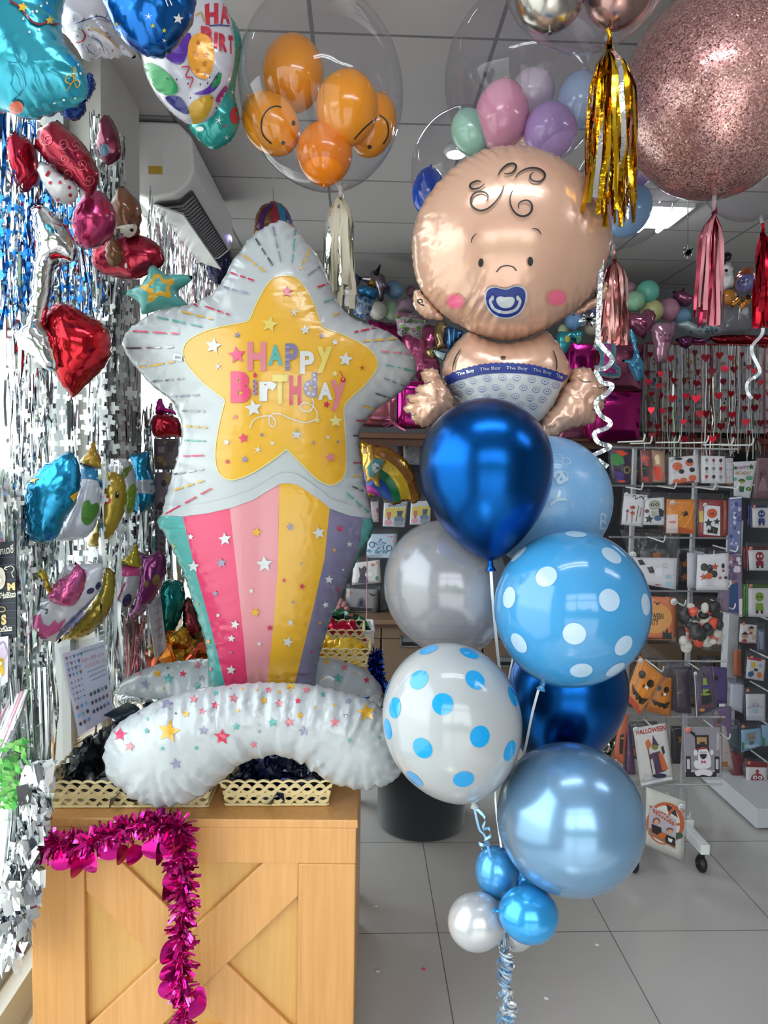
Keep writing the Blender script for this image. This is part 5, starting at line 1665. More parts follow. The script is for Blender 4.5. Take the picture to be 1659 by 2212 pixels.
def streamers(label, xr, ytop, ybot, n, mats, w=.006, cross=None, seed=0, cm=None, name='foil_curtain', wav=.01, split=2, dy=0.0):
    """curtain of hanging foil strands along the window; optional cross-shaped foil pieces"""
    q = random.Random(seed)
    t = thing(name, label, 'curtain', tuple(P(sum(xr) / 2, ybot((xr[0] + xr[1]) / 2), plane_Y(sum(xr) / 2) + dy)))
    mbs = [MB() for _ in range(split)]
    for i in range(n):
        x = q.uniform(*xr)
        Y = plane_Y(x) + q.uniform(-.03, .03) + dy
        y0 = ytop(x) + q.uniform(-12, 12)
        y1 = ybot(x) + q.uniform(-40, 40)
        a, b_ = P(x, y0, Y), P(x + q.uniform(-10, 10), y1, Y + q.uniform(-.03, .03))
        pts, sides = [], []
        ph, ph2 = q.uniform(0, 6), q.uniform(0, 6)
        N = max(6, int((a - b_).length / .05))
        for k in range(N + 1):
            u = k / N
            pts.append(a.lerp(b_, u) + Vector((math.sin(ph + u * 11) * wav * .5, math.cos(ph2 + u * 9) * wav * 1.2, 0)))
            tw = ph + 3.5 * math.sin(u * 5 + ph2)
            sides.append(Vector((math.cos(tw), math.sin(tw), 0)))
        mbs[i % split].ribbon(pts, w * q.uniform(.5, 1.4), sides, q.randrange(len(mats)))
    for m_ in mbs:
        m_.build('strand_sheet', mats, t)
    if cross:
        rest = MB()
        for ci, (x, y, s) in enumerate(sorted(cross, key=lambda c_: -c_[2])):
            mb = MB() if ci < 100 else rest
            Y = plane_Y(x) + q.uniform(-.05, -.02) + dy
            c = P(x, y, Y)
            an, tl = q.uniform(-.7, .3), q.uniform(-.3, .3)
            ax = Vector((math.cos(an), math.sin(an) , 0))
            up = Vector((0, 0, 1)) * math.cos(tl) + ax * math.sin(tl)
            ax = ax * math.cos(tl) - Vector((0, 0, 1)) * math.sin(tl)
            r, w_ = s * Y / F, s * Y / F * .36
            o = [(-w_, r), (w_, r), (w_, w_), (r, w_), (r, -w_), (w_, -w_), (w_, -r), (-w_, -r), (-w_, -w_), (-r, -w_), (-r, w_), (-w_, w_)]
            nn = ax.cross(up)
            b0 = [c + ax * u + up * v + nn * .004 * math.sin(u / r * 2) for u, v in o]
            mb.add(b0, [(0, 1, 2, 11), (2, 3, 4, 5), (5, 6, 7, 8), (8, 9, 10, 11), (11, 2, 5, 8)], 0)
            if ci < 100:
                mb.build('foil_cross', cm, t)
        if rest.v:
            rest.build('foil_cross', cm, t, kind='stuff')
    return t


q = random.Random(77)


def grid(xr, yr, dx, dy, s, keep=.9, slope=0.0):
    o = []
    i = 0
    x = xr[0]
    while x < xr[1]:
        y = yr[0]
        while y < yr[1]:
            if q.random() < keep:
                o.append((x + q.uniform(-.25, .25) * dx, y + q.uniform(-.2, .2) * dy + slope * (x - xr[0]), s * q.uniform(.8, 1.15)))
            y += dy
        x += dx
    return o


streamers('silver foil streamer curtain with blue foil crosses high in the window', (-20, 225), lambda x: 225 + .55 * max(x, 0), lambda x: 690, 120, [M_str, M_str2, M_str, mat('2a6fb8', .2, .9)], .008, grid((0, 215), (430, 690), 17, 24, 10), 1, M_bluec)
streamers('silver foil streamer curtain with glare-whitened crosses in the middle of the window', (20, 300), lambda x: 600, lambda x: 1290, 110, [M_str, M_str2, M_str2], .006, grid((62, 225), (690, 1290), 26, 34, 15.5, .95) + grid((218, 292), (600, 1120), 21, 31, 13.5), 2, M_strw, dy=.03)
streamers('silver foil streamer curtain hanging beside the pillar', (195, 268), lambda x: 240 + .9 * (x - 195), lambda x: 640, 70, [M_str, M_str2, M_strw], .008, grid((205, 262), (300, 470), 14, 22, 9), 3, M_strw)
streamers('bright silver foil streamer curtain in the far window behind the teal star', (322, 470), lambda x: 415 + 1.35 * (x - 330), lambda x: 700, 130, [M_str, M_strw, mat('e7c6d0', .2, .7), M_str2], .009, None, 4, None)
streamers('clear and silver streamer curtain in the far window beside the striped column', (295, 400), lambda x: 880, lambda x: 1330, 60, [M_bag, M_str, M_str2], .012, None, 5, None, dy=-.02)
streamers('silver foil streamer curtain behind the price list sleeve', (215, 335), lambda x: 1000, lambda x: 1570, 110, [M_str, M_str2, M_bag, M_strw], .009, grid((225, 290), (1010, 1250), 20, 32, 11), 8, M_strw, dy=-.38)
streamers('thick silver tinsel curtain hanging down the left edge', (-25, 118), lambda x: 1010 + 1.5 * max(x, 0), lambda x: 1690, 120, [M_str, M_strw, M_str2, mat('b9cfc6', .25, .5)], .010, grid((0, 110), (1020, 1680), 21, 34, 11, .8), 6, M_strw)
# the ragged silver curtain in front of the crate's corner
t = thing('foil_curtain', 'ragged silver foil fringe draped over the left corner of the wooden crate', 'curtain', tuple(P(40, 2080, 1.62)))
mb = MB()
qq = random.Random(9)
for i in range(360):
    v = qq.random()
    y = 1640 + v * 430
    xl, xr_ = np.interp(y, [1600, 1760, 1900, 2000, 2090], [55, 45, 5, -10, -10]), np.interp(y, [1600, 1700, 1780, 1880, 1960, 2040, 2090], [110, 112, 100, 88, 68, 52, 20])
    x = qq.uniform(xl, xr_)
    Y = 1.66 + qq.uniform(-.05, .02)
    c = P(x, y, Y)
    L, w_ = qq.uniform(.02, .05), qq.uniform(.006, .018)
    an, tl = qq.uniform(-1.2, 1.2), qq.uniform(-.7, .7)
    ax = Vector((math.cos(an), math.sin(an), qq.uniform(-.6, .6))).normalized()
    dn = Vector((math.sin(tl) * .6, qq.uniform(-.5, .5), -1)).normalized()
    mb.add([c - ax * w_, c + ax * w_, c + ax * w_ * .7 + dn * L + Vector((0, qq.uniform(-.01, .01), 0)), c - ax * w_ * .8 + dn * L], [(0, 1, 2, 3)], i % 3, True)
for i in range(60):
    x = qq.uniform(10, 108)
    a, b_ = P(x, 1480 + qq.uniform(-40, 60), 1.74), P(x * .55 + qq.uniform(-8, 8), 1960 + qq.uniform(-60, 90), 1.66 + qq.uniform(-.03, .02))
    mb.ribbon([a, a.lerp(b_, .33) + Vector((.02, 0, 0)), a.lerp(b_, .66) + Vector((.015, 0, 0)), b_], .006, Vector((math.cos(i), math.sin(i), 0)), i % 3)
mb.build('fringe', [M_str, M_strw, mat('b4b8bd', .12, 1.0)], t)
# streamer rolls and green bag at the far left edge
t = thing('party_bag', 'clear bag of bright green foil leaves at the left edge', 'bag', tuple(P(25, 1760, 1.66)))
mb = MB()
for i in range(170):
    c = P(qq.uniform(-25, 56), qq.uniform(1600, 1745), 1.66 + qq.uniform(-.02, .03))
    d = Vector((qq.uniform(-1, 1), qq.uniform(-.5, .5), qq.uniform(-1, 1))).normalized() * .012
    e_ = d.cross(Vector((0, 1, .2))).normalized() * .008
    mb.add([c - d, c + e_, c + d, c - e_], [(0, 1, 2, 3)], i % 2)
mb.build('foil_leaves', [mat('4fbf45', .3, .2, sub=.3), mat('8ad86a', .35, .1, sub=.3)], t)
card([(-30, 1590), (58, 1590), (56, 1770), (-30, 1780)], 1.61, .08, bow=.02).build('clear_bag', M_bag, t)
mb = MB()
for i in range(7):
    a, b_ = P(60 - i * 9, 1490 + i * 4, 1.72 + .01 * i), P(2 - i * 10, 1640 + i * 5, 1.66 + .01 * i)
    mb.tube([a, b_], .008, 10, i % 3)
mb.build('foil_curtain_roll', [M_str, mat('d39bb4', .2, .6), M_strw], label='bundle of rolled silver and pink foil tubes leaning at the left edge', cat='roll')

# ------------------------------------------------------------------ signs
qd = K(cC, [(-30, 240), (110, 230), (118, 930), (-30, 950)])
mb = card(qd, 1.74, .006, 0)
pr = Printer(mb, 8, .0008)
for i in range(12):
    y = 290 + i * 55
    draw(pr, [('s', 2, [(-25, y + 6), (112, y)], 3)], cC)
draw(pr, [('t', 1, [(0, 268), (96, 250), (98, 315), (2, 330)], 'กเดซี่', .01), ('t', 3, [(52, 535), (108, 530), (110, 585), (55, 590)], 'M', .06), ('t', 1, [(0, 605), (112, 590), (113, 630), (0, 645)], '74x80cm', .02), ('s', 1, [(20, 645), (112, 632)], 5), ('t', 3, [(8, 765), (45, 760), (47, 835), (10, 840)], 'S', .06), ('t', 1, [(-25, 850), (86, 838), (87, 875), (-25, 890)], '52x42cm', .02), ('s', 1, [(-20, 888), (87, 877)], 5), ('s', 1, [(98, 495), (85, 460), (102, 435), (80, 410), (32, 430)], 5), ('s', 1, [(50, 412), (30, 430), (52, 440)], 5), ('e', 1, (0, 500), 40, 80), ('o', 3, (10, 725), 28, 18, 5)], cC)
mb.build('sign_board', [mat('20242e', .5), mat('e9e4d4', .6), mat('55607a', .6), mat('e3c98c', .6)], label='black sign board with balloon sizes M and S at the left edge', cat='sign')
qd = K(cC, [(-40, 945), (60, 920), (120, 1270), (-40, 1320)])
mb = card(K(cC, [(-30, 930), (58, 920), (55, 1250), (-30, 1310)]), 1.73, .004)
draw(Printer(mb, 8, .0008), [('e', 1, (0, 1120), 26, 70), ('e', 1, (10, 1170), 20, 40), ('s', 2, [(-20, 1000), (20, 960), (45, 1010), (40, 1060)], 10), ('e', 3, (20, 1040), 30, 40)], cC)
mb.build('poster', [mat('d9d6e2', .4), mat('e0b830', .5), mat('a08ab0', .5), mat('c9b8cf', .5)], label='pale poster with a yellow bunch printed on it, below the black sign', cat='poster')
t = thing('price_sheet', 'white price list in a clear sleeve, covered in small printed hearts, stars and balloons', 'sign', tuple(P(170, 1590, 1.9)))
qd = K(cC, [(452, 1045), (752, 958), (822, 1490), (572, 1640)])
mb = card(qd, [1.86, 1.98, 1.96, 1.84], .002)
pr = Printer(mb, 10, .0008)
cols_ = (2, 3, 4, 1, 5)
its = []
q5 = random.Random(12)
for r in range(4):
    for c in range(4 if r else 5):
        u, v = .04 + c * .09, .06 + r * .07 + .0
        its.append(('p', 1 + (r * 3 + c * 2) % 5, [(u, v), (u + .02, v - .012), (u + .035, v), (u + .05, v - .012), (u + .07, v), (u + .035, v + .045)]))
for r in range(4):
    for c in range(4):
        its.append(('*', 1 + (r + c * 2) % 5, (.08 + c * .085, .37 + r * .07), .036))
for r in range(3):
    for c in range(3):
        its.append(('e', 1 + (r * 2 + c) % 5, (.1 + c * .12, .68 + r * .1), .034, .05))
    for c in range(5):
        its.append(('e', 5 if c < 3 else 1 + (r + c) % 5, (.5 + c * .1, .6 + r * .11), .034, .05))
its += [('t', 5, (.38, .03, .98, .085), 'ลูกโป่งฟอยล์ดาว หัวใจ'), ('t', 6, (.40, .12, .96, .18), 'ใบละ 300 บาท'), ('t', 6, (.46, .21, .98, .26), '12 ใบขึ้นไป ใบละ 250'), ('s', 5, [(.5, .32), (.96, .31)], .012), ('s', 5, [(.52, .38), (.96, .37)], .012), ('s', 5, [(.58, .44), (.96, .43)], .012)]
draw(pr, rel(qd, its), None)
mb.build('sheet', [mat('e6e6f0', .5, sub=.2), mat('6f4a4a', .5), mat('5b7fb8', .5), mat('6fa3d6', .5), mat('5f9aa0', .5), mat('3c3f52', .5), mat('a5605a', .5)], t)
card(grow(qd, 1.07, 8), [1.85, 1.97, 1.95, 1.83], .006).build('clear_sleeve', film('f6f6fa', 1.35, .04, .12), t)
qd = K(cX, [(400, 420), (545, 330), (665, 1340), (420, 1560)])
mb = card([(318, 1297), (346, 1281), (360, 1400), (336, 1424)], [2.4, 2.5, 2.5, 2.4], .002)
draw(Printer(mb, 8, .0008), rel([(318, 1297), (346, 1281), (360, 1400), (336, 1424)], [('t', 1, (.3, .12, .85, .17), 'จำนวน'), ('t', 1, (.3, .26, .85, .31), 'จำนวน'), ('t', 2, (.35, .40, .9, .45), 'ชิ้น 20 baht'), ('t', 2, (.25, .54, .9, .59), 'ชิ้น 200 baht'), ('t', 2, (.4, .68, .85, .73), '140 baht')]), None)
mb.build('price_sheet', [mat('dddce6', .5, sub=.2), mat('5a62a0', .5), mat('3c3f4a', .5)], label='white price sheet with prices in baht, left of the teal caterpillar', cat='sign')
mb = MB()
for i in range(26):
    a = P(qq.uniform(268, 318), 1335 + qq.uniform(-8, 14), 2.3 + qq.uniform(-.05, .05))
    b_ = P(qq.uniform(278, 322), 1478, 2.3 + qq.uniform(-.05, .05))
    mb.tube([a, b_], .004, 6, i % 3)
t = thing('straw_pack', 'clear pack of rose and silver foil sticks standing behind the price list', 'pack', tuple(P(300, 1480, 2.3)))
mb.build('foil_sticks', [mat('a34a58', .2, .8), M_str2, mat('c9a49a', .2, .8)], t)
card([(262, 1325), (326, 1300), (330, 1482), (266, 1490)], 2.22, .12, bow=.01).build('clear_bag', M_bag, t)


# ================================================================== ON AND BEHIND THE CRATE
def basket(label, x0, x1, z0, Y0, dep, h, flare=.014, name='woven_basket', mats=None, group='cream woven trays'):
    """shallow woven plastic tray: braided walls with scalloped rims"""
    m = mat('dccb9a', .42, coat=.1)
    t = thing(name, label, 'basket', ((x0 + x1) / 2, Y0 + dep / 2, z0), group)
    mb = MB()
    mb.span((x0 + .004, Y0 + .004, z0), (x1 - .004, Y0 + dep - .004, z0 + .004))
    mb.build('base_sheet', m, t)
    for (a, b_, nrm) in (((x0, Y0), (x1, Y0), (0, -1)), ((x1, Y0), (x1, Y0 + dep), (1, 0)), ((x1, Y0 + dep), (x0, Y0 + dep), (0, 1)), ((x0, Y0 + dep), (x0, Y0), (-1, 0))):
        L = math.hypot(b_[0] - a[0], b_[1] - a[1])
        k = max(2, round(L / .03))
        lam = L / k
        d = Vector(((b_[0] - a[0]) / L, (b_[1] - a[1]) / L, 0))
        nv = Vector((nrm[0], nrm[1], 0))

        def at(u, z, o=0):
            # corners flare outward together
            e = flare * z / h
            s_ = (u / L - .5) * 2
            return Vector((a[0], a[1], z0)) + d * (u + s_ * e) + nv * (e + o) + Vector((0, 0, z))
        wall = MB()
        for row in range(2):
            zc = h * (.3 + .4 * row)
            for ph in (0, PI):
                N = k * 10
                pts, top, bot = [], [], []
                for i in range(N + 1):
                    u = L * i / N
                    w = 2 * PI * u / lam * .5 + ph + row * PI / 2
                    z = min(max(zc + math.sin(w) * h * .17, .004), h)
                    o = .0022 * math.cos(w)
                    hw = h * .09
                    top.append(at(u, min(z + hw, h + .003), o))
                    bot.append(at(u, max(z - hw, .0), o))
                vs = bot + top
                n = N + 1
                wall.add(vs, [(i, i + 1, n + i + 1, n + i) for i in range(N)])
                wall.add([v - nv * .002 for v in vs], [(i, n + i, n + i + 1, i + 1) for i in range(N)])
        for z, s_ in ((h, 1), (0.004, -1)):
            pts = []
            for i in range(k * 8 + 1):
                u = L * i / (k * 8)
                pts.append(at(u, max(.003, z + s_ * .006 * abs(math.sin(PI * u / lam * 1.0))), .001))
            wall.tube(pts, .0036, 6)
        wall.build('woven_wall', m, t)
    return t


def heap(label, c, r, n, mats, cat='foil', name='crumpled_foil', size=.05, seed=0, kind=None, group=None, flat=.6):
    """heap of crumpled foil sheets"""
    q = random.Random(seed)
    mb = MB()
    for i in range(n):
        a, b_ = q.uniform(0, 2 * PI), q.uniform(0, 1)
        k = math.sqrt(q.random())
        p = Vector(c) + Vector((math.cos(a) * r[0] * k, math.sin(a) * r[1] * k, r[2] * (1 - k * k) * q.uniform(.25, 1)))
        nv = Vector((q.gauss(0, flat), q.gauss(-.3, flat), 1)).normalized()
        u = nv.cross(Vector((q.random(), q.random(), .1))).normalized()
        v = nv.cross(u)
        s = size * q.uniform(.6, 1.3)
        ph = [q.uniform(0, 6) for _ in range(4)]
        vs = []
        for j in range(5):
            for l_ in range(5):
                x, y = (l_ / 4 - .5) * s, (j / 4 - .5) * s
                w = .22 * s * math.sin(ph[0] + x / s * 6) + .2 * s * math.sin(ph[1] + y / s * 7 + x / s * 3) - 1.1 * (x * x + y * y) / s
                vs.append(p + u * x + v * y + nv * w)
        mb.add(vs, [(j * 5 + l_, j * 5 + l_ + 1, j * 5 + l_ + 6, j * 5 + l_ + 5) for j in range(4) for l_ in range(4)], i % len(mats), i % 3 == 0)
    return mb.build(name, mats, label=label, cat=cat, kind=kind, group=group)


def onz(x, y, z):
    return Pz(x, y, z)


zt = ctop + .001
a = onz(112, 1744, zt)
b_ = onz(447, 1744, zt)
basket('long cream woven tray under the left foot of the star balloon', a.x, b_.x, zt, a.y, .2, .068)
a2 = onz(489, 1740, zt)
b2 = onz(707, 1740, zt)
basket('shorter cream woven tray between the feet of the star balloon', a2.x, b2.x, zt, a2.y, .2, .066)
M_blk = mat('101216', .28, .0, coat=.4)
M_nav = mat('0c1a44', .22, .6, coat=.3)
heap('heap of crumpled black foil bags in the long cream tray', ((a.x + b_.x) / 2 - .045, a.y + .105, zt + .035), (.155, .08, .17), 130, [M_blk, mat('1b1e24', .3, coat=.4), mat('12212a', .3, .3)], 'foil bags', size=.055, seed=3, kind='stuff')
heap('crumpled navy foil bags filling the tray between the balloon feet', ((a2.x + b2.x) / 2, a2.y + .1, zt + .03), (.115, .085, .10), 90, [M_nav, mat('0a1230', .25, .4, coat=.3)], 'foil bags', size=.05, seed=4, kind='stuff')

# pink tinsel garland on the crate
gp = [(200, 380, 1.68), (260, 372, 1.66), (330, 385, 1.665), (400, 370, 1.66), (470, 340, 1.66), (540, 325, 1.66), (600, 300, 1.66), (680, 300, 1.66), (750, 295, 1.66), (805, 300, 1.66), (815, 360, 1.66), (808, 440, 1.66), (815, 520, 1.66), (825, 600, 1.66), (825, 700, 1.66), (815, 800, 1.66), (812, 900, 1.66), (815, 1000, 1.66), (820, 1100, 1.66), (820, 1230, 1.66)]
path = [Vector(v) for v in spline([tuple(P(x, y, d)) for x, y, d in K(cK, gp)], 10, False)]
gt_ = thing('tinsel_garland', 'hot pink tinsel garland with round foil discs hanging over the crate front', 'garland', tuple(path[-1]))
M_pk = [mat('d21c8e', .16, .85), mat('a3126c', .18, .9), mat('ea52b4', .18, .8)]
mb = MB()
q = random.Random(21)
N = len(path)
for i in range(1750):
    u = q.random() * (N - 1)
    k = int(u)
    p = path[k].lerp(path[min(k + 1, N - 1)], u - k)
    t_ = (path[min(k + 2, N - 1)] - path[max(k - 1, 0)]).normalized()
    d = Vector((q.gauss(0, 1), q.gauss(0, .8), q.gauss(0, 1)))
    d = (d - t_ * d.dot(t_) * .5).normalized()
    L = q.uniform(.018, .046)
    s_ = d.cross(Vector((q.gauss(0, 1), q.gauss(0, 1), q.gauss(0, 1)))).normalized() * q.uniform(.002, .0046)
    e1 = p + d * L * .55
    e2 = p + d * L + Vector((0, 0, -.004))
    if e2.y > CY - .004:
        e2.y = CY - .004
        e1.y = min(e1.y, CY - .004)
    mb.add([p - s_, p + s_, e1 + s_ * 1.2, e1 - s_ * 1.2, e2 + s_, e2 - s_], [(0, 1, 2, 3), (3, 2, 4, 5)], i % 3, True)
mb.tube(path, .003, 5, 1)
mb.build('tinsel_fringe', M_pk, gt_)
for x, y, rx, ry, tw in ((280, 455, 38, 50, .3), (400, 460, 42, 55, -.4), (490, 410, 50, 50, .1), (600, 430, 40, 46, .9), (682, 405, 44, 50, -.2), (345, 480, 14, 50, 1.2), (545, 430, 16, 44, 1.2), (720, 420, 10, 54, 1.3), (770, 375, 30, 60, .6), (783, 545, 42, 56, .2), (800, 385, 14, 60, 1.2), (758, 865, 22, 54, .8), (750, 960, 38, 36, .4), (760, 1035, 52, 54, -.1), (900, 1065, 46, 44, -.6), (745, 600, 12, 36, 1.1), (880, 1120, 30, 46, .7)):
    X_, Y_ = K(cK, [(x, y)])[0]
    r = max(rx, ry) / 2.0738 * 1.648 / F
    c = P(X_, Y_, 1.655 - r * abs(math.sin(tw)) * .6)
    ax = Vector((math.cos(tw), math.sin(tw), 0))
    up = Vector((0, 0, 1))
    ring = [c + ax * r * math.cos(2 * PI * i / 20) + up * r * math.sin(2 * PI * i / 20) + ax.cross(up) * .004 * math.cos(4 * PI * i / 20) for i in range(20)]
    mb = MB().add([c + ax.cross(up) * .004] + ring, [(0, 1 + i, 1 + (i + 1) % 20) for i in range(20)])
    mb.build('foil_disc', M_pk[0] if q.random() < .6 else M_pk[1], gt_)

# table behind the crate
TZ = .87
tb = thing('display_table', 'plain beige table behind the crate, holding trays of folded foil', 'table', (-.42, 2.95, 0))
soften(MB().span((WX + .08, 2.56, TZ - .03), (.028, 3.4, TZ)).build('table_top', mat('a98f6c', .5), tb), .003)
for x in (WX + .12, -.01):
    for y in (2.6, 3.36):
        MB().box((x, y, (TZ - .03) / 2), (.045, .045, TZ - .03)).build('leg', mat('8f7a5c', .5), tb)
MB().span((-.0, 2.58, .25), (.02, 3.38, TZ - .03)).build('side_panel', mat('9d855f', .5), tb)
xa, xb = P(640, 1420, 2.6).x, P(791, 1420, 2.6).x
basket('cream scalloped tray of yellow foil right of the striped column', xa, xb, TZ, 2.6, .14, .065)
heap('folded yellow foil sheets in the tray right of the striped column', ((xa + xb) / 2, 2.67, TZ + .035), (.12, .06, .05), 50, [mat('eab317', .3, .3), mat('f2c53a', .32, .2)], 'foil sheets', size=.07, seed=6, kind='stuff', flat=.35)
xa, xb = P(640, 1400, 2.78).x, P(778, 1400, 2.78).x
basket('cream scalloped tray of red foil behind the yellow foil', xa, xb, TZ + .01, 2.77, .15, .085)
heap('folded crimson foil sheets in the second tray behind the yellow foil', ((xa + xb) / 2, 2.85, TZ + .06), (.11, .07, .055), 55, [mat('c8173f', .2, .7), mat('a5113a', .2, .7)], 'foil sheets', size=.07, seed=7, kind='stuff', flat=.4)
# white plastic basket
x0, x1 = P(650, 1380, 3.02).x, P(803, 1380, 3.02).x
t = thing('plastic_basket', 'white plastic basket with slotted sides behind the red foil tray', 'basket', ((x0 + x1) / 2, 3.1, TZ))
z1 = P(700, 1363, 3.02).z
mw = mat('e4e6e6', .35, coat=.2)
mb = MB().span((x0, 3.02, TZ), (x1, 3.22, TZ + .006))
for i in range(24):
    x = x0 + .006 + (x1 - x0 - .012) * i / 23
    for y in (3.02, 3.22):
        mb.box((x, y, (TZ + z1) / 2), (.007, .005, z1 - TZ))
for i in range(14):
    for x in (x0, x1):
        mb.box((x, 3.02 + .2 * i / 13, (TZ + z1) / 2), (.005, .008, z1 - TZ))
mb.build('slatted_wall', mw, t)
mb = MB().tube([(x0 - .008, 3.01, z1), (x1 + .0, 3.01, z1), (x1 + .008, 3.02, z1), (x1 + .008, 3.22, z1), (x1, 3.23, z1), (x0 - .008, 3.23, z1)], .007, 8)
mb.span((x0, 3.008, z1 - .05), (x1 + .006, 3.014, z1)).span((x1 + .002, 3.01, z1 - .05), (x1 + .009, 3.23, z1)).span((x0, 3.226, z1 - .03), (x1, 3.232, z1))
mb.build('rim', mw, t)
heap('dark green foil pieces in the white plastic basket', ((x0 + x1) / 2, 3.12, TZ + .02), (.13, .07, .08), 40, [mat('2f6b4a', .25, .5), mat('15201a', .3, .3)], 'foil', size=.06, seed=9, kind='stuff')
tp = P(722, 1345, 3.3)
for i in range(4):
    z = P(722, 1360 - i * 9, 3.3).z
    t = MB().lathe((tp.x - .02, 3.3, z), (0, 0, 1), [(.05, 0), (.062, .003), (.083, .016), (.086, .018), (.083, .02), (.06, .008), (.02, .006)], 28)
    lab = ['lowest of four stacked mint green paper plates by the column', 'second mint green paper plate from the bottom of the stack', 'third mint green paper plate from the bottom of the stack', 'topmost mint green paper plate of the stack beside the column'][i]
    t.build('paper_plate', mat('9fd3cb' if i == 3 else 'd8e6e0', .4), label=lab, cat='plate', group='stacked paper plates')
MB().lathe((tp.x - .02, 3.3, TZ), (0, 0, 1), [(.06, 0), (.075, P(722, 1360, 3.3).z - TZ)], 28).build('paper_tub', mat('6fa89c', .45), label='mint green tub under the stacked plates', cat='tub')
heap('crumpled orange and gold foil behind the star balloon on the left', tuple(P(385, 1425, 2.62)), (.10, .1, .1), 60, [mat('e2862c', .2, .7), mat('d9a53a', .2, .75), mat('e86a44', .22, .6)], 'foil', size=.09, seed=11, kind='stuff', flat=.5)
# blue tinsel at the table's side
mb = MB()
c0 = P(808, 1412, 2.7)
c1 = P(826, 1520, 2.6)
for i in range(420):
    u = q.random()
    p = c0.lerp(c1, u)
    d = Vector((q.gauss(0, 1), q.gauss(0, 1), q.gauss(0, 1))).normalized()
    s_ = d.cross(Vector((q.gauss(0, 1), 1, 0))).normalized() * .003
    mb.add([p - s_, p + s_, p + d * .034 + s_, p + d * .034 - s_], [(0, 1, 2, 3)], i % 2)
mb.tube([c0, c1], .004, 5)
mb.build('tinsel_garland', [mat('0d3fae', .2, .8), mat('082a7c', .2, .8)], label='deep blue tinsel garland hanging beside the beige table', cat='garland')

# black round stool
pf = Pz(917, 1818, 0)
r = 98 * pf.y / F
pc_ = Vector((pf.x, pf.y + r * .98, 0))
r = 97 * pc_.y / F
t = thing('stool', 'black cloth-covered round stool behind the white polka dot balloon', 'stool', tuple(pc_))
MB().lathe(pc_, (0, 0, 1), [(r * .97, 0), (r, .008), (r * 1.0, .2), (r * .985, .4), (r * .96, .425)], 48).build('drum', mat('0e1a24', .75, fuzz=.4), t)
MB().lathe(pc_ + Vector((0, 0, .42)), (0, 0, 1), [(r * .96, 0), (r * .99, .012), (r * .97, .04), (r * .7, .055), (0.01, .06)], 48).build('seat_pad', mat('10202c', .75, fuzz=.4), t)
# confetti specks on the floor
for i, (x, y, c) in enumerate(((915, 2093, 'e04f9a'), (813, 1957, 'e3dcc4'), (816, 2097, 'ddd9d4'), (1180, 2155, 'e6e6e6'), (1290, 2040, 'dedede'))):
    p = Pz(x, y, .002)
    MB().lathe(p - Vector((0, 0, .0015)), (0, 0, 1), [(.007, 0), (.0075, .001), (.005, .002)], 9).build('confetti_piece', mat(c, .4), label=['pink confetti scrap on the floor', 'cream confetti scrap on the floor beside the crate', 'white confetti scrap on the floor left of the ribbon tails', 'white confetti scrap on the floor right of the ribbon tails', 'white confetti scrap on the floor below the pearly blue balloon'][i], cat='confetti', group='confetti scraps on the floor')


# ================================================================== BACK WALL SHELVING
SHZ = P(850, 935, 4.72).z       # top of the long upper shelf
CTZ = P(800, 1338, 4.7).z       # counter top
brown = mat('6d4a3a', .45, nvar=.1)
brown2 = mat('75604e', .5, nvar=.05)
xl, xr2 = WX + .02, RX - .02
sh = thing('wall_shelf', 'long brown wall shelf carrying party balloons along the back wall', 'shelf', ((xl + xr2) / 2, 5.1, SHZ - .1))
soften(MB().span((xl, 4.72, SHZ - .035), (xr2, BY - .005, SHZ)).build('shelf_board', brown, sh), .003)
soften(MB().span((xl, 4.74, SHZ - .085), (xr2, 4.76, SHZ - .04)).build('front_rail', mat('54362a', .45), sh), .003)
for i in range(5):
    x = xl + .1 + i * 1.1
    MB().prism([(x, BY - .005, SHZ - .035), (x, 4.85, SHZ - .035), (x, BY - .005, SHZ - .3)], (.025, 0, 0)).build('bracket', brown, sh)
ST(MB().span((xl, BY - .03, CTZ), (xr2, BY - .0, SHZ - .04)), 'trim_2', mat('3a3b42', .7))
cnt = thing('counter_top', 'brown counter top running over the back drawer cabinets', 'counter', (1.2, 5.1, CTZ - .04))
soften(MB().span((xl, 4.68, CTZ - .03), (xr2, BY - .03, CTZ)).build('board', mat('7c604c', .45), cnt), .003)
MB().span((xl, 4.7, CTZ - .055), (xr2, 4.72, CTZ - .03)).build('edge_strip', mat('573a2c', .45), cnt)
x0 = P(823, 1420, 4.7).x
wcab = .68
k0 = int((xl - x0) / wcab) - 1
GC = 'brown drawer cabinets under the counter'
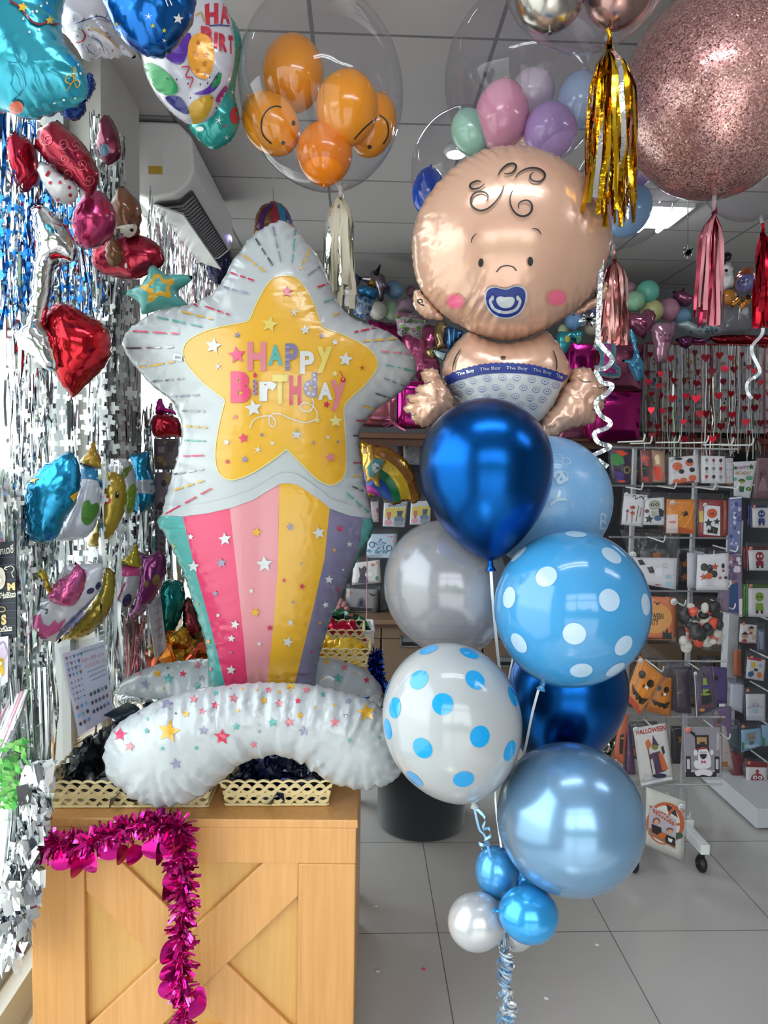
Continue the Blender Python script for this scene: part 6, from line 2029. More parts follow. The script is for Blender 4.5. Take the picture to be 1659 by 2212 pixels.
for i in range(-2, 5):
    a, b_ = x0 + i * wcab, x0 + (i + 1) * wcab
    a, b_ = max(a, xl), min(b_, xr2)
    if b_ - a < .2:
        continue
    lab = {-1: 'brown drawer cabinet partly behind the plastic basket, with a Thai notice strip above', 0: 'brown drawer cabinet with a metal recessed handle seen beside the silver pearl balloon'}.get(i, 'brown drawer cabinet under the back counter, hidden behind balloons and racks')
    t = thing('drawer_cabinet', lab, 'cabinet', ((a + b_) / 2, 5.1, 0), GC)
    MB().span((a + .004, 4.74, 0.02), (b_ - .004, BY - .03, CTZ - .056)).build('body', brown2, t)
    MB().span((a + .004, 4.76, 0), (b_ - .004, 5.4, .02)).build('plinth', mat('2a2320', .6), t)
    MB().span((a + .004, 4.725, CTZ - .13), (b_ - .004, 4.742, CTZ - .058)).build('apron', brown2, t)
    for z0, z1 in ((.12, CTZ - .137), (.03, .112)):
        d = soften(MB().span((a + .006, 4.722, z0), (b_ - .006, 4.742, z1)).build('drawer', brown2, t), .003)
        if z1 - z0 > .2:
            hx, hz = a + .16, (z0 + z1) / 2 + .03
            if i == 0:
                hx = P(886, 1385, 4.72).x
                hz = P(886, 1385, 4.72).z
            m_ = MB()
            for q_ in ((-.06, 0, .008, .075), (.06, 0, .008, .075), (0, .034, .128, .008), (0, -.034, .128, .008)):
                m_.box((hx + q_[0], 4.717, hz + q_[1]), (q_[2], .012, q_[3]))
            m_.box((hx, 4.7205, hz), (.115, .002, .065), 1)
            m_.box((hx, 4.713, hz + .012), (.1, .012, .03))
            m_.build('handle', [mat('8f9296', .35, .9), M_black], d)
qd = K(cL, [(262, 1690), (582, 1683), (582, 1720), (262, 1730)])
mb = card(qd, 4.722, .002)
draw(Printer(mb, 10, .002), rel(qd, [('t', 1, (.06, .2, .96, .8), 'ราคาเฉพาะลูกโป่ง ราคาไม่รวมอัดแก๊ส', .005)]))
mb.build('notice_strip', [mat('c9c9bb', .5), mat('2f3a34', .5)], label='pale paper strip with Thai writing on the drawer cabinet front', cat='notice')


# ------------------------------------------------------------------ packs
def pack(label, quad, Y, col, prints=(), cols=(), crop=None, top=10, th=.006, bag=True, group=None, sticker=None, g=1.1, cat='pack', name='party_pack', bow=.004, bagdepth=.016):
    """hanging retail pack: printed card inside a clear bag with a euro-slot header"""
    q = K(crop, quad) if crop else quad
    s = 1
    Yc = Y if not isinstance(Y, (list, tuple)) else sum(Y) / 4
    mid = P((q[2][0] + q[3][0]) / 2, (q[2][1] + q[3][1]) / 2, Yc)
    t = thing(name, label, cat, tuple(mid), group)
    mb = card(q, Y, th, bow=bow)
    if prints:
        draw(Printer(mb, 12, .0009), rel(q, prints))
    mb.build('printed_card', [mat(col, .4, coat=.2)] + [mat(c, .45) for c in cols], t)
    if bag:
        yb = [y - .004 for y in Y] if isinstance(Y, (list, tuple)) else Y - .004
        card(grow(q, g, top), yb, bagdepth, bow=.007).build('clear_bag', M_bag, t)
    if sticker:
        u, v, c = sticker
        f = rel(q, [('e', 0, (u, v), .09, .09)])[0]
        m2 = MB()
        p = P(f[2][0], f[2][1], (Yc) - .014)
        r = f[3] * Yc / F
        m2.lathe(p, (0, -1, 0), [(r, 0), (r, .0008)], 20)
        b2 = m2
        draw(Printer(b2, 12, .0009), [('e', 1, (f[2][0] - f[3] * .3, f[2][1] - f[3] * .15), f[3] * .12, f[3] * .16), ('e', 1, (f[2][0] + f[3] * .3, f[2][1] - f[3] * .15), f[3] * .12, f[3] * .16), ('s', 1, [(f[2][0] - f[3] * .45, f[2][1] + f[3] * .3), (f[2][0], f[2][1] + f[3] * .6), (f[2][0] + f[3] * .45, f[2][1] + f[3] * .3)], f[3] * .14)])
        b2.build('round_sticker', [mat(c, .45), mat('23242a' if c != 'e58a78' else 'b5513f', .5)], t)
    return t


def pegged(quad, n, dY, col, Y, group, label, crop=None, dx=0):
    """further packs on the same hook, behind the front one"""
    q = K(crop, quad) if crop else quad
    for i in range(n):
        qq_ = [(x + dx * (i + 1), y - 1.5 * (i + 1)) for x, y in q]
        mb = card(qq_, Y + dY * (i + 1), .006, bow=.003)
        card(grow(qq_, 1.08, 8), Y + dY * (i + 1) - .003, .01, 1, mb, bow=.004)
        mb.build('party_pack', [mat(col, .4, coat=.2), M_bag], label=label, cat='pack', group=group)


def blobs(seed, n, cols, box=(.1, .1, .9, .9), r=(.03, .09), kinds='e*p'):
    q = random.Random(seed)
    o = []
    for _ in range(n):
        x, y = q.uniform(box[0], box[2]), q.uniform(box[1], box[3])
        k = q.choice(kinds)
        m_ = q.randint(1, cols)
        R_ = q.uniform(*r)
        if k == 'e':
            o.append(('e', m_, (x, y), R_, R_ * q.uniform(.8, 1.4)))
        elif k == '*':
            o.append(('*', m_, (x, y), R_ * 1.2))
        else:
            o.append(('p', m_, [(x - R_, y - R_ * .6), (x + R_, y - R_ * .8), (x + R_ * .9, y + R_ * .7), (x - R_ * .8, y + R_ * .6)]))
    return o


YB = 4.95
M_back = YB
yellowb = [('p', 5, [(.05, .04), (.95, .04), (.95, .97), (.05, .97)]), ('p', 3, [(.08, .22), (.95, .22), (.95, .62), (.08, .62)]), ('p', 1, [(.15, .4), (.35, .4), (.30, .72), (.2, .72)]), ('e', 4, (.25, .83), .17, .12), ('p', 2, [(.58, .35), (.85, .35), (.8, .6), (.62, .6)]), ('e', 6, (.7, .7), .22, .16), ('e', 7, (.7, .86), .22, .12)]
pack('white retail card of standing balloons lettered BALLOON, under the rainbow balloon', [(570, 712), (765, 700), (742, 912), (560, 905)], YB, 'd8d7dd', yellowb + [('t', 2, (.2, .05, .96, .17), 'BALLOON', .01)], ('c06a58', '43566e', 'd8c060', 'd99ab0', 'cfd0da', '6f7f9a', '8f98aa'), cL)
pack('white retail card of pink standing balloons, half hidden by the metallic blue balloon', [(795, 700), (960, 690), (950, 890), (782, 890)], YB, 'd8d7dd', yellowb, ('c06a58', '43566e', 'd8c060', 'd99ab0', 'cfd0da', '6f7f9a', '8f98aa'), cL)
pack('dim card with a pinkish print at the edge of the striped column', [(460, 700), (528, 700), (526, 868), (470, 868)], YB + .02, 'b7a9ae', blobs(2, 6, 2, r=(.1, .2)), ('8c4a55', 'd4a0a8'), cL)
pack('light blue balloon set card with a big star and the word BOY', [(440, 968), (680, 965), (672, 1165), (425, 1160)], YB, 'b9cde0', [('*', 1, (.44, .45), .22, .5), ('*', 3, (.44, .45), .17, .5), ('*', 4, (.44, .45), .13, .5), ('o', 1, (.15, .45), .09, .09, .03), ('o', 1, (.74, .6), .09, .09, .03), ('t', 2, (.28, .68, .72, .9), 'BOY', .03), ('p', 3, [(0, .82), (1, .82), (1, 1), (0, 1)]), ('e', 2, (.06, .72), .06, .06), ('e', 6, (.9, .3), .05, .05), ('e', 5, (.8, .12), .03, .03), ('*', 5, (.9, .1), .04), ('*', 6, (.68, .1), .04)], ('3c5f92', '3f87a8', 'c5d5e6', '8fb0d0', 'd0607a', 'e08aa8'), cL)
pack('white card with a purple standing balloon print, tilted, under the BOY card', [(320, 1205), (535, 1180), (548, 1370), (305, 1388)], YB - .02, 'd9d6d6', [('p', 1, [(.2, .2), (.3, .3), (.42, .18), (.5, .3), (.48, .55), (.55, .9), (.2, .92), (.26, .6)]), ('e', 2, (.4, .88), .16, .06), ('p', 3, [(.45, .5), (.68, .5), (.68, .66), (.45, .66)]), ('e', 4, (.86, .78), .06, .08), ('e', 5, (.72, .18), .06, .06), ('p', 5, [(.84, .06), (.94, .06), (.94, .14), (.84, .14)])], ('43404f', '55506a', 'efecec', '3f8060', 'd08070'), cL)
pack('grey photo-printed bag with dark bat shapes, lowest of the hanging packs', [(262, 1415), (520, 1425), (505, 1620), (245, 1600)], YB - .04, '8d8d90', [('p', 1, [(0, .82), (1, .8), (1, 1), (0, 1)]), ('p', 1, [(.7, .12), (.8, .2), (.9, .14), (1.0, .2), (.86, .3), (.78, .26)]), ('e', 3, (.15, .2), .05, .06), ('p', 2, [(.36, .8), (.42, .45), (.5, .35), (.6, .45), (.66, .8)]), ('p', 1, [(.44, .75), (.46, .5), (.55, .5), (.58, .75)])], ('2b2b30', '5d5c72', 'a86a60'), cL)
pack('black glossy bag beside the grey bat-shape bag', [(525, 1430), (610, 1440), (605, 1640), (520, 1625)], YB, '1d1e24', blobs(5, 4, 2, r=(.06, .12)), ('3a4a55', '6f7680'), cL)
pack('grey silver pack behind the top of the rainbow balloon', [(545, 195), (700, 190), (695, 330), (540, 330)], YB + .03, '6f7178', blobs(6, 6, 2, r=(.06, .12)), ('565a66', '8d8f98'), cL)
pack('grey silver pack left of the metallic blue teardrop balloon', [(725, 200), (880, 205), (880, 400), (735, 390)], YB + .03, '75777f', [('o', 1, (.35, .5), .1, .1, .03), ('o', 1, (.6, .55), .14, .14, .03), ('o', 1, (.5, .8), .1, .1, .03)] + blobs(7, 5, 2, r=(.05, .1)), ('4c4f5c', '94969e'), cL)
t = thing('plush_toy', 'small pink plush toy behind the edge of the striped column', 'toy', tuple(P(738, 1310, 4.9)))
mb = MB()
for x, y, r in ((733, 1300, 9), (742, 1305, 7), (748, 1313, 5), (730, 1312, 8)):
    mb.ball(P(x, y, 4.88), pxm(r, 4.88), 0, 12, 8)
mb.build('body', mat('b37880', .9, fuzz=.5), t)

# rainbow foil balloon with a star
rb = thing('rainbow_balloon', 'rainbow foil balloon with a yellow and teal star, right of the striped column', 'balloon', tuple(P(845, 1080, 4.2)))
ro = [(372, 215), (410, 205), (470, 222), (520, 245), (560, 235), (620, 255), (690, 300), (750, 350), (790, 410), (820, 470), (830, 540), (850, 600), (872, 660), (850, 700), (810, 722), (760, 690), (700, 720), (640, 730), (580, 700), (500, 650), (440, 670), (400, 600), (380, 450)]


def arcb(r0, r1, a0=-2.2, a1=.5):
    cx, cy = 400, 720
    n_ = 12
    o = [(cx + r1 * math.cos(a0 + (a1 - a0) * i / n_), cy + r1 * 1.05 * math.sin(a0 + (a1 - a0) * i / n_)) for i in range(n_ + 1)]
    return o + [(cx + r0 * math.cos(a1 - (a1 - a0) * i / n_), cy + r0 * 1.05 * math.sin(a1 - (a1 - a0) * i / n_)) for i in range(n_ + 1)]


simple_foil(None, ro, 4.2, .09, 'c0921c', [('p', 1, arcb(395, 460)), ('p', 2, arcb(300, 395)), ('p', 3, arcb(240, 312)), ('p', 4, arcb(150, 245)), ('p', 5, arcb(60, 155))], cL, name='rainbow', parent=rb, cols=('8f5a1e', 'd9b320', '0d6b3f', '10418f', '9c1f86'), sp=5, metal=.8, crease=.006, puck=(.008, 14, 12), off=.002)
simple_foil(None, [(400, 420), (430, 330), (420, 260), (450, 225), (480, 240), (500, 330), (560, 340), (590, 370), (545, 440), (530, 500), (540, 570), (510, 580), (470, 530), (430, 545), (415, 480)], 4.08, .04, 'c79a3a', [('p', 1, [(430, 420), (490, 340), (575, 360), (540, 440), (530, 490), (450, 500)]), ('p', 2, [(475, 400), (500, 380), (530, 400), (535, 440), (500, 465), (475, 450)])], cL, name='star', parent=rb, cols=('5a8f92', 'dfe2e4'), sp=4, metal=.3, off=.002)
# pink string hanging in front of the drawers
MB().tube([P(793, 1200, 4.3), P(792, 1358, 4.3)], .0025, 5).build('balloon_string', mat('b58088', .5), label='thin pink string hanging in front of the back drawers', cat='ribbon')

# ------------------------------------------------------------------ on top of the shelf
def ballb(lab, c, r, Y, col, crop):
    (c_,) = K(crop, [c])
    rx, ry = r[0] / crop[2], r[1] / crop[2]
    cc = P(c_[0], c_[1], Y)
    q_ = random.Random(int(c_[0]))
    mb, _ = latex(cc, pxm((rx + ry) / 2, Y) * .99, pxm(ry, Y), pxm(ry, Y) * 1.03, (q_.uniform(-.3, .3), .5, q_.uniform(.4, 1)), .1, 24)
    return mb.build('latex_balloon', mat(col, .3, coat=.3, sub=.1), label=lab, cat='balloon', group='pastel balloons of the garland on the back shelf')


for lab, c, r, Y, col in (('turquoise pastel balloon, top of the garland', (677, 266), (93, 93), 4.85, '79d6c0'), ('mint green pastel balloon right of the rose gold tassel', (570, 342), (75, 87), 4.8, 'a5dcb4'), ('pale yellow pastel balloon behind the pink heart', (712, 422), (92, 90), 4.86, 'e3e2a0'), ('dusty pink pastel balloon right of the yellow one', (848, 410), (76, 98), 4.95, 'd898b4'), ('pale blue pastel balloon at the right end of the garland', (960, 470), (78, 66), 4.95, '86b4dc'), ('sky blue pastel balloon left of the rose gold tassel, by a silver tinsel weight', (80, 500), (82, 72), 4.8, '7fb0e6'), ('cream pastel balloon behind the rose gold tassel', (222, 560), (60, 66), 4.9, 'd9d4bc'), ('small pink balloon behind the top of the rose gold tassel', (528, 240), (50, 56), 5.0, 'c99ab0'), ('lilac pastel balloon under the right ear of the baby', (262, 410), (52, 60), 4.9, '7e78b8'), ('pale green balloon at the right foot of the baby head', (-10, 575), (40, 50), 4.85, 'c9d6b0'), ('orange balloon between the ghost and the character balloon', (1338, 312), (62, 66), 4.4, 'b9792a')):
    ballb(lab, c, r, Y, col, cT)
for lab, c, r, Y, col in (('powder blue balloon left of the baby head, behind the bottle balloon', (790, 455), (88, 122), 4.9, '7d9fc0'), ('off white balloon right of the bottle balloon', (612, 690), (95, 107), 4.8, 'd2cfca'), ('soft green balloon between the white one and the pink pram', (765, 690), (72, 117), 4.85, 'a2bfa2'), ('dark blue grey balloon behind the cream tassel', (350, 340), (60, 70), 5.0, '3c5878'), ('pink balloon behind the pram hood', (985, 470), (60, 60), 5.0, '8c6476')):
    ballb(lab, c, r, Y, col, cR)
simple_foil('silver unicorn-shaped foil balloon behind the bottle balloon', [(390, 330), (440, 290), (510, 300), (530, 240), (580, 220), (610, 260), (660, 265), (700, 310), (710, 380), (760, 420), (740, 470), (690, 500), (680, 570), (630, 590), (600, 540), (560, 420), (480, 380)], 4.82, .07, mat('8b8494', .2, .9, bump=.2), (), cR, sp=5, crease=.008)
MB().tube([P(K(cR, [(590, 290)])[0][0], K(cR, [(590, 290)])[0][1], 4.78), P(K(cR, [(640, 165)])[0][0], K(cR, [(640, 165)])[0][1], 4.78)], [.022, .004], 8).build('foil_horn', mat('26262c', .25, .7), label='black twisted foil horn on top of the silver unicorn balloon', cat='balloon')
bo = thing('foil_balloon', "blue and white dotted baby bottle balloon lettered IT'S A BOY", 'balloon', tuple(P(785, 690, 4.6)))
simple_foil(None, [(365, 520), (420, 505), (500, 530), (575, 565), (550, 660), (520, 740), (490, 805), (430, 790), (350, 750), (325, 715), (350, 650), (370, 580)], 4.6, .06, mat('9aa8ba', .3, .2), [('e', 1, (418, 540), 24, 24), ('e', 1, (472, 575), 22, 24), ('e', 1, (525, 582), 22, 26), ('e', 1, (520, 665), 18, 28), ('e', 1, (345, 715), 18, 20), ('e', 1, (432, 755), 26, 26), ('e', 1, (495, 745), 18, 26), ('e', 1, (375, 750), 18, 20), ('t', 1, [(378, 590), (500, 622), (490, 672), (378, 640)], "IT'S A", .01), ('t', 1, [(385, 650), (480, 672), (470, 722), (385, 700)], 'BOY', .02)], cR, name='bottle', parent=bo, cols=('33609a',), sp=5, off=.002)
simple_foil(None, [(375, 470), (400, 415), (450, 395), (520, 405), (590, 440), (615, 490), (600, 550), (570, 570), (500, 540), (420, 505), (385, 500)], 4.58, .05, '1f6ca0', (), cR, name='collar', parent=bo, sp=5, metal=.5)
simple_foil(None, [(480, 402), (510, 370), (525, 325), (560, 315), (590, 335), (585, 400), (595, 440), (540, 420)], 4.6, .03, '9c7522', (), cR, name='teat', parent=bo, sp=4, metal=.3)
pb_ = thing('foil_balloon', 'pink pram foil balloon lettered Baby Girl with two wheels', 'balloon', tuple(P(885, 735, 4.6)))
simple_foil(None, [(810, 690), (830, 630), (870, 570), (930, 545), (1000, 545), (1010, 620), (1005, 720), (900, 705)], 4.64, .05, mat('93798c', .8), (), cR, name='hood', parent=pb_, sp=5)
simple_foil(None, [(798, 705), (900, 705), (1000, 730), (1180, 780), (1190, 800), (1140, 880), (1120, 900), (1125, 1000), (1060, 1015), (1000, 980), (940, 960), (890, 990), (835, 960), (830, 880), (810, 800)], 4.6, .05, mat('b9b2b8', .3, .2), [('p', 2, [(802, 705), (900, 708), (1000, 735), (1185, 785), (1180, 800), (1050, 775), (900, 750), (810, 745)]), ('e', 3, (845, 762), 30, 18), ('e', 3, (990, 800), 22, 26), ('e', 3, (1120, 815), 20, 24), ('e', 3, (890, 870), 30, 24), ('e', 3, (945, 900), 30, 20), ('e', 3, (1075, 890), 30, 22), ('e', 2, (860, 815), 22, 22), ('e', 2, (1010, 910), 20, 22), ('t', 1, [(910, 790), (1085, 795), (1082, 848), (910, 842)], 'Baby Girl', .01), ('o', 1, (893, 922), 40, 36, 6), ('o', 1, (1062, 955), 42, 38, 6)] + [('s', 1, [(893 - 36 * math.cos(k), 922 - 32 * math.sin(k)), (893 + 36 * math.cos(k), 922 + 32 * math.sin(k))], 4) for k in (0, .79, 1.57, 2.36)] + [('s', 1, [(1062 - 38 * math.cos(k), 955 - 34 * math.sin(k)), (1062 + 38 * math.cos(k), 955 + 34 * math.sin(k))], 4) for k in (0, .79, 1.57, 2.36)], cR, name='pram_body', parent=pb_, cols=('33282f', 'a3607c', '5a7a2c'), sp=5, off=.002)
simple_foil('dark magenta foil balloon behind the right arm of the big star', [(500, 800), (560, 795), (700, 820), (840, 850), (900, 1000), (960, 1250), (700, 1200), (560, 1000)], 4.95, .07, 'a01a66', (), cR, sp=6, metal=.7)
simple_foil('shiny pink foil balloon sheet under the pram balloon', [(880, 1030), (960, 900), (1100, 850), (1250, 860), (1280, 960), (1270, 1150), (1320, 1300), (1300, 1500), (1100, 1500), (960, 1300)], 4.85, .06, 'b5527e', (), cR, sp=6, metal=.7, crease=.012)
simple_foil('twisted champagne gold foil balloon behind the neck of the baby', [(1240, 950), (1290, 820), (1380, 800), (1400, 900), (1390, 1020), (1400, 1120), (1320, 1130), (1260, 1240), (1180, 1230), (1140, 1160), (1190, 1110), (1270, 1080)], 4.6, .05, 'b09468', (), cR, sp=5, metal=.8, crease=.012)
simple_foil('blue striped foil balloon behind the baby shoulder', [(1400, 870), (1500, 890), (1580, 920), (1560, 1000), (1480, 1060), (1440, 1130), (1390, 1110), (1385, 980)], 4.55, .04, '1f5aa0', [('s', 1, [(1420, 900), (1430, 1080)], 14), ('s', 1, [(1480, 900), (1470, 1040)], 14), ('s', 1, [(1530, 920), (1520, 1000)], 12)], cR, cols=('79b3d4',), sp=4, metal=.6, off=.002)
simple_foil('teal and silver foil fish-tail balloon beside the baby shoulder', [(1235, 1120), (1300, 1140), (1400, 1165), (1390, 1240), (1350, 1265), (1270, 1210)], 4.5, .03, '3f98a8', [('p', 1, [(1250, 1140), (1390, 1180), (1350, 1250), (1280, 1205)])], cR, cols=('c0ccd4',), sp=4, metal=.6, off=.002)


def cube_foil(lab, quad, Y, dep, col, crop=cT, cat='balloon'):
    """square foil cube balloon with soft bulging faces and pinched seams"""
    q_ = K(crop, quad)
    c = [P(x, y, Y) for x, y in q_]
    t = MB()
    n_ = 9
    ctr = sum(c, Vector()) / 4 + Vector((0, dep / 2, 0))
    sx_, sz_ = (c[1] - c[0]).length / 2, (c[3] - c[0]).length / 2

    def face(o, u, v, nrm):
        vs = []
        for j in range(n_ + 1):
            for i in range(n_ + 1):
                a_, b2_ = i / n_ * 2 - 1, j / n_ * 2 - 1
                p = o + u * a_ + v * b2_ + nrm * (.16 * min(sx_, sz_) * math.sqrt(max(0, (1 - a_ ** 4) * (1 - b2_ ** 4))))
                vs.append(p)
        t.add(vs, [(j * (n_ + 1) + i, j * (n_ + 1) + i + 1, (j + 1) * (n_ + 1) + i + 1, (j + 1) * (n_ + 1) + i) for j in range(n_) for i in range(n_)])
    U, V, D = Vector((sx_, 0, 0)), Vector((0, 0, sz_)), Vector((0, dep / 2, 0))
    face(ctr - D, U, V, Vector((0, -1, 0)))
    face(ctr + D, -U, V, Vector((0, 1, 0)))
    face(ctr + U, D, V, Vector((1, 0, 0)))
    face(ctr - U, -D, V, Vector((-1, 0, 0)))
    face(ctr + V, U, D, Vector((0, 0, 1)))
    face(ctr - V, U, -D, Vector((0, 0, -1)))
    return t.build('cube_balloon', mat(col, .14, .85, coat=.3, bump=.12, bscale=12), label=lab, cat=cat, group='pink foil cube balloons on the back shelf')


MG, DP = 'b01878', '96506c'
cube_foil('glossy magenta foil cube balloon on the shelf right of the baby foot', [(215, 1085), (615, 1085), (615, 1462), (215, 1462)], 4.62, .3, MG)
cube_foil('dusty pink foil cube balloon stacked on the magenta cube, behind the number balloon', [(285, 690), (640, 690), (640, 1072), (285, 1072)], 4.64, .3, DP)
cube_foil('magenta foil cube balloon behind the baby right hand, upper row', [(30, 690), (258, 690), (258, 1060), (30, 1060)], 4.74, .28, MG)
cube_foil('dusty pink foil cube balloon half hidden behind the baby foot', [(-40, 1085), (205, 1085), (205, 1455), (-40, 1455)], 4.7, .3, DP)
cube_foil('dusty pink foil cube balloon peeping out under the right arm of the star', [(430, 1625), (830, 1625), (830, 1975), (430, 1975)], 4.64, .28, 'b0647c', cR)
cube_foil('magenta foil cube balloon left of the baby left hand', [(845, 1500), (1230, 1500), (1230, 1990), (845, 1990)], 4.64, .3, MG, cR)
MB().tube([P(826, 918, 4.5), P(845, 912, 4.5), P(876, 930, 4.5)], .008, 6).tube([P(832, 922, 4.5), P(852, 912, 4.5), P(866, 925, 4.5)], .006, 6).build('foil_tail', mat('b0527a', .3, .5), label='pink foil filling tails hanging over the shelf edge', cat='ribbon')
nb = thing('number_balloon', 'white number 1 foil balloon with teal rim and magenta centre', 'balloon', tuple(P(1310, 815, 4.4)))
simple_foil(None, [(300, 640), (410, 660), (425, 790), (430, 860), (462, 890), (455, 965), (380, 975), (300, 955), (262, 940), (240, 870), (280, 850), (285, 760), (240, 735), (232, 690)], 4.45, .05, mat('b9c4cc', .25, .4), [('p', 1, [(300, 660), (395, 670), (405, 800), (412, 870), (445, 895), (440, 950), (380, 955), (280, 935), (260, 890), (298, 870), (300, 770), (262, 725)]), ('p', 2, [(315, 690), (378, 690), (385, 800), (390, 885), (420, 905), (415, 935), (350, 935), (290, 915), (320, 880), (322, 780), (300, 730)])], cT, name='digit', parent=nb, cols=('3f8ea4', 'a81c78'), sp=4, off=.002)
simple_foil('blue giraffe foil balloon with darker spots beside the number 1', [(520, 590), (545, 570), (590, 640), (595, 700), (615, 780), (640, 850), (650, 930), (630, 985), (590, 1002), (555, 960), (530, 900), (510, 850), (470, 840), (470, 820), (520, 818), (550, 800), (560, 740), (540, 680)], 4.4, .05, '4f9cc2', [('e', 1, (590, 860), 16, 20), ('e', 1, (620, 920), 14, 20), ('e', 1, (560, 880), 14, 16), ('e', 1, (590, 940), 14, 16), ('e', 1, (575, 760), 8, 14), ('e', 1, (600, 800), 9, 12)], cT, cols=('2c6a9c',), sp=4, metal=.5, off=.002)
simple_foil('turquoise animal-shaped foil balloon under the right cheek of the baby', [(-60, 600), (40, 590), (90, 575), (155, 595), (150, 640), (120, 700), (95, 690), (60, 660), (40, 720), (10, 775), (-60, 760)], 4.5, .05, '2f9aa8', [('e', 1, (115, 655), 22, 34), ('e', 2, (20, 650), 20, 30), ('s', 3, [(60, 640), (80, 660), (95, 640)], 5)], cT, cols=('7fc4a0', 'c9c050', '1c4a58'), sp=4, metal=.4, off=.002)
simple_foil('glossy dusty pink heart foil balloon in front of the pastel balloons', [(500, 500), (510, 455), (560, 430), (620, 440), (650, 405), (700, 405), (738, 450), (732, 520), (700, 590), (650, 648), (620, 640), (560, 590), (515, 545)], 4.6, .07, 'a85f7c', (), cT, sp=5, metal=.7, rough=.12)
simple_foil('dusty pink star foil balloon behind the pastel balloons', [(880, 260), (940, 255), (970, 235), (1000, 280), (1050, 300), (1045, 350), (1000, 390), (950, 385), (900, 340)], 4.95, .06, 'a8688a', (), cT, sp=5, metal=.8)
simple_foil("pink footprint foil balloon lettered It's a Girl", [(708, 560), (730, 530), (770, 512), (840, 515), (890, 505), (912, 530), (895, 570), (905, 620), (870, 680), (850, 760), (840, 830), (800, 855), (745, 850), (725, 790), (725, 700), (708, 620)], 4.4, .06, 'b2839b', [('t', 1, [(765, 595), (872, 602), (868, 632), (765, 628)], "It's a", .01), ('t', 2, [(780, 640), (862, 645), (858, 680), (780, 678)], 'Girl', .02)], cT, cols=('59304a', '8f2f78'), sp=5, metal=.5, rough=.14, puck=(.006, 10, 8), off=.002)
simple_foil('white and teal dotted foil balloon under the dark red tassel', [(915, 535), (1000, 500), (1100, 540), (1200, 515), (1280, 580), (1270, 605), (1180, 610), (1100, 635), (1000, 600)], 4.5, .05, mat('a3b4b8', .3, .3), [('e', 1, (pc.uniform(980, 1250), pc.uniform(535, 610)), 9, 9) for _ in range(16)], cT, cols=('3f6a8a',), sp=5, off=.002)
simple_foil('purple foil bow-shaped balloon above the heart curtain', [(905, 650), (1000, 620), (1080, 640), (1190, 650), (1150, 690), (1050, 690), (1000, 735), (950, 720), (930, 690)], 4.5, .04, '7c3a70', (), cT, sp=5, metal=.8, crease=.01)
simple_foil('long dark red foil balloon lying along the top of the heart curtain', [(1175, 640), (1260, 618), (1400, 612), (1560, 618), (1700, 625), (1700, 725), (1520, 718), (1380, 708), (1250, 695)], 4.75, .06, '8c1020', (), cT, sp=7, metal=.85)
card(K(cT, [(1285, 370), (1520, 360), (1535, 580), (1285, 585)]), 4.7, .12, bow=.03).build('clear_bag', film('d8d8dc', 1.4, .12, .15, bump=.6, bscale=14), label='grey clear bag on the shelf between the dark red and bright red tassels', cat='bag')
gh = thing('foil_balloon', 'white ghost foil balloon in a black hat hanging at the right', 'balloon', tuple(P(1570, 630, 3.4)))
simple_foil(None, [(1268, 30), (1300, 15), (1345, 20), (1365, 80), (1362, 140), (1385, 180), (1370, 230), (1330, 240), (1290, 265), (1275, 280), (1265, 200), (1268, 100)], 3.4, .04, mat('d9dbe0', .2, .2, coat=.3), [('e', 1, (1300, 30), 16, 20), ('e', 1, (1318, 92), 15, 14), ('s', 2, [(1290, 132), (1330, 128)], 12)], cT, name='ghost', parent=gh, cols=('17181c', 'c9a08c'), sp=4, off=.002)
simple_foil(None, [(1275, 15), (1285, -45), (1320, -60), (1355, -50), (1352, 10), (1310, 22)], 3.39, .03, '1a1b20', (), cT, name='hat', parent=gh, sp=4, metal=.4)
wt = thing('foil_balloon', 'purple round-faced balloon with orange hair and orange legs at the right', 'balloon', tuple(P(1605, 690, 3.4)))
simple_foil(None, [(1395, 220), (1400, 150), (1430, 90), (1490, 60), (1530, 100), (1520, 260), (1440, 275)], 3.45, .05, 'b5532a', (), cT, name='hair', parent=wt, sp=4, metal=.3)
simple_foil(None, [(1410, 200), (1420, 140), (1460, 120), (1510, 130), (1530, 180), (1520, 250), (1470, 278), (1430, 250)], 3.41, .06, mat('7a78b8', .25, .3, coat=.3), [('e', 1, (1445, 185), 10, 18), ('e', 1, (1485, 178), 10, 18), ('e', 2, (1447, 188), 6, 12), ('e', 2, (1487, 181), 6, 12), ('s', 2, [(1455, 220), (1470, 222)], 4)], cT, name='face', parent=wt, cols=('e6e6ec', '16161c'), sp=4, off=.002)
simple_foil(None, [(1395, 320), (1410, 290), (1430, 310), (1470, 300), (1500, 280), (1525, 320), (1500, 380), (1460, 400), (1440, 440), (1420, 430), (1420, 370), (1375, 400), (1355, 390), (1365, 350)], 3.42, .03, 'c07a24', [('p', 1, [(1430, 310), (1475, 300), (1470, 350), (1435, 350)]), ('e', 1, (1500, 310), 20, 18)], cT, name='body', parent=wt, cols=('1c1c20',), sp=4, metal=.5, off=.002)
MB().tube([P(1599, 660, 3.42), P(1597, 690, 3.42)], .005, 6).build('foil_tip', M_steel, label='silver valve tip below the orange-legged balloon', cat='balloon')
mb = MB()
q = random.Random(31)
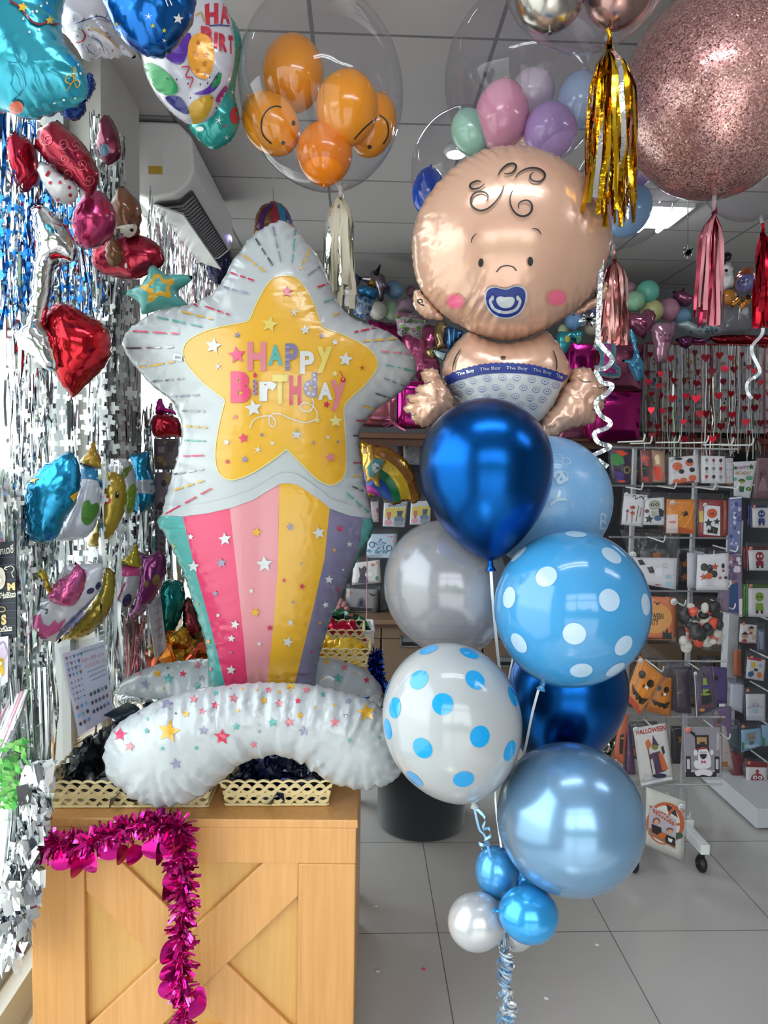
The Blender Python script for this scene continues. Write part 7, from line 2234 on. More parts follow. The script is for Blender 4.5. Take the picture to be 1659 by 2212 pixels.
for x, y, r, Y in ((1486, 545, 14, 3.0), (1270, 690, 20, 3.6)):
    mb = MB()
    c = P(x, y, Y)
    for i in range(90):
        d = Vector((q.gauss(0, 1), q.gauss(0, 1), q.gauss(0, 1))).normalized()
        s_ = d.cross(Vector((1, .3, .2))).normalized() * .004
        L = r * Y / F * q.uniform(.5, 1)
        mb.add([c - s_, c + s_, c + d * L + s_, c + d * L - s_], [(0, 1, 2, 3)], 0, True)
    if x > 1400:
        mb.tube([P(1486, 380, Y), c], .002, 5)
        mb.build('tinsel_weight', M_str, label='silver tinsel weight dangling on a thread under the ceiling', cat='weight')
    else:
        mb.build('tinsel_weight', M_str, label='silver tinsel puff under the right ear of the baby', cat='weight')

# small rainbow arch balloon behind the star's tip
simple_foil('rainbow striped foil balloon hanging behind the tip of the big star', [(205, 1460), (210, 1390), (240, 1330), (290, 1298), (340, 1290), (390, 1310), (430, 1360), (455, 1430), (460, 1480), (330, 1540), (215, 1520)], 3.2, .06, 'a86a1c', [('p', 1, [(222, 1470), (240, 1370), (290, 1310), (335, 1300), (300, 1350), (262, 1480)], 2), ('p', 2, [(340, 1300), (360, 1350), (365, 1480), (300, 1480), (310, 1360)], 2), ('p', 3, [(345, 1298), (400, 1340), (410, 1480), (372, 1480), (368, 1380)], 2), ('p', 4, [(390, 1315), (430, 1370), (450, 1470), (420, 1480), (410, 1380)], 2), ('p', 5, [(262, 1480), (275, 1400), (312, 1340), (305, 1480)], 2)], cD, cols=('53246e', 'a01f34', '2a86b0', '46307c', '7a4a1c'), sp=5, metal=.5, off=.002)
MB().tube([P(589, 380, 3.2), P(591, 436, 3.2)], .002, 5).build('balloon_string', M_steel, label='thread holding the rainbow striped balloon under the ceiling', cat='ribbon')
simple_foil('dark navy foil balloon in the shade under the air conditioner', [(435, 520), (475, 515), (500, 545), (498, 590), (470, 615), (445, 590)], 4.2, .05, '1a1c3c', (), None, sp=5, metal=.6)
simple_foil('shiny red foil balloon between the silver curtain and the star', K(cB, [(1130, 1180), (1200, 1145), (1270, 1160), (1340, 1200), (1360, 1320), (1300, 1330), (1150, 1330)]), 2.7, .06, 'a8102c', (), None, sp=5, metal=.8, crease=.003)
simple_foil('small magenta foil bow above the shiny red foil balloon', K(cB, [(1160, 1160), (1175, 1050), (1210, 1040), (1230, 1100), (1290, 1120), (1320, 1165), (1250, 1150)]), 2.72, .03, 'b5148c', (), None, sp=4, metal=.6)
for i, (y0, y1, cl) in enumerate(((1340, 1570, '6f5f66'), (1590, 1880, '8f7f92'))):
    qd = K(cB, [(1150, y0), (1330, y0), (1320, y1), (1150, y1)])
    pack(['dim retail pack with a yellow print hanging below the red foil balloon', 'dim lilac retail pack with a small character shape, lower at the window end'][i], qd, 2.95, cl, blobs(40 + i, 7, 3, r=(.06, .16)), ('a88c50', '4c3f4a', 'b09ab0'))
qd = K(cC, [(1020, -10), (1190, 10), (1200, 330), (1010, 300)])
mb = card(qd, 2.9, .004)
draw(Printer(mb, 10, .001), rel(qd, [('p', 1 + (r + c) % 3, [(c * .25 + .03, r * .14 + .03), (c * .25 + .2, r * .14 + .03), (c * .25 + .2, r * .14 + .12), (c * .25 + .03, r * .14 + .12)]) for r in range(7) for c in range(4)]))
mb.build('photo_sheet', [mat('8a8492', .4), mat('5d4a5c', .5), mat('6a5f70', .5), mat('4a4550', .5)], label='clear sheet of small photo squares beside the striped column', cat='sheet')

# ================================================================== HEART CURTAIN AND SHELVES BEHIND IT
x0, x1 = P(1392, 900, 5.2).x, RX - .05
z0, z1 = P(1500, 925, 5.2).z, P(1500, 745, 5.2).z
wb = thing('display_board', 'white display board of small packs behind the heart curtain', 'board', ((x0 + x1) / 2, 5.25, z0))
MB().span((x0, 5.22, z0), (x1, 5.26, z1)).build('panel', mat('a9a8ac', .6), wb)
MB().span((x0, 5.19, z0 - .03), (x1, 5.26, z0)).build('ledge', mat('c9c9cc', .5), wb)
q = random.Random(55)
NC = 0
for r in range(4):
    for c in range(11):
        x = 1404 + c * 25
        y = 765 + r * 42
        w_, h_ = 18 + q.uniform(-2, 2), 34 + q.uniform(-4, 2)
        qd = [(x, y), (x + w_, y), (x + w_, y + h_), (x, y + h_)]
        mb = card(qd, 5.2, .012)
        draw(Printer(mb, 20, .003), rel(qd, blobs(100 + NC, 4, 3, (.2, .25, .8, .8), (.1, .22))))
        NC += 1
        pal = q.choice((('b9bac6', '5d6a9a', '8a8fb0', '3a3f55'), ('c7c5c9', 'a0704a', '3a3a42', 'c79aa6'), ('b5b4bc', '4a7f92', 'b04a5c', 'd9cf9a'), ('cbc8c4', '6b3f6a', '2d2d38', 'b0842f')))
        mb.build('small_pack', [mat(k, .5) for k in pal], label='small printed pack hung on the white board behind the heart curtain', cat='pack', group='small packs on the white display board')
hc = thing('heart_curtain', 'white and silver string curtain with red foil hearts in front of the display board', 'curtain', tuple(P(1520, 985, 4.66)))
MB().tube([P(1392, 742, 4.66), P(1690, 746, 4.66)], .006, 6).build('top_cord', mat('8c1020', .4), hc)
ms = [MB(), MB()]
for i in range(84):
    x = q.uniform(1388, 1672)
    Y = 4.66 + q.uniform(-.04, .04)
    pts = [P(x + q.uniform(-2, 2) + (k / 6) * q.uniform(-4, 6), 744 + k * (225 + q.uniform(0, 30)) / 6, Y) for k in range(7)]
    ms[i % 2].ribbon(pts, q.uniform(.003, .008), Vector((1, q.uniform(-1, 1), 0)), q.choice((0, 0, 0, 1, 2)))
for m_ in ms:
    m_.build('string_sheet', [mat('cfd0d4', .3, .2), mat('b8c4c0', .12, .9), mat('7d1420', .3, .6)], hc)
Mh = [mat('8f1020', .25, .6), mat('a8182c', .2, .8), mat('74101c', .3, .5)]
hearts = []
for r, yy in enumerate((770, 800, 828, 858, 888, 915, 942)):
    for c in range(11):
        x = 1402 + c * 26 + q.uniform(-8, 8)
        if q.random() < .93:
            hearts.append((x, yy + q.uniform(-8, 8)))
for x, y in hearts:
    c = P(x, y, 4.60 + q.uniform(-.02, .02))
    s_ = .024 * q.uniform(.8, 1.15)
    an = q.uniform(-.8, .8)
    ax = Vector((math.cos(an), math.sin(an), 0))
    nv = ax.cross(Vector((0, 0, 1)))
    o = [c + ax * s_ * (16 * math.sin(k) ** 3) / 16 + Vector((0, 0, s_ * (13 * math.cos(k) - 5 * math.cos(2 * k) - 2 * math.cos(3 * k) - math.cos(4 * k)) / 14)) for k in [2 * PI * i / 18 for i in range(18)]]
    MB().prism(o, nv * .002).build('foil_heart', q.choice(Mh), hc)


# ================================================================== WHEELED RACK OF HALLOWEEN PACKS
RY = 2.92
fl_ = Pz(1505, 1868, 0)
RY = fl_.y + .12
xa, xb = P(1352, 1500, RY).x, P(1482, 1500, RY).x
ztop = P(1420, 968, RY).z
rk = thing('wheeled_rack', 'wheeled wire rack with white hooks full of Halloween packs', 'rack', ((xa + xb) / 2, RY, 0))
M_rk = mat('b4b6bb', .4, .3)
for x in (xa, xb):
    soften(MB().span((x - .009, RY - .009, .13), (x + .009, RY + .009, ztop)).build('post', M_rk, rk), .003)
soften(MB().span((xa - .05, RY - .016, .1), (xb + .05, RY + .016, .135)).build('base_bar', M_white, rk), .003)
for x in (xa - .01, xb + .01):
    soften(MB().span((x - .018, RY - .2, .085), (x + .018, RY + .26, .125)).build('base_foot', M_white, rk), .003)
    for y in (RY - .17, RY + .23):
        m_ = MB()
        m_.tube([(x - .016, y, .033), (x - .006, y, .033), (x + .006, y, .033), (x + .016, y, .033)], [.02, .033, .033, .02], 20)
        m_.tube([(x, y, .04), (x, y, .09)], .012, 8)
        m_.build('caster', M_black, rk)
rows = [968, 1050, 1160, 1275, 1425, 1545, 1690]
for y in rows:
    z = P(1420, y, RY).z
    MB().tube([(xa - .1, RY - .02, z), (xb + .16, RY - .02, z)], .004, 8).build('cross_bar', M_rk, rk)
hk = [(1335, 955, .26), (1362, 958, .2), (1418, 956, .2), (1470, 957, .22), (1520, 961, .22), (1560, 962, .22), (1352, 1052, .16), (1420, 1050, .16), (1500, 1052, .16), (1548, 1050, .16), (1400, 1160, .15), (1540, 1178, .18), (1500, 1190, .15), (1440, 1290, .16), (1535, 1295, .18), (1395, 1425, .16), (1488, 1432, .18), (1390, 1552, .14), (1520, 1555, .2), (1440, 1712, .2)]
for x, y, L in hk:
    a = P(x, y, RY - .02)
    b_ = P(x, y, RY - .02)
    b_ = Vector((a.x, a.y - L, a.z - .005))
    MB().tube([a, b_, b_ + Vector((0, -.012, .012)), b_ + Vector((0, -.014, .026))], .003, 6).build('hook', M_white, rk)

SKL = (0.09, .1, 'dfe0e4')
PY_ = RY - .19
w = 'dcdde4'
pack('clear bag with a green and purple balloon toy, top left of the rack', [(240, 290), (420, 300), (430, 600), (265, 590)], PY_, '3a2a4a', [('p', 1, [(.0, .2), (.3, .05), (.6, .15), (.7, .4), (.3, .5), (.05, .45)]), ('p', 2, [(.2, .05), (.6, .02), (.9, .12), (.6, .2)]), ('o', 3, (.8, .6), .14, .16, .08), ('p', 4, [(.1, .65), (.7, .7), (.6, .95), (.3, .95)]), ('e', 2, (.5, .95), .2, .06)], ('2f7a3c', 'd8492a', '8a8450', '4a3a80'), cG, top=8, bow=.03, g=1.15)
pack('clear bag with an orange and green rolled toy, second on the top hook row', [(515, 300), (605, 310), (610, 600), (525, 590)], PY_, '8f4a50', [('e', 1, (.45, .25), .4, .22), ('p', 2, [(.1, .45), (.8, .5), (.7, .8), (.2, .8)]), ('e', 3, (.4, .55), .3, .06), ('p', 4, [(.1, .85), (.8, .85), (.5, 1)])], ('e2592c', '2a3030', '46823c', 'b03036'), cG, top=8, bow=.02)
pack('clear bag with a beige and red toy, third on the top hook row', [(615, 300), (730, 310), (735, 590), (625, 590)], PY_, 'b08a74', [('p', 1, [(.2, .2), (.5, .1), (.6, .4), (.3, .45)]), ('p', 2, [(.1, .5), (.7, .5), (.6, .95), (.2, .9)]), ('p', 3, [(.8, .6), (1, .6), (1, .95), (.85, .95)])], ('d9c9a0', 'd2432c', 'd85a62'), cG, top=8, bow=.02)
pump = [('e', 1, (.28, .34), .17, .14), ('e', 1, (.7, .25), .14, .12), ('e', 2, (.72, .18), .1, .08), ('e', 2, (.32, .06), .14, .05), ('e', 2, (.42, .55), .09, .08), ('e', 2, (.78, .52), .09, .08), ('e', 4, (.2, .55), .08, .06), ('e', 1, (.25, .9), .12, .08), ('e', 1, (.48, .88), .12, .09), ('e', 1, (.78, .82), .13, .1), ('p', 3, [(.22, .33), (.28, .28), (.34, .33)]), ('p', 3, [(.1, .97), (.95, .92), (.95, 1), (.1, 1)])]
pack('white card printed with orange pumpkin and black balloons, on the top hook row', [(772, 372), (1028, 345), (1045, 588), (770, 612)], PY_, w, pump, ('d0643c', '26262c', '8c3020', 'c9c9d0'), cG, sticker=(.08, .06, 'dfe0e4'))
nine = []
for r in range(3):
    for c in range(3):
        nine += [('e', (1, 2, 3)[(r + c * 2) % 3], (.22 + .3 * c, .16 + .3 * r), .065, .075), ('s', 2, [(.22 + .3 * c, .22 + .3 * r), (.22 + .3 * c, .3 + .3 * r)], .015), ('s', 4, [(.14 + .3 * c, .31 + .3 * r), (.32 + .3 * c, .31 + .3 * r)], .008)]
pack('white card with nine small Halloween picks printed in rows, top row of the rack', [(1062, 350), (1272, 355), (1278, 600), (1060, 598)], PY_, w, nine, ('7d7f86', '26262c', 'a03438', '9a9aa4'), cG)
pack('second white card with nine small picks, half behind the first one', [(1280, 372), (1345, 372), (1345, 600), (1283, 600)], PY_ + .04, 'c9cad2', nine, ('7d7f86', '26262c', 'a03438', '9a9aa4'), cG)
pack('white card with foil picks on sticks, left of the mummy card', [(372, 690), (580, 705), (530, 990), (345, 970)], PY_, w, [('s', 1, [(.35, .08), (.45, .04), (.5, .15), (.6, .1)], .04), ('s', 1, [(.62, .1), (.75, .06), (.85, .14)], .04), ('e', 2, (.42, .42), .12, .08), ('*', 2, (.45, .6), .14), ('*', 3, (.2, .55), .1), ('s', 2, [(.45, .68), (.47, .9)], .03), ('s', 3, [(.2, .6), (.22, .88)], .03), ('s', 4, [(.68, .35), (.66, .85)], .03), ('s', 2, [(.82, .4), (.8, .7)], .03)], ('26262c', 'b04038', '6a3a6a', '4a5a3a'), cG, sticker=(.08, .02, 'dfe0e4'))
mum = [('e', 1, (.5, .26), .3, .24), ('s', 2, [(.22, .18), (.5, .1), (.78, .16)], .02), ('s', 2, [(.22, .36), (.5, .42), (.78, .36)], .02), ('e', 3, (.38, .25), .09, .07), ('e', 3, (.62, .25), .09, .07), ('e', 4, (.38, .25), .03, .03), ('e', 4, (.62, .25), .03, .03), ('p', 1, [(.34, .48), (.66, .48), (.62, .66), (.38, .66)]), ('*', 3, (.26, .78), .24), ('*', 3, (.85, .5), .16), ('p', 3, [(.72, .4), (1, .4), (.95, .7), (.75, .68)]), ('e', 5, (.68, .75), .18, .14), ('e', 6, (.12, .48), .12, .09)]
pack('white card printed with a grey mummy balloon and black stars', [(560, 735), (728, 725), (728, 975), (540, 972)], PY_ - .01, w, mum, ('a8ab9c', '7a7d70', '26262c', 'f0f0f0', '50628c', '5a3a34'), cG, sticker=(.04, .02, 'dfe0e4'))
pack('orange witch-hat costume bag with a pink price card', [(752, 742), (1000, 745), (1000, 1050), (745, 1050)], PY_ - .01, 'd8842a', [('p', 1, [(.55, .4), (.7, .3), (.78, .45), (.6, .5)]), ('p', 2, [(.0, .45), (.4, .43), (.4, .98), (.0, .98)]), ('p', 4, [(.1, .63), (.33, .63), (.33, .7), (.1, .7)]), ('s', 3, [(.5, .95), (.8, .6), (.98, .1)], .03), ('s', 3, [(.45, .6), (.7, .3)], .02), ('p', 5, [(.45, .8), (.95, .9), (.95, 1), (.45, 1)])], ('2a2420', 'e3d0d0', 'f0b060', 'd88a7c', 'b8501c'), cG, sticker=(.2, .1, 'dfe0e4'))
pack('red bag with a white card of an orange pumpkin balloon bouquet', [(1040, 745), (1250, 750), (1255, 1085), (1040, 1080)], PY_, '8c2a26', [('p', 5, [(0, .3), (.18, .3), (.18, .6), (0, .6)]), ('p', 1, [(.22, .14), (.9, .17), (.88, .96), (.18, .93)]), ('e', 2, (.55, .36), .22, .2), ('*', 3, (.4, .62), .2), ('*', 3, (.75, .58), .16), ('p', 3, [(.5, .7), (.8, .75), (.75, .92), (.48, .88)]), ('*', 3, (.42, .84), .14), ('e', 4, (.55, .37), .1, .06)], ('dcdde4', 'c4572e', '2b2e28', '8f3a20', 'c9b040'), cG, sticker=(.26, .14, 'dfe0e4'))
pegged([(1262, 760), (1300, 760), (1310, 1070), (1262, 1080)], 1, .03, 'a8471c', PY_ + .02, None, 'thin brown pack edge beside the red pumpkin bouquet bag', cG)
pack('pale card of cow-print spots and blue clouds, middle left of the rack', [(440, 1265), (845, 1270), (830, 1555), (520, 1500)], PY_ - .02, 'd6d6e0', [('p', 1, [(.1, .1), (.2, .06), (.26, .25), (.12, .28)]), ('p', 1, [(.28, .35), (.42, .3), (.45, .5), (.32, .55)]), ('e', 1, (.38, .48), .05, .05), ('p', 1, [(.42, .55), (.5, .5), (.52, .6)]), ('e', 3, (.8, .62), .08, .05), ('e', 3, (.95, .6), .06, .05), ('e', 3, (.8, .85), .09, .06), ('e', 3, (.92, .9), .08, .05), ('e', 4, (.55, .5), .1, .12), ('o', 5, (.72, .25), .05, .05, .01), ('p', 2, [(.32, .92), (.62, .92), (.6, 1), (.34, 1)])], ('2a2a30', 'b0402c', '9cc4d6', 'e4e4ec', '8f8f98'), cG, sticker=(.03, -.1, 'dfe0e4'), top=60)
pack('white card with a bunch of black and orange star balloons printed', [(1030, 1245), (1305, 1225), (1302, 1560), (1018, 1560)], PY_ - .02, 'dddde6', [('e', 1, (.22, .35), .12, .13), ('e', 1, (.4, .4), .1, .14), ('*', 2, (.57, .35), .13), ('*', 2, (.2, .62), .13), ('e', 1, (.55, .55), .1, .12), ('e', 4, (.38, .6), .12, .1)] + [('s', 3, [(.3 + .07 * k, .68), (.36 + .03 * k, .88)], .006) for k in range(5)] + [('e', 1, (.83, .34), .05, .08), ('e', 2, (.84, .47), .05, .04), ('*', 2, (.74, .66), .07), ('e', 1, (.92, .66), .05, .05), ('s', 3, [(.2, .88), (.62, .88)], .006)], ('2b2c2e', 'b04a3a', '6f7078', 'c4582c'), cG)
G2 = 'slim packs filed behind the black and orange balloon card'
pegged([(905, 1230), (985, 1235), (985, 1550), (905, 1540)], 3, .02, 'c9cad4', PY_, G2, 'slim white pack edge filed left of the black and orange balloon card', cG, dx=8)
pack('tall printed photo sheet of purple and white balloons at the right of the rack', [(1312, 725), (1425, 715), (1415, 1230), (1300, 1240)], PY_ + .03, '6a73a0', [('p', 5, [(.02, .01), (.98, .01), (.98, .03), (.02, .03)])] + blobs(61, 22, 4, r=(.06, .16), kinds='e'), ('a9b0d0', 'cfd2e2', '3f4a86', '8088b4', 'e6e6ee'), cG, bag=False)
pack('printed photo sheet of a party scene with a white daisy, right edge of the rack', [(1300, 1235), (1425, 1248), (1430, 1800), (1180, 1745)], PY_ + .02, '7a6a84', [('p', 4, [(.4, .5), (.8, .45), (.85, .95), (.5, .95)]), ('p', 2, [(.85, .72), (1, .7), (.98, .98), (.88, .97)])] + blobs(62, 20, 3, (.1, .05, .9, .5), (.05, .12), 'e') + [('e', 5, (.35 + .07 * math.cos(k), .5 + .045 * math.sin(k)), .055, .055) for k in (0, 1.05, 2.1, 3.14, 4.2, 5.2)] + [('e', 6, (.35, .5), .045, .045), ('p', 5, [(0, .985), (1, .985), (1, 1), (0, 1)])], ('a06a78', 'c9c2d0', '54507a', '2f4a78', 'e8e8ee', 'c9a03c'), cG, bag=False)
pack('orange bag lettered HALLOWEEN PARTY with a dark castle, behind the polka dot balloon', [(460, 1610), (835, 1625), (815, 2010), (480, 2000)], PY_, 'd0764c', [('e', 1, (.5, .5), .42, .38), ('p', 2, [(.68, .98), (.7, .78), (.76, .84), (.8, .68), (.84, .84), (.92, .8), (.95, .98)]), ('t', 2, (.12, .38, .7, .52), 'HALLOWEEN', .02), ('t', 2, (.25, .52, .58, .66), 'PARTY', .02), ('p', 2, [(0, .96), (1, .96), (1, 1), (0, 1)]), ('p', 2, [(.45, .1), (.55, .16), (.65, .1), (.55, .2)])], ('d99a58', '28282e'), cG, sticker=(.95, .1, 'dfe0e4'))
mixed = thing('balloon_bag', 'clear bag of loose black, white and orange balloons on the rack', 'bag', tuple(P(1520, 1415, PY_)))
mb = MB()
qz = random.Random(71)
for i in range(46):
    x, y = qz.uniform(895, 1240), qz.uniform(1690, 2070)
    c = K(cG, [(x, y)])[0]
    p = P(c[0], c[1], PY_ + qz.uniform(-.03, .03))
    r = qz.uniform(.014, .026)
    mb.ball(p, (r, r * .6, r * qz.uniform(.7, 1.5)), qz.choice((0, 0, 1, 1, 2)), 10, 7)
mb.build('loose_balloons', [mat('17181d', .35), mat('d5d3cc', .4), mat('d6482a', .35)], mixed)
card(K(cG, [(870, 1620), (1260, 1640), (1250, 2110), (890, 2090)]), PY_ - .05, .1, bow=.02).build('clear_bag', M_bag, mixed)
# lower half
jack = [('e', 1, (.3, .3), .13, .15), ('e', 1, (.72, .32), .13, .15), ('p', 1, [(.47, .48), (.55, .42), (.58, .52)]), ('p', 1, [(.08, .62), (.3, .68), (.7, .7), (.95, .6), (.85, .8), (.68, .84), (.62, .78), (.5, .84), (.4, .76), (.3, .8), (.18, .74)]), ('p', 2, [(0, .88), (1, .86), (1, 1), (0, 1)])] + [('s', 3, [(x, .02), (x + .02, .85)], .01) for x in (.22, .5, .78)] + [('p', 4, [(.6, .42), (.72, .42), (.72, .48), (.6, .48)])]
pack('orange pumpkin-face bag tilted to the left on the rack', [(505, 235), (718, 420), (500, 755), (370, 600)], PY_ - .02, 'd9862a', jack, ('1f1a18', 'c0472c', 'a8621c', 'e4e4e4'), cH, sticker=(.06, .08, 'dfe0e4'), top=30, bow=.012)
pack('second orange pumpkin-face bag behind the tilted one', [(640, 420), (790, 430), (770, 770), (560, 720)], PY_ + .03, 'c8781f', jack, ('1f1a18', 'b8642c', 'a8621c', 'e4e4e4'), cH, bow=.012)
pack('purple Halloween pack printed with a green and black witch hat figure', [(980, 380), (1140, 320), (1180, 700), (1000, 770)], PY_ - .03, '4a3a55', [('p', 1, [(.45, .2), (.62, .22), (.7, .55), (.4, .55)]), ('e', 2, (.55, .42), .2, .1), ('p', 3, [(.35, .55), (.75, .53), (.82, .8), (.3, .82)]), ('e', 1, (.52, .58), .24, .06), ('e', 4, (.3, .9), .14, .08), ('e', 5, (.6, .86), .3, .05), ('p', 3, [(.5, .05), (.58, .18), (.46, .18)]), ('p', 6, [(0, 0), (.04, 0), (.04, 1), (0, 1)])], ('7f9a30', '2a2f86', '17171c', 'c07a30', '6a3024', 'c9c9d2'), cH, sticker=(.06, .03, 'dfe0e4'))
G3 = 'dark packs filed behind the witch hat pack'
pegged([(835, 360), (965, 340), (975, 750), (850, 740)], 4, .022, '3a3040', PY_ - .01, G3, 'dark purple pack edge filed behind the witch hat pack', cH, dx=-5)
pack('white sheet lettered Halloween in red with a purple and orange witch balloon', [(445, 878), (728, 828), (795, 1330), (510, 1388)], PY_ - .04, 'd3d1d0', [('t', 1, (.06, .03, .98, .12), 'HALLOWEEN', .02), ('p', 2, [(.56, .16), (.66, .3), (.72, .36), (.5, .36)]), ('e', 3, (.58, .38), .1, .08), ('p', 2, [(.45, .48), (.72, .46), (.82, .82), (.5, .84)]), ('p', 4, [(.66, .48), (.78, .52), (.9, .8), (.7, .8)]), ('s', 5, [(.36, .3), (.4, .82)], .03), ('p', 4, [(.3, .26), (.42, .22), (.5, .34), (.34, .4)]), ('p', 2, [(.38, .5), (.52, .46), (.52, .54), (.4, .58)]), ('e', 6, (.6, .88), .22, .07), ('p', 7, [(.76, .4), (.84, .38), (.86, .5), (.8, .54)]), ('p', 8, [(.02, .94), (.98, .94), (.98, .99), (.02, .99)])], ('b01c1c', '4a2a50', '6f7a34', 'c8662a', '5c3020', '1c2246', '2a2426', 'e6e6ea'), cH, sticker=(.06, .02, 'dfe0e4'))
pegged([(405, 850), (440, 850), (490, 1290), (410, 1290)], 2, .02, '5a3a5c', PY_, 'purple packs filed behind the witch sheet', 'purple pack edge behind the red lettered witch sheet', cH, dx=-6)
gho = [('p', 1, [(.0, .0), (1, 0), (1, .86), (0, .86)]), ('p', 2, [(.28, .16), (.68, .15), (.68, .5), (.3, .5)]), ('p', 3, [(.34, .2), (.62, .2), (.62, .34), (.34, .34)]), ('p', 7, [(0, .9), (1, .9), (1, 1), (0, 1)]), ('p', 7, [(.02, .58), (.16, .58), (.16, .92), (.02, .92)]), ('p', 7, [(.84, .58), (.98, .58), (.98, .92), (.84, .92)]), ('p', 6, [(.05, .64), (.13, .64), (.13, .84), (.05, .84)]), ('p', 6, [(.87, .64), (.95, .64), (.95, .84), (.87, .84)]), ('p', 4, [(.38, .46), (.48, .4), (.6, .42), (.7, .54), (.74, .7), (.7, .8), (.5, .84), (.3, .82), (.24, .72), (.3, .66), (.36, .66)], 3), ('e', 4, (.3, .51), .06, .09), ('e', 4, (.76, .5), .05, .08), ('p', 4, [(.26, .9), (.4, .85), (.66, .85), (.78, .92), (.7, .98), (.5, .95), (.34, .98)], 3), ('p', 7, [(.42, .3), (.56, .29), (.58, .4), (.42, .41)]), ('p', 5, [(.36, .42), (.64, .4), (.65, .43), (.37, .45)]), ('s', 7, [(.42, .51), (.46, .49), (.5, .51)], .015), ('s', 7, [(.54, .51), (.58, .49), (.62, .51)], .015), ('p', 7, [(.42, .54), (.62, .54), (.58, .62), (.5, .64), (.45, .61)], 2), ('p', 5, [(.46, .66), (.52, .69), (.58, .66), (.58, .73), (.52, .7), (.46, .73)]), ('p', 7, [(.1, .05), (.3, .12), (.28, .2), (.12, .1)])]
pack('photo card of a white smiling ghost standing balloon with top hat', [(895, 860), (1210, 868), (1212, 1305), (905, 1305)], PY_ - .03, 'd0ccd6', gho, ('8f8a96', '17171c', 'b08c58', 'e6e4ec', 'b01c24', 'cfcad0', '1d1b20'), cH, sticker=(.1, .06, 'e58a78'), top=20)
pack('brown pumpkin bag peeping out right of the ghost card', [(1225, 850), (1260, 860), (1330, 1235), (1228, 1250)], PY_ + .03, 'a89a98', [('p', 1, [(0, .8), (1, .82), (1, 1), (0, 1)]), ('e', 2, (.5, .6), .2, .04)], ('8f5420', '5f8a4a'), cH)
pack('orange bag with black bat shape at the left of the lower rack', [(325, 760), (400, 745), (360, 1200), (265, 1130)], PY_ + .02, 'c0603c', [('p', 1, [(.3, .45), (.7, .4), (.8, .8), (.5, .85)]), ('e', 2, (.6, .5), .15, .08)], ('2a201c', 'd89a40'), cH, g=1.2)
heap('clear bag of green and silver foil pieces beside the dark blue balloon', tuple(P(1315, 1610, RY - .1)), (.05, .04, .1), 50, [mat('8c8f88', .15, .9), mat('3f7a4a', .4), M_str], 'bag', 'foil_bag', .045, 33, 'stuff')
kid = [('p', 1, [(.02, .08), (.96, .06), (.98, .98), (.04, .98)])]
kid = [('e', 2, (.5, .5), .46, .52), ('e', 1, (.48, .52), .38, .46), ('p', 3, [(.5, .16), (.74, .2), (.82, .32), (.56, .28)]), ('o', 2, (.8, .3), .2, .2, .06), ('e', 4, (.84, .62), .12, .08), ('p', 5, [(.08, .28), (.78, .36), (.78, .86), (.06, .8)]), ('p', 6, [(.08, .68), (.78, .76), (.78, .86), (.06, .8)])] + [('e', 2, (.12 + .072 * k, .31 + .012 * k + .025 * math.sin(k)), .03, .026) for k in range(9)] + [('e', 2, (.2 + .072 * k, .38 + .012 * k), .03, .026) for k in range(8)] + [('e', 8, (.27, .52), .09, .08), ('e', 7, (.27, .535), .06, .065), ('p', 3, [(.14, .6), (.4, .6), (.42, .76), (.16, .74)]), ('e', 8, (.62, .58), .08, .05), ('e', 7, (.62, .61), .065, .06), ('p', 3, [(.5, .68), (.76, .68), (.78, .82), (.52, .82)]), ('e', 2, (.42, .73), .1, .07), ('p', 9, [(.58, .72), (.7, .72), (.68, .78), (.6, .78)])]
pack('lowest rack pack, white card photographing two costumed children with pumpkins', [(560, 1395), (905, 1520), (885, 2045), (552, 1900)], PY_ - .05, 'd6d4cc', kid, ('e2dfd8', 'c4602e', '2a2626', '3a5a3c', 'c0b8c4', 'a8704a', 'c89a7c', '7a4634', 'e0e0e4'), cH, sticker=(.9, .12, 'dfe0e4'), top=20)

# ================================================================== WHITE GONDOLA SHELF AT THE RIGHT EDGE
gf = Pz(1640, 1795, 0)
gb = Pz(1530, 1700, 0)
gx, gy0, gy1 = gf.x - .015, gf.y, gb.y + .03
gd = thing('gondola_rack', 'white gondola display unit with a deep base at the right edge', 'rack', (gx + .5, (gy0 + gy1) / 2, 0))
M_gon = mat('c4c6cc', .4)
soften(MB().span((gx, gy0, 0.012), (gx + 1.0, gy1 + .1, .1)).build('base_deck', M_gon, gd), .004)
px_ = P(1578, 1400, gy1).x
soften(MB().span((px_ - .028, gy1 - .02, .1), (px_ + .028, gy1 + .04, 1.36)).build('post', M_gon, gd), .004)
MB().span((px_, gy1 + .05, .1), (px_ + 1.0, gy1 + .07, 1.6)).build('back_panel', mat('3a3b42', .6), gd)
GY = gy1 - .14
for y in (1060, 1140, 1230, 1340, 1420, 1490, 1560, 1640):
    c = P(1632, y - 12, gy1)
    MB().tube([(c.x, gy1 + .05, c.z), (c.x, GY - .03, c.z), (c.x, GY - .04, c.z + .02)], .004, 6).build('hook', M_white, gd)
fig = lambda a, b_, c: [('e', a, (.5, .3), .2, .22), ('e', b_, (.42, .3), .05, .06), ('e', b_, (.58, .3), .05, .06), ('p', a, [(.34, .52), (.66, .52), (.7, .76), (.3, .76)]), ('p', c, [(.34, .76), (.46, .76), (.44, .88), (.32, .88)]), ('p', c, [(.54, .76), (.66, .76), (.68, .88), (.56, .88)])]
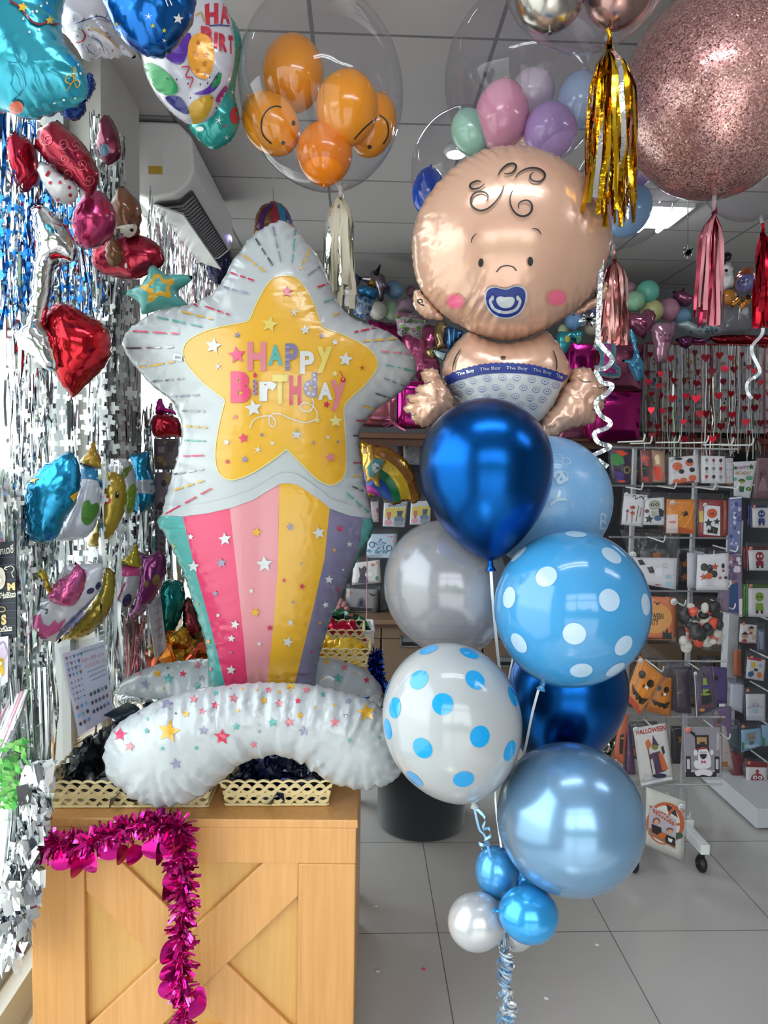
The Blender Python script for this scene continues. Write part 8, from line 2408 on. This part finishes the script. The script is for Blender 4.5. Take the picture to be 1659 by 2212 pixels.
pack('white HAPPY BIRTHDAY balloon set card with green balloons, top of the right unit', [(262, 355), (585, 340), (492, 838), (285, 808)], GY - .03, 'd6d8e2', [('t', 1, (.16, .12, .7, .22), 'HAPPY', .02), ('t', 2, (.08, .28, .84, .37), 'BIRTHDAY', .02), ('*', 3, (.1, .18), .13, .5), ('*', 3, (.8, .16), .16, .5), ('e', 4, (.08, .5), .1, .09), ('e', 4, (.78, .46), .18, .11), ('e', 3, (.42, .55), .16, .11), ('e', 5, (.42, .58), .12, .07), ('p', 3, [(.3, .7), (.58, .7), (.56, .86), (.32, .86)]), ('e', 3, (.82, .76), .13, .1), ('e', 5, (.82, .76), .06, .06)], ('a35a8c', 'b08a4a', '2f6a44', '5fa88c', 'a8a04a'), cV, bag=False)
pack('dusky pink printed costume bag showing a figure in a gown, top right edge', [(590, 300), (760, 300), (760, 850), (540, 840)], GY, '7a5a62', [('e', 1, (.5, .4), .12, .07), ('s', 1, [(.3, .38), (.5, .3), (.75, .38)], .05), ('p', 2, [(.4, .5), (.65, .5), (.85, .8), (.2, .8)]), ('p', 1, [(.3, .36), (.4, .34), (.4, .55), (.32, .56)])], ('3a2a30', '9a7a84'), cV)
for lab, q_, bag_c, cc, stk in (('dark blue pack with a white card of a blue masked figure balloon', [(528, 965), (760, 965), (760, 1230), (535, 1225)], '1f2f6a', ('2a3a86', 'c9cfe2', '2a2f5c'), True), ('dark red pack with a white card of a red masked figure balloon', [(475, 1525), (760, 1525), (760, 1798), (492, 1795)], '6a1f2a', ('8c2030', 'd8d8de', '3a1a24'), True), ('green pack with a white card of a green figure balloon', [(478, 2030), (760, 2030), (760, 2420), (478, 2410)], '3f7a2a', ('7a9a34', '2f5a24', '4a2a1c'), True)):
    qo = grow(K(cV, q_), 1.12)
    qo = [(x - 6, y - 4) for x, y in qo]
    pack(lab, K(cV, q_), GY - .01, 'd6d6dc', fig(1, 2, 3), cc, None, sticker=(.1, -.08, 'e58a78'), top=14)
    mb = card(qo, GY + .02, .02, bow=.004)
    mb.build('folded_balloon', mat(bag_c, .25, .4, coat=.3), label=lab.split(' pack')[0] + ' folded foil behind the white card of the right unit', cat='pack')
pack('small white card of three round dark-haired face toys', [(290, 325), (455, 340), (450, 530), (275, 520)], GY - .02, 'd8d6d6', [('e', 1, (.66, .28), .2, .16), ('e', 1, (.3, .62), .22, .18), ('e', 1, (.85, .68), .14, .16), ('p', 2, [(.46, .2), (.7, .04), (.88, .2), (.66, .22)]), ('p', 2, [(.08, .55), (.3, .38), (.54, .55), (.3, .56)]), ('e', 2, (.6, .28), .03, .04), ('e', 2, (.25, .64), .03, .04), ('e', 2, (.38, .64), .03, .04), ('e', 3, (.66, .46), .12, .07), ('e', 3, (.3, .88), .16, .09), ('p', 3, [(0, .96), (1, .96), (1, 1.0), (0, 1.0)])], ('c9a896', '2a2024', 'a83038'), cW, sticker=(.18, -.02, 'e58a78'))
pack('blue grey folded pack beside the card of face toys', [(462, 380), (540, 375), (545, 610), (465, 615)], GY, '5a6478', [('p', 1, [(.2, .1), (.8, .15), (.7, .9), (.3, .9)])], ('8a98b0',), cW)
pack('red and white card with small yellow, blue and orange toys', [(365, 670), (545, 700), (525, 920), (345, 890)], GY - .03, 'cfcdd4', [('p', 4, [(0, 0), (1, 0), (1, .1), (0, .1)]), ('e', 1, (.35, .32), .12, .16), ('e', 5, (.75, .3), .1, .12), ('p', 2, [(.1, .7), (.35, .6), (.45, .78), (.25, .92), (.08, .85)]), ('e', 3, (.75, .75), .14, .18), ('p', 6, [(.4, .48), (.62, .46), (.62, .6), (.42, .6)])], ('d9b32a', '2a5a8c', 'c8701f', 'a82030', 'a8a8b0', '2a2a30'), cW, sticker=(.22, -.02, 'e58a78'))
G4 = 'orange foil packs filed on the right unit'
pegged([(205, 620), (250, 610), (255, 880), (205, 875)], 3, .02, 'b5603a', GY, G4, 'orange foil pack edge filed left of the small toys card', cW, dx=3)
pack('white card with a pale grey floppy-eared face balloon', [(345, 1055), (545, 1055), (540, 1330), (352, 1328)], GY - .02, 'c9ccd6', [('e', 1, (.48, .42), .24, .17), ('e', 1, (.16, .5), .13, .07), ('e', 1, (.8, .48), .12, .07), ('e', 2, (.38, .44), .03, .04), ('e', 2, (.6, .44), .03, .04), ('p', 3, [(.34, .58), (.68, .58), (.62, .72), (.4, .72)]), ('p', 4, [(0, .86), (1, .86), (1, 1), (0, 1)])], ('b4b4c4', '2a2a30', '9fbccf', 'b9bcc8'), cW, sticker=(.1, -.14, 'e58a78'))
G5_ = 'white packs filed on the right unit'
pegged([(200, 960), (330, 965), (320, 1260), (190, 1210)], 4, .02, 'c2c6d6', GY, G5_, 'white pack edge filed left of the floppy-eared card', cW, dx=-2)
pack('sky blue card of a grey round-nosed animal toy on a cloud', [(300, 1430), (495, 1410), (510, 1590), (300, 1660)], GY - .02, '7fa6c4', [('e', 4, (.5, .85), .4, .1), ('e', 1, (.5, .4), .22, .24), ('e', 2, (.42, .42), .04, .04), ('e', 2, (.58, .42), .04, .04), ('e', 1, (.3, .22), .06, .07), ('e', 1, (.68, .2), .06, .07), ('p', 3, [(.38, .62), (.62, .62), (.6, .78), (.4, .78)]), ('p', 5, [(0, .5), (.14, .6), (.1, 1), (0, 1)])], ('8a8684', '4a4444', '4a5f66', 'a8c4da', '3f7a4a'), cW, sticker=(.08, -.16, 'e58a78'))
pack('second sky blue animal toy card cut off by the right edge', [(505, 1380), (600, 1370), (600, 1590), (515, 1600)], GY - .01, '7fa6c4', [('e', 1, (.8, .5), .25, .2), ('p', 2, [(0, .5), (.4, .65), (.3, 1), (0, 1)])], ('8a8684', '3f7a4a'), cW)
pack('white card with a round red bird-like face under a dark red header', [(350, 1815), (562, 1820), (558, 2075), (345, 2050)], GY - .03, 'd8d4d4', [('e', 1, (.54, .5), .32, .3), ('p', 1, [(.45, .12), (.54, .06), (.62, .14), (.58, .24), (.48, .24)]), ('e', 2, (.42, .42), .11, .1), ('e', 2, (.68, .42), .11, .1), ('e', 3, (.44, .43), .04, .04), ('e', 3, (.66, .43), .04, .04), ('p', 4, [(.44, .58), (.6, .52), (.72, .6), (.56, .72)])], ('9c2430', 'dcdcdc', '201c1e', 'c98f2a'), cW, top=16, sticker=(.12, -.2, 'e58a78'))
card(K(cW, [(360, 1740), (565, 1770), (562, 1818), (352, 1812)]), GY - .025, .006).build('pack_header', mat('7c1824', .4), label='dark red cardboard header above the round red face card', cat='pack')
G6 = 'dark red packs filed on the right unit'
pegged([(205, 1660), (330, 1700), (325, 2040), (215, 1900)], 4, .02, '7a2f3c', GY, G6, 'dark red pack edge filed left of the round red face card', cW, dx=-3)
pegged([(180, 1400), (285, 1380), (285, 1640), (175, 1600)], 3, .02, '55606a', GY, 'grey packs filed on the right unit', 'dark grey pack edge filed left of the sky blue animal card', cW, dx=-2)

# packs hung on the far side of the rack
qk = random.Random(88)
for i, (x, y, w_, h_, c) in enumerate(((1345, 985, 40, 55, '3a3440'), (1395, 980, 60, 60, '5a4a4a'), (1470, 985, 60, 55, '6a5a50'), (1535, 1000, 50, 60, '3a3a44'), (1350, 1090, 55, 60, '2e2a30'), (1425, 1085, 60, 60, '4a3a30'), (1500, 1090, 55, 60, '503036'), (1385, 1185, 60, 70, '55555e'), (1465, 1180, 50, 80, '2e3038'), (1530, 1190, 45, 75, '4a4450'), (1400, 1310, 65, 80, '3a3030'), (1500, 1310, 60, 80, '2c2a30'), (1360, 1420, 60, 70, '4a3a2a'), (1440, 1430, 60, 75, '2f2b38'), (1520, 1440, 50, 80, '54447a'), (1540, 1530, 40, 60, '6a5a80'), (1360, 1560, 60, 80, '3a2f33'), (1450, 1570, 60, 80, '33303a'))):
    q_ = [(x, y), (x + w_, y + qk.uniform(-3, 3)), (x + w_, y + h_), (x, y + h_)]
    mb = card(q_, RY + .16 + qk.uniform(-.02, .03), .01, bow=.004)
    draw(Printer(mb, 14, .0012), rel(q_, blobs(300 + i, 5, 3, (.15, .15, .85, .85), (.08, .18))))
    mb.build('party_pack', [mat(c, .35, coat=.3), mat('8f8a90', .5), mat('a8602c', .5), mat('26242a', .5)], label='dull pack hung on the far side of the wheeled rack, behind the front row', cat='pack', group='packs on the far side of the wheeled rack')
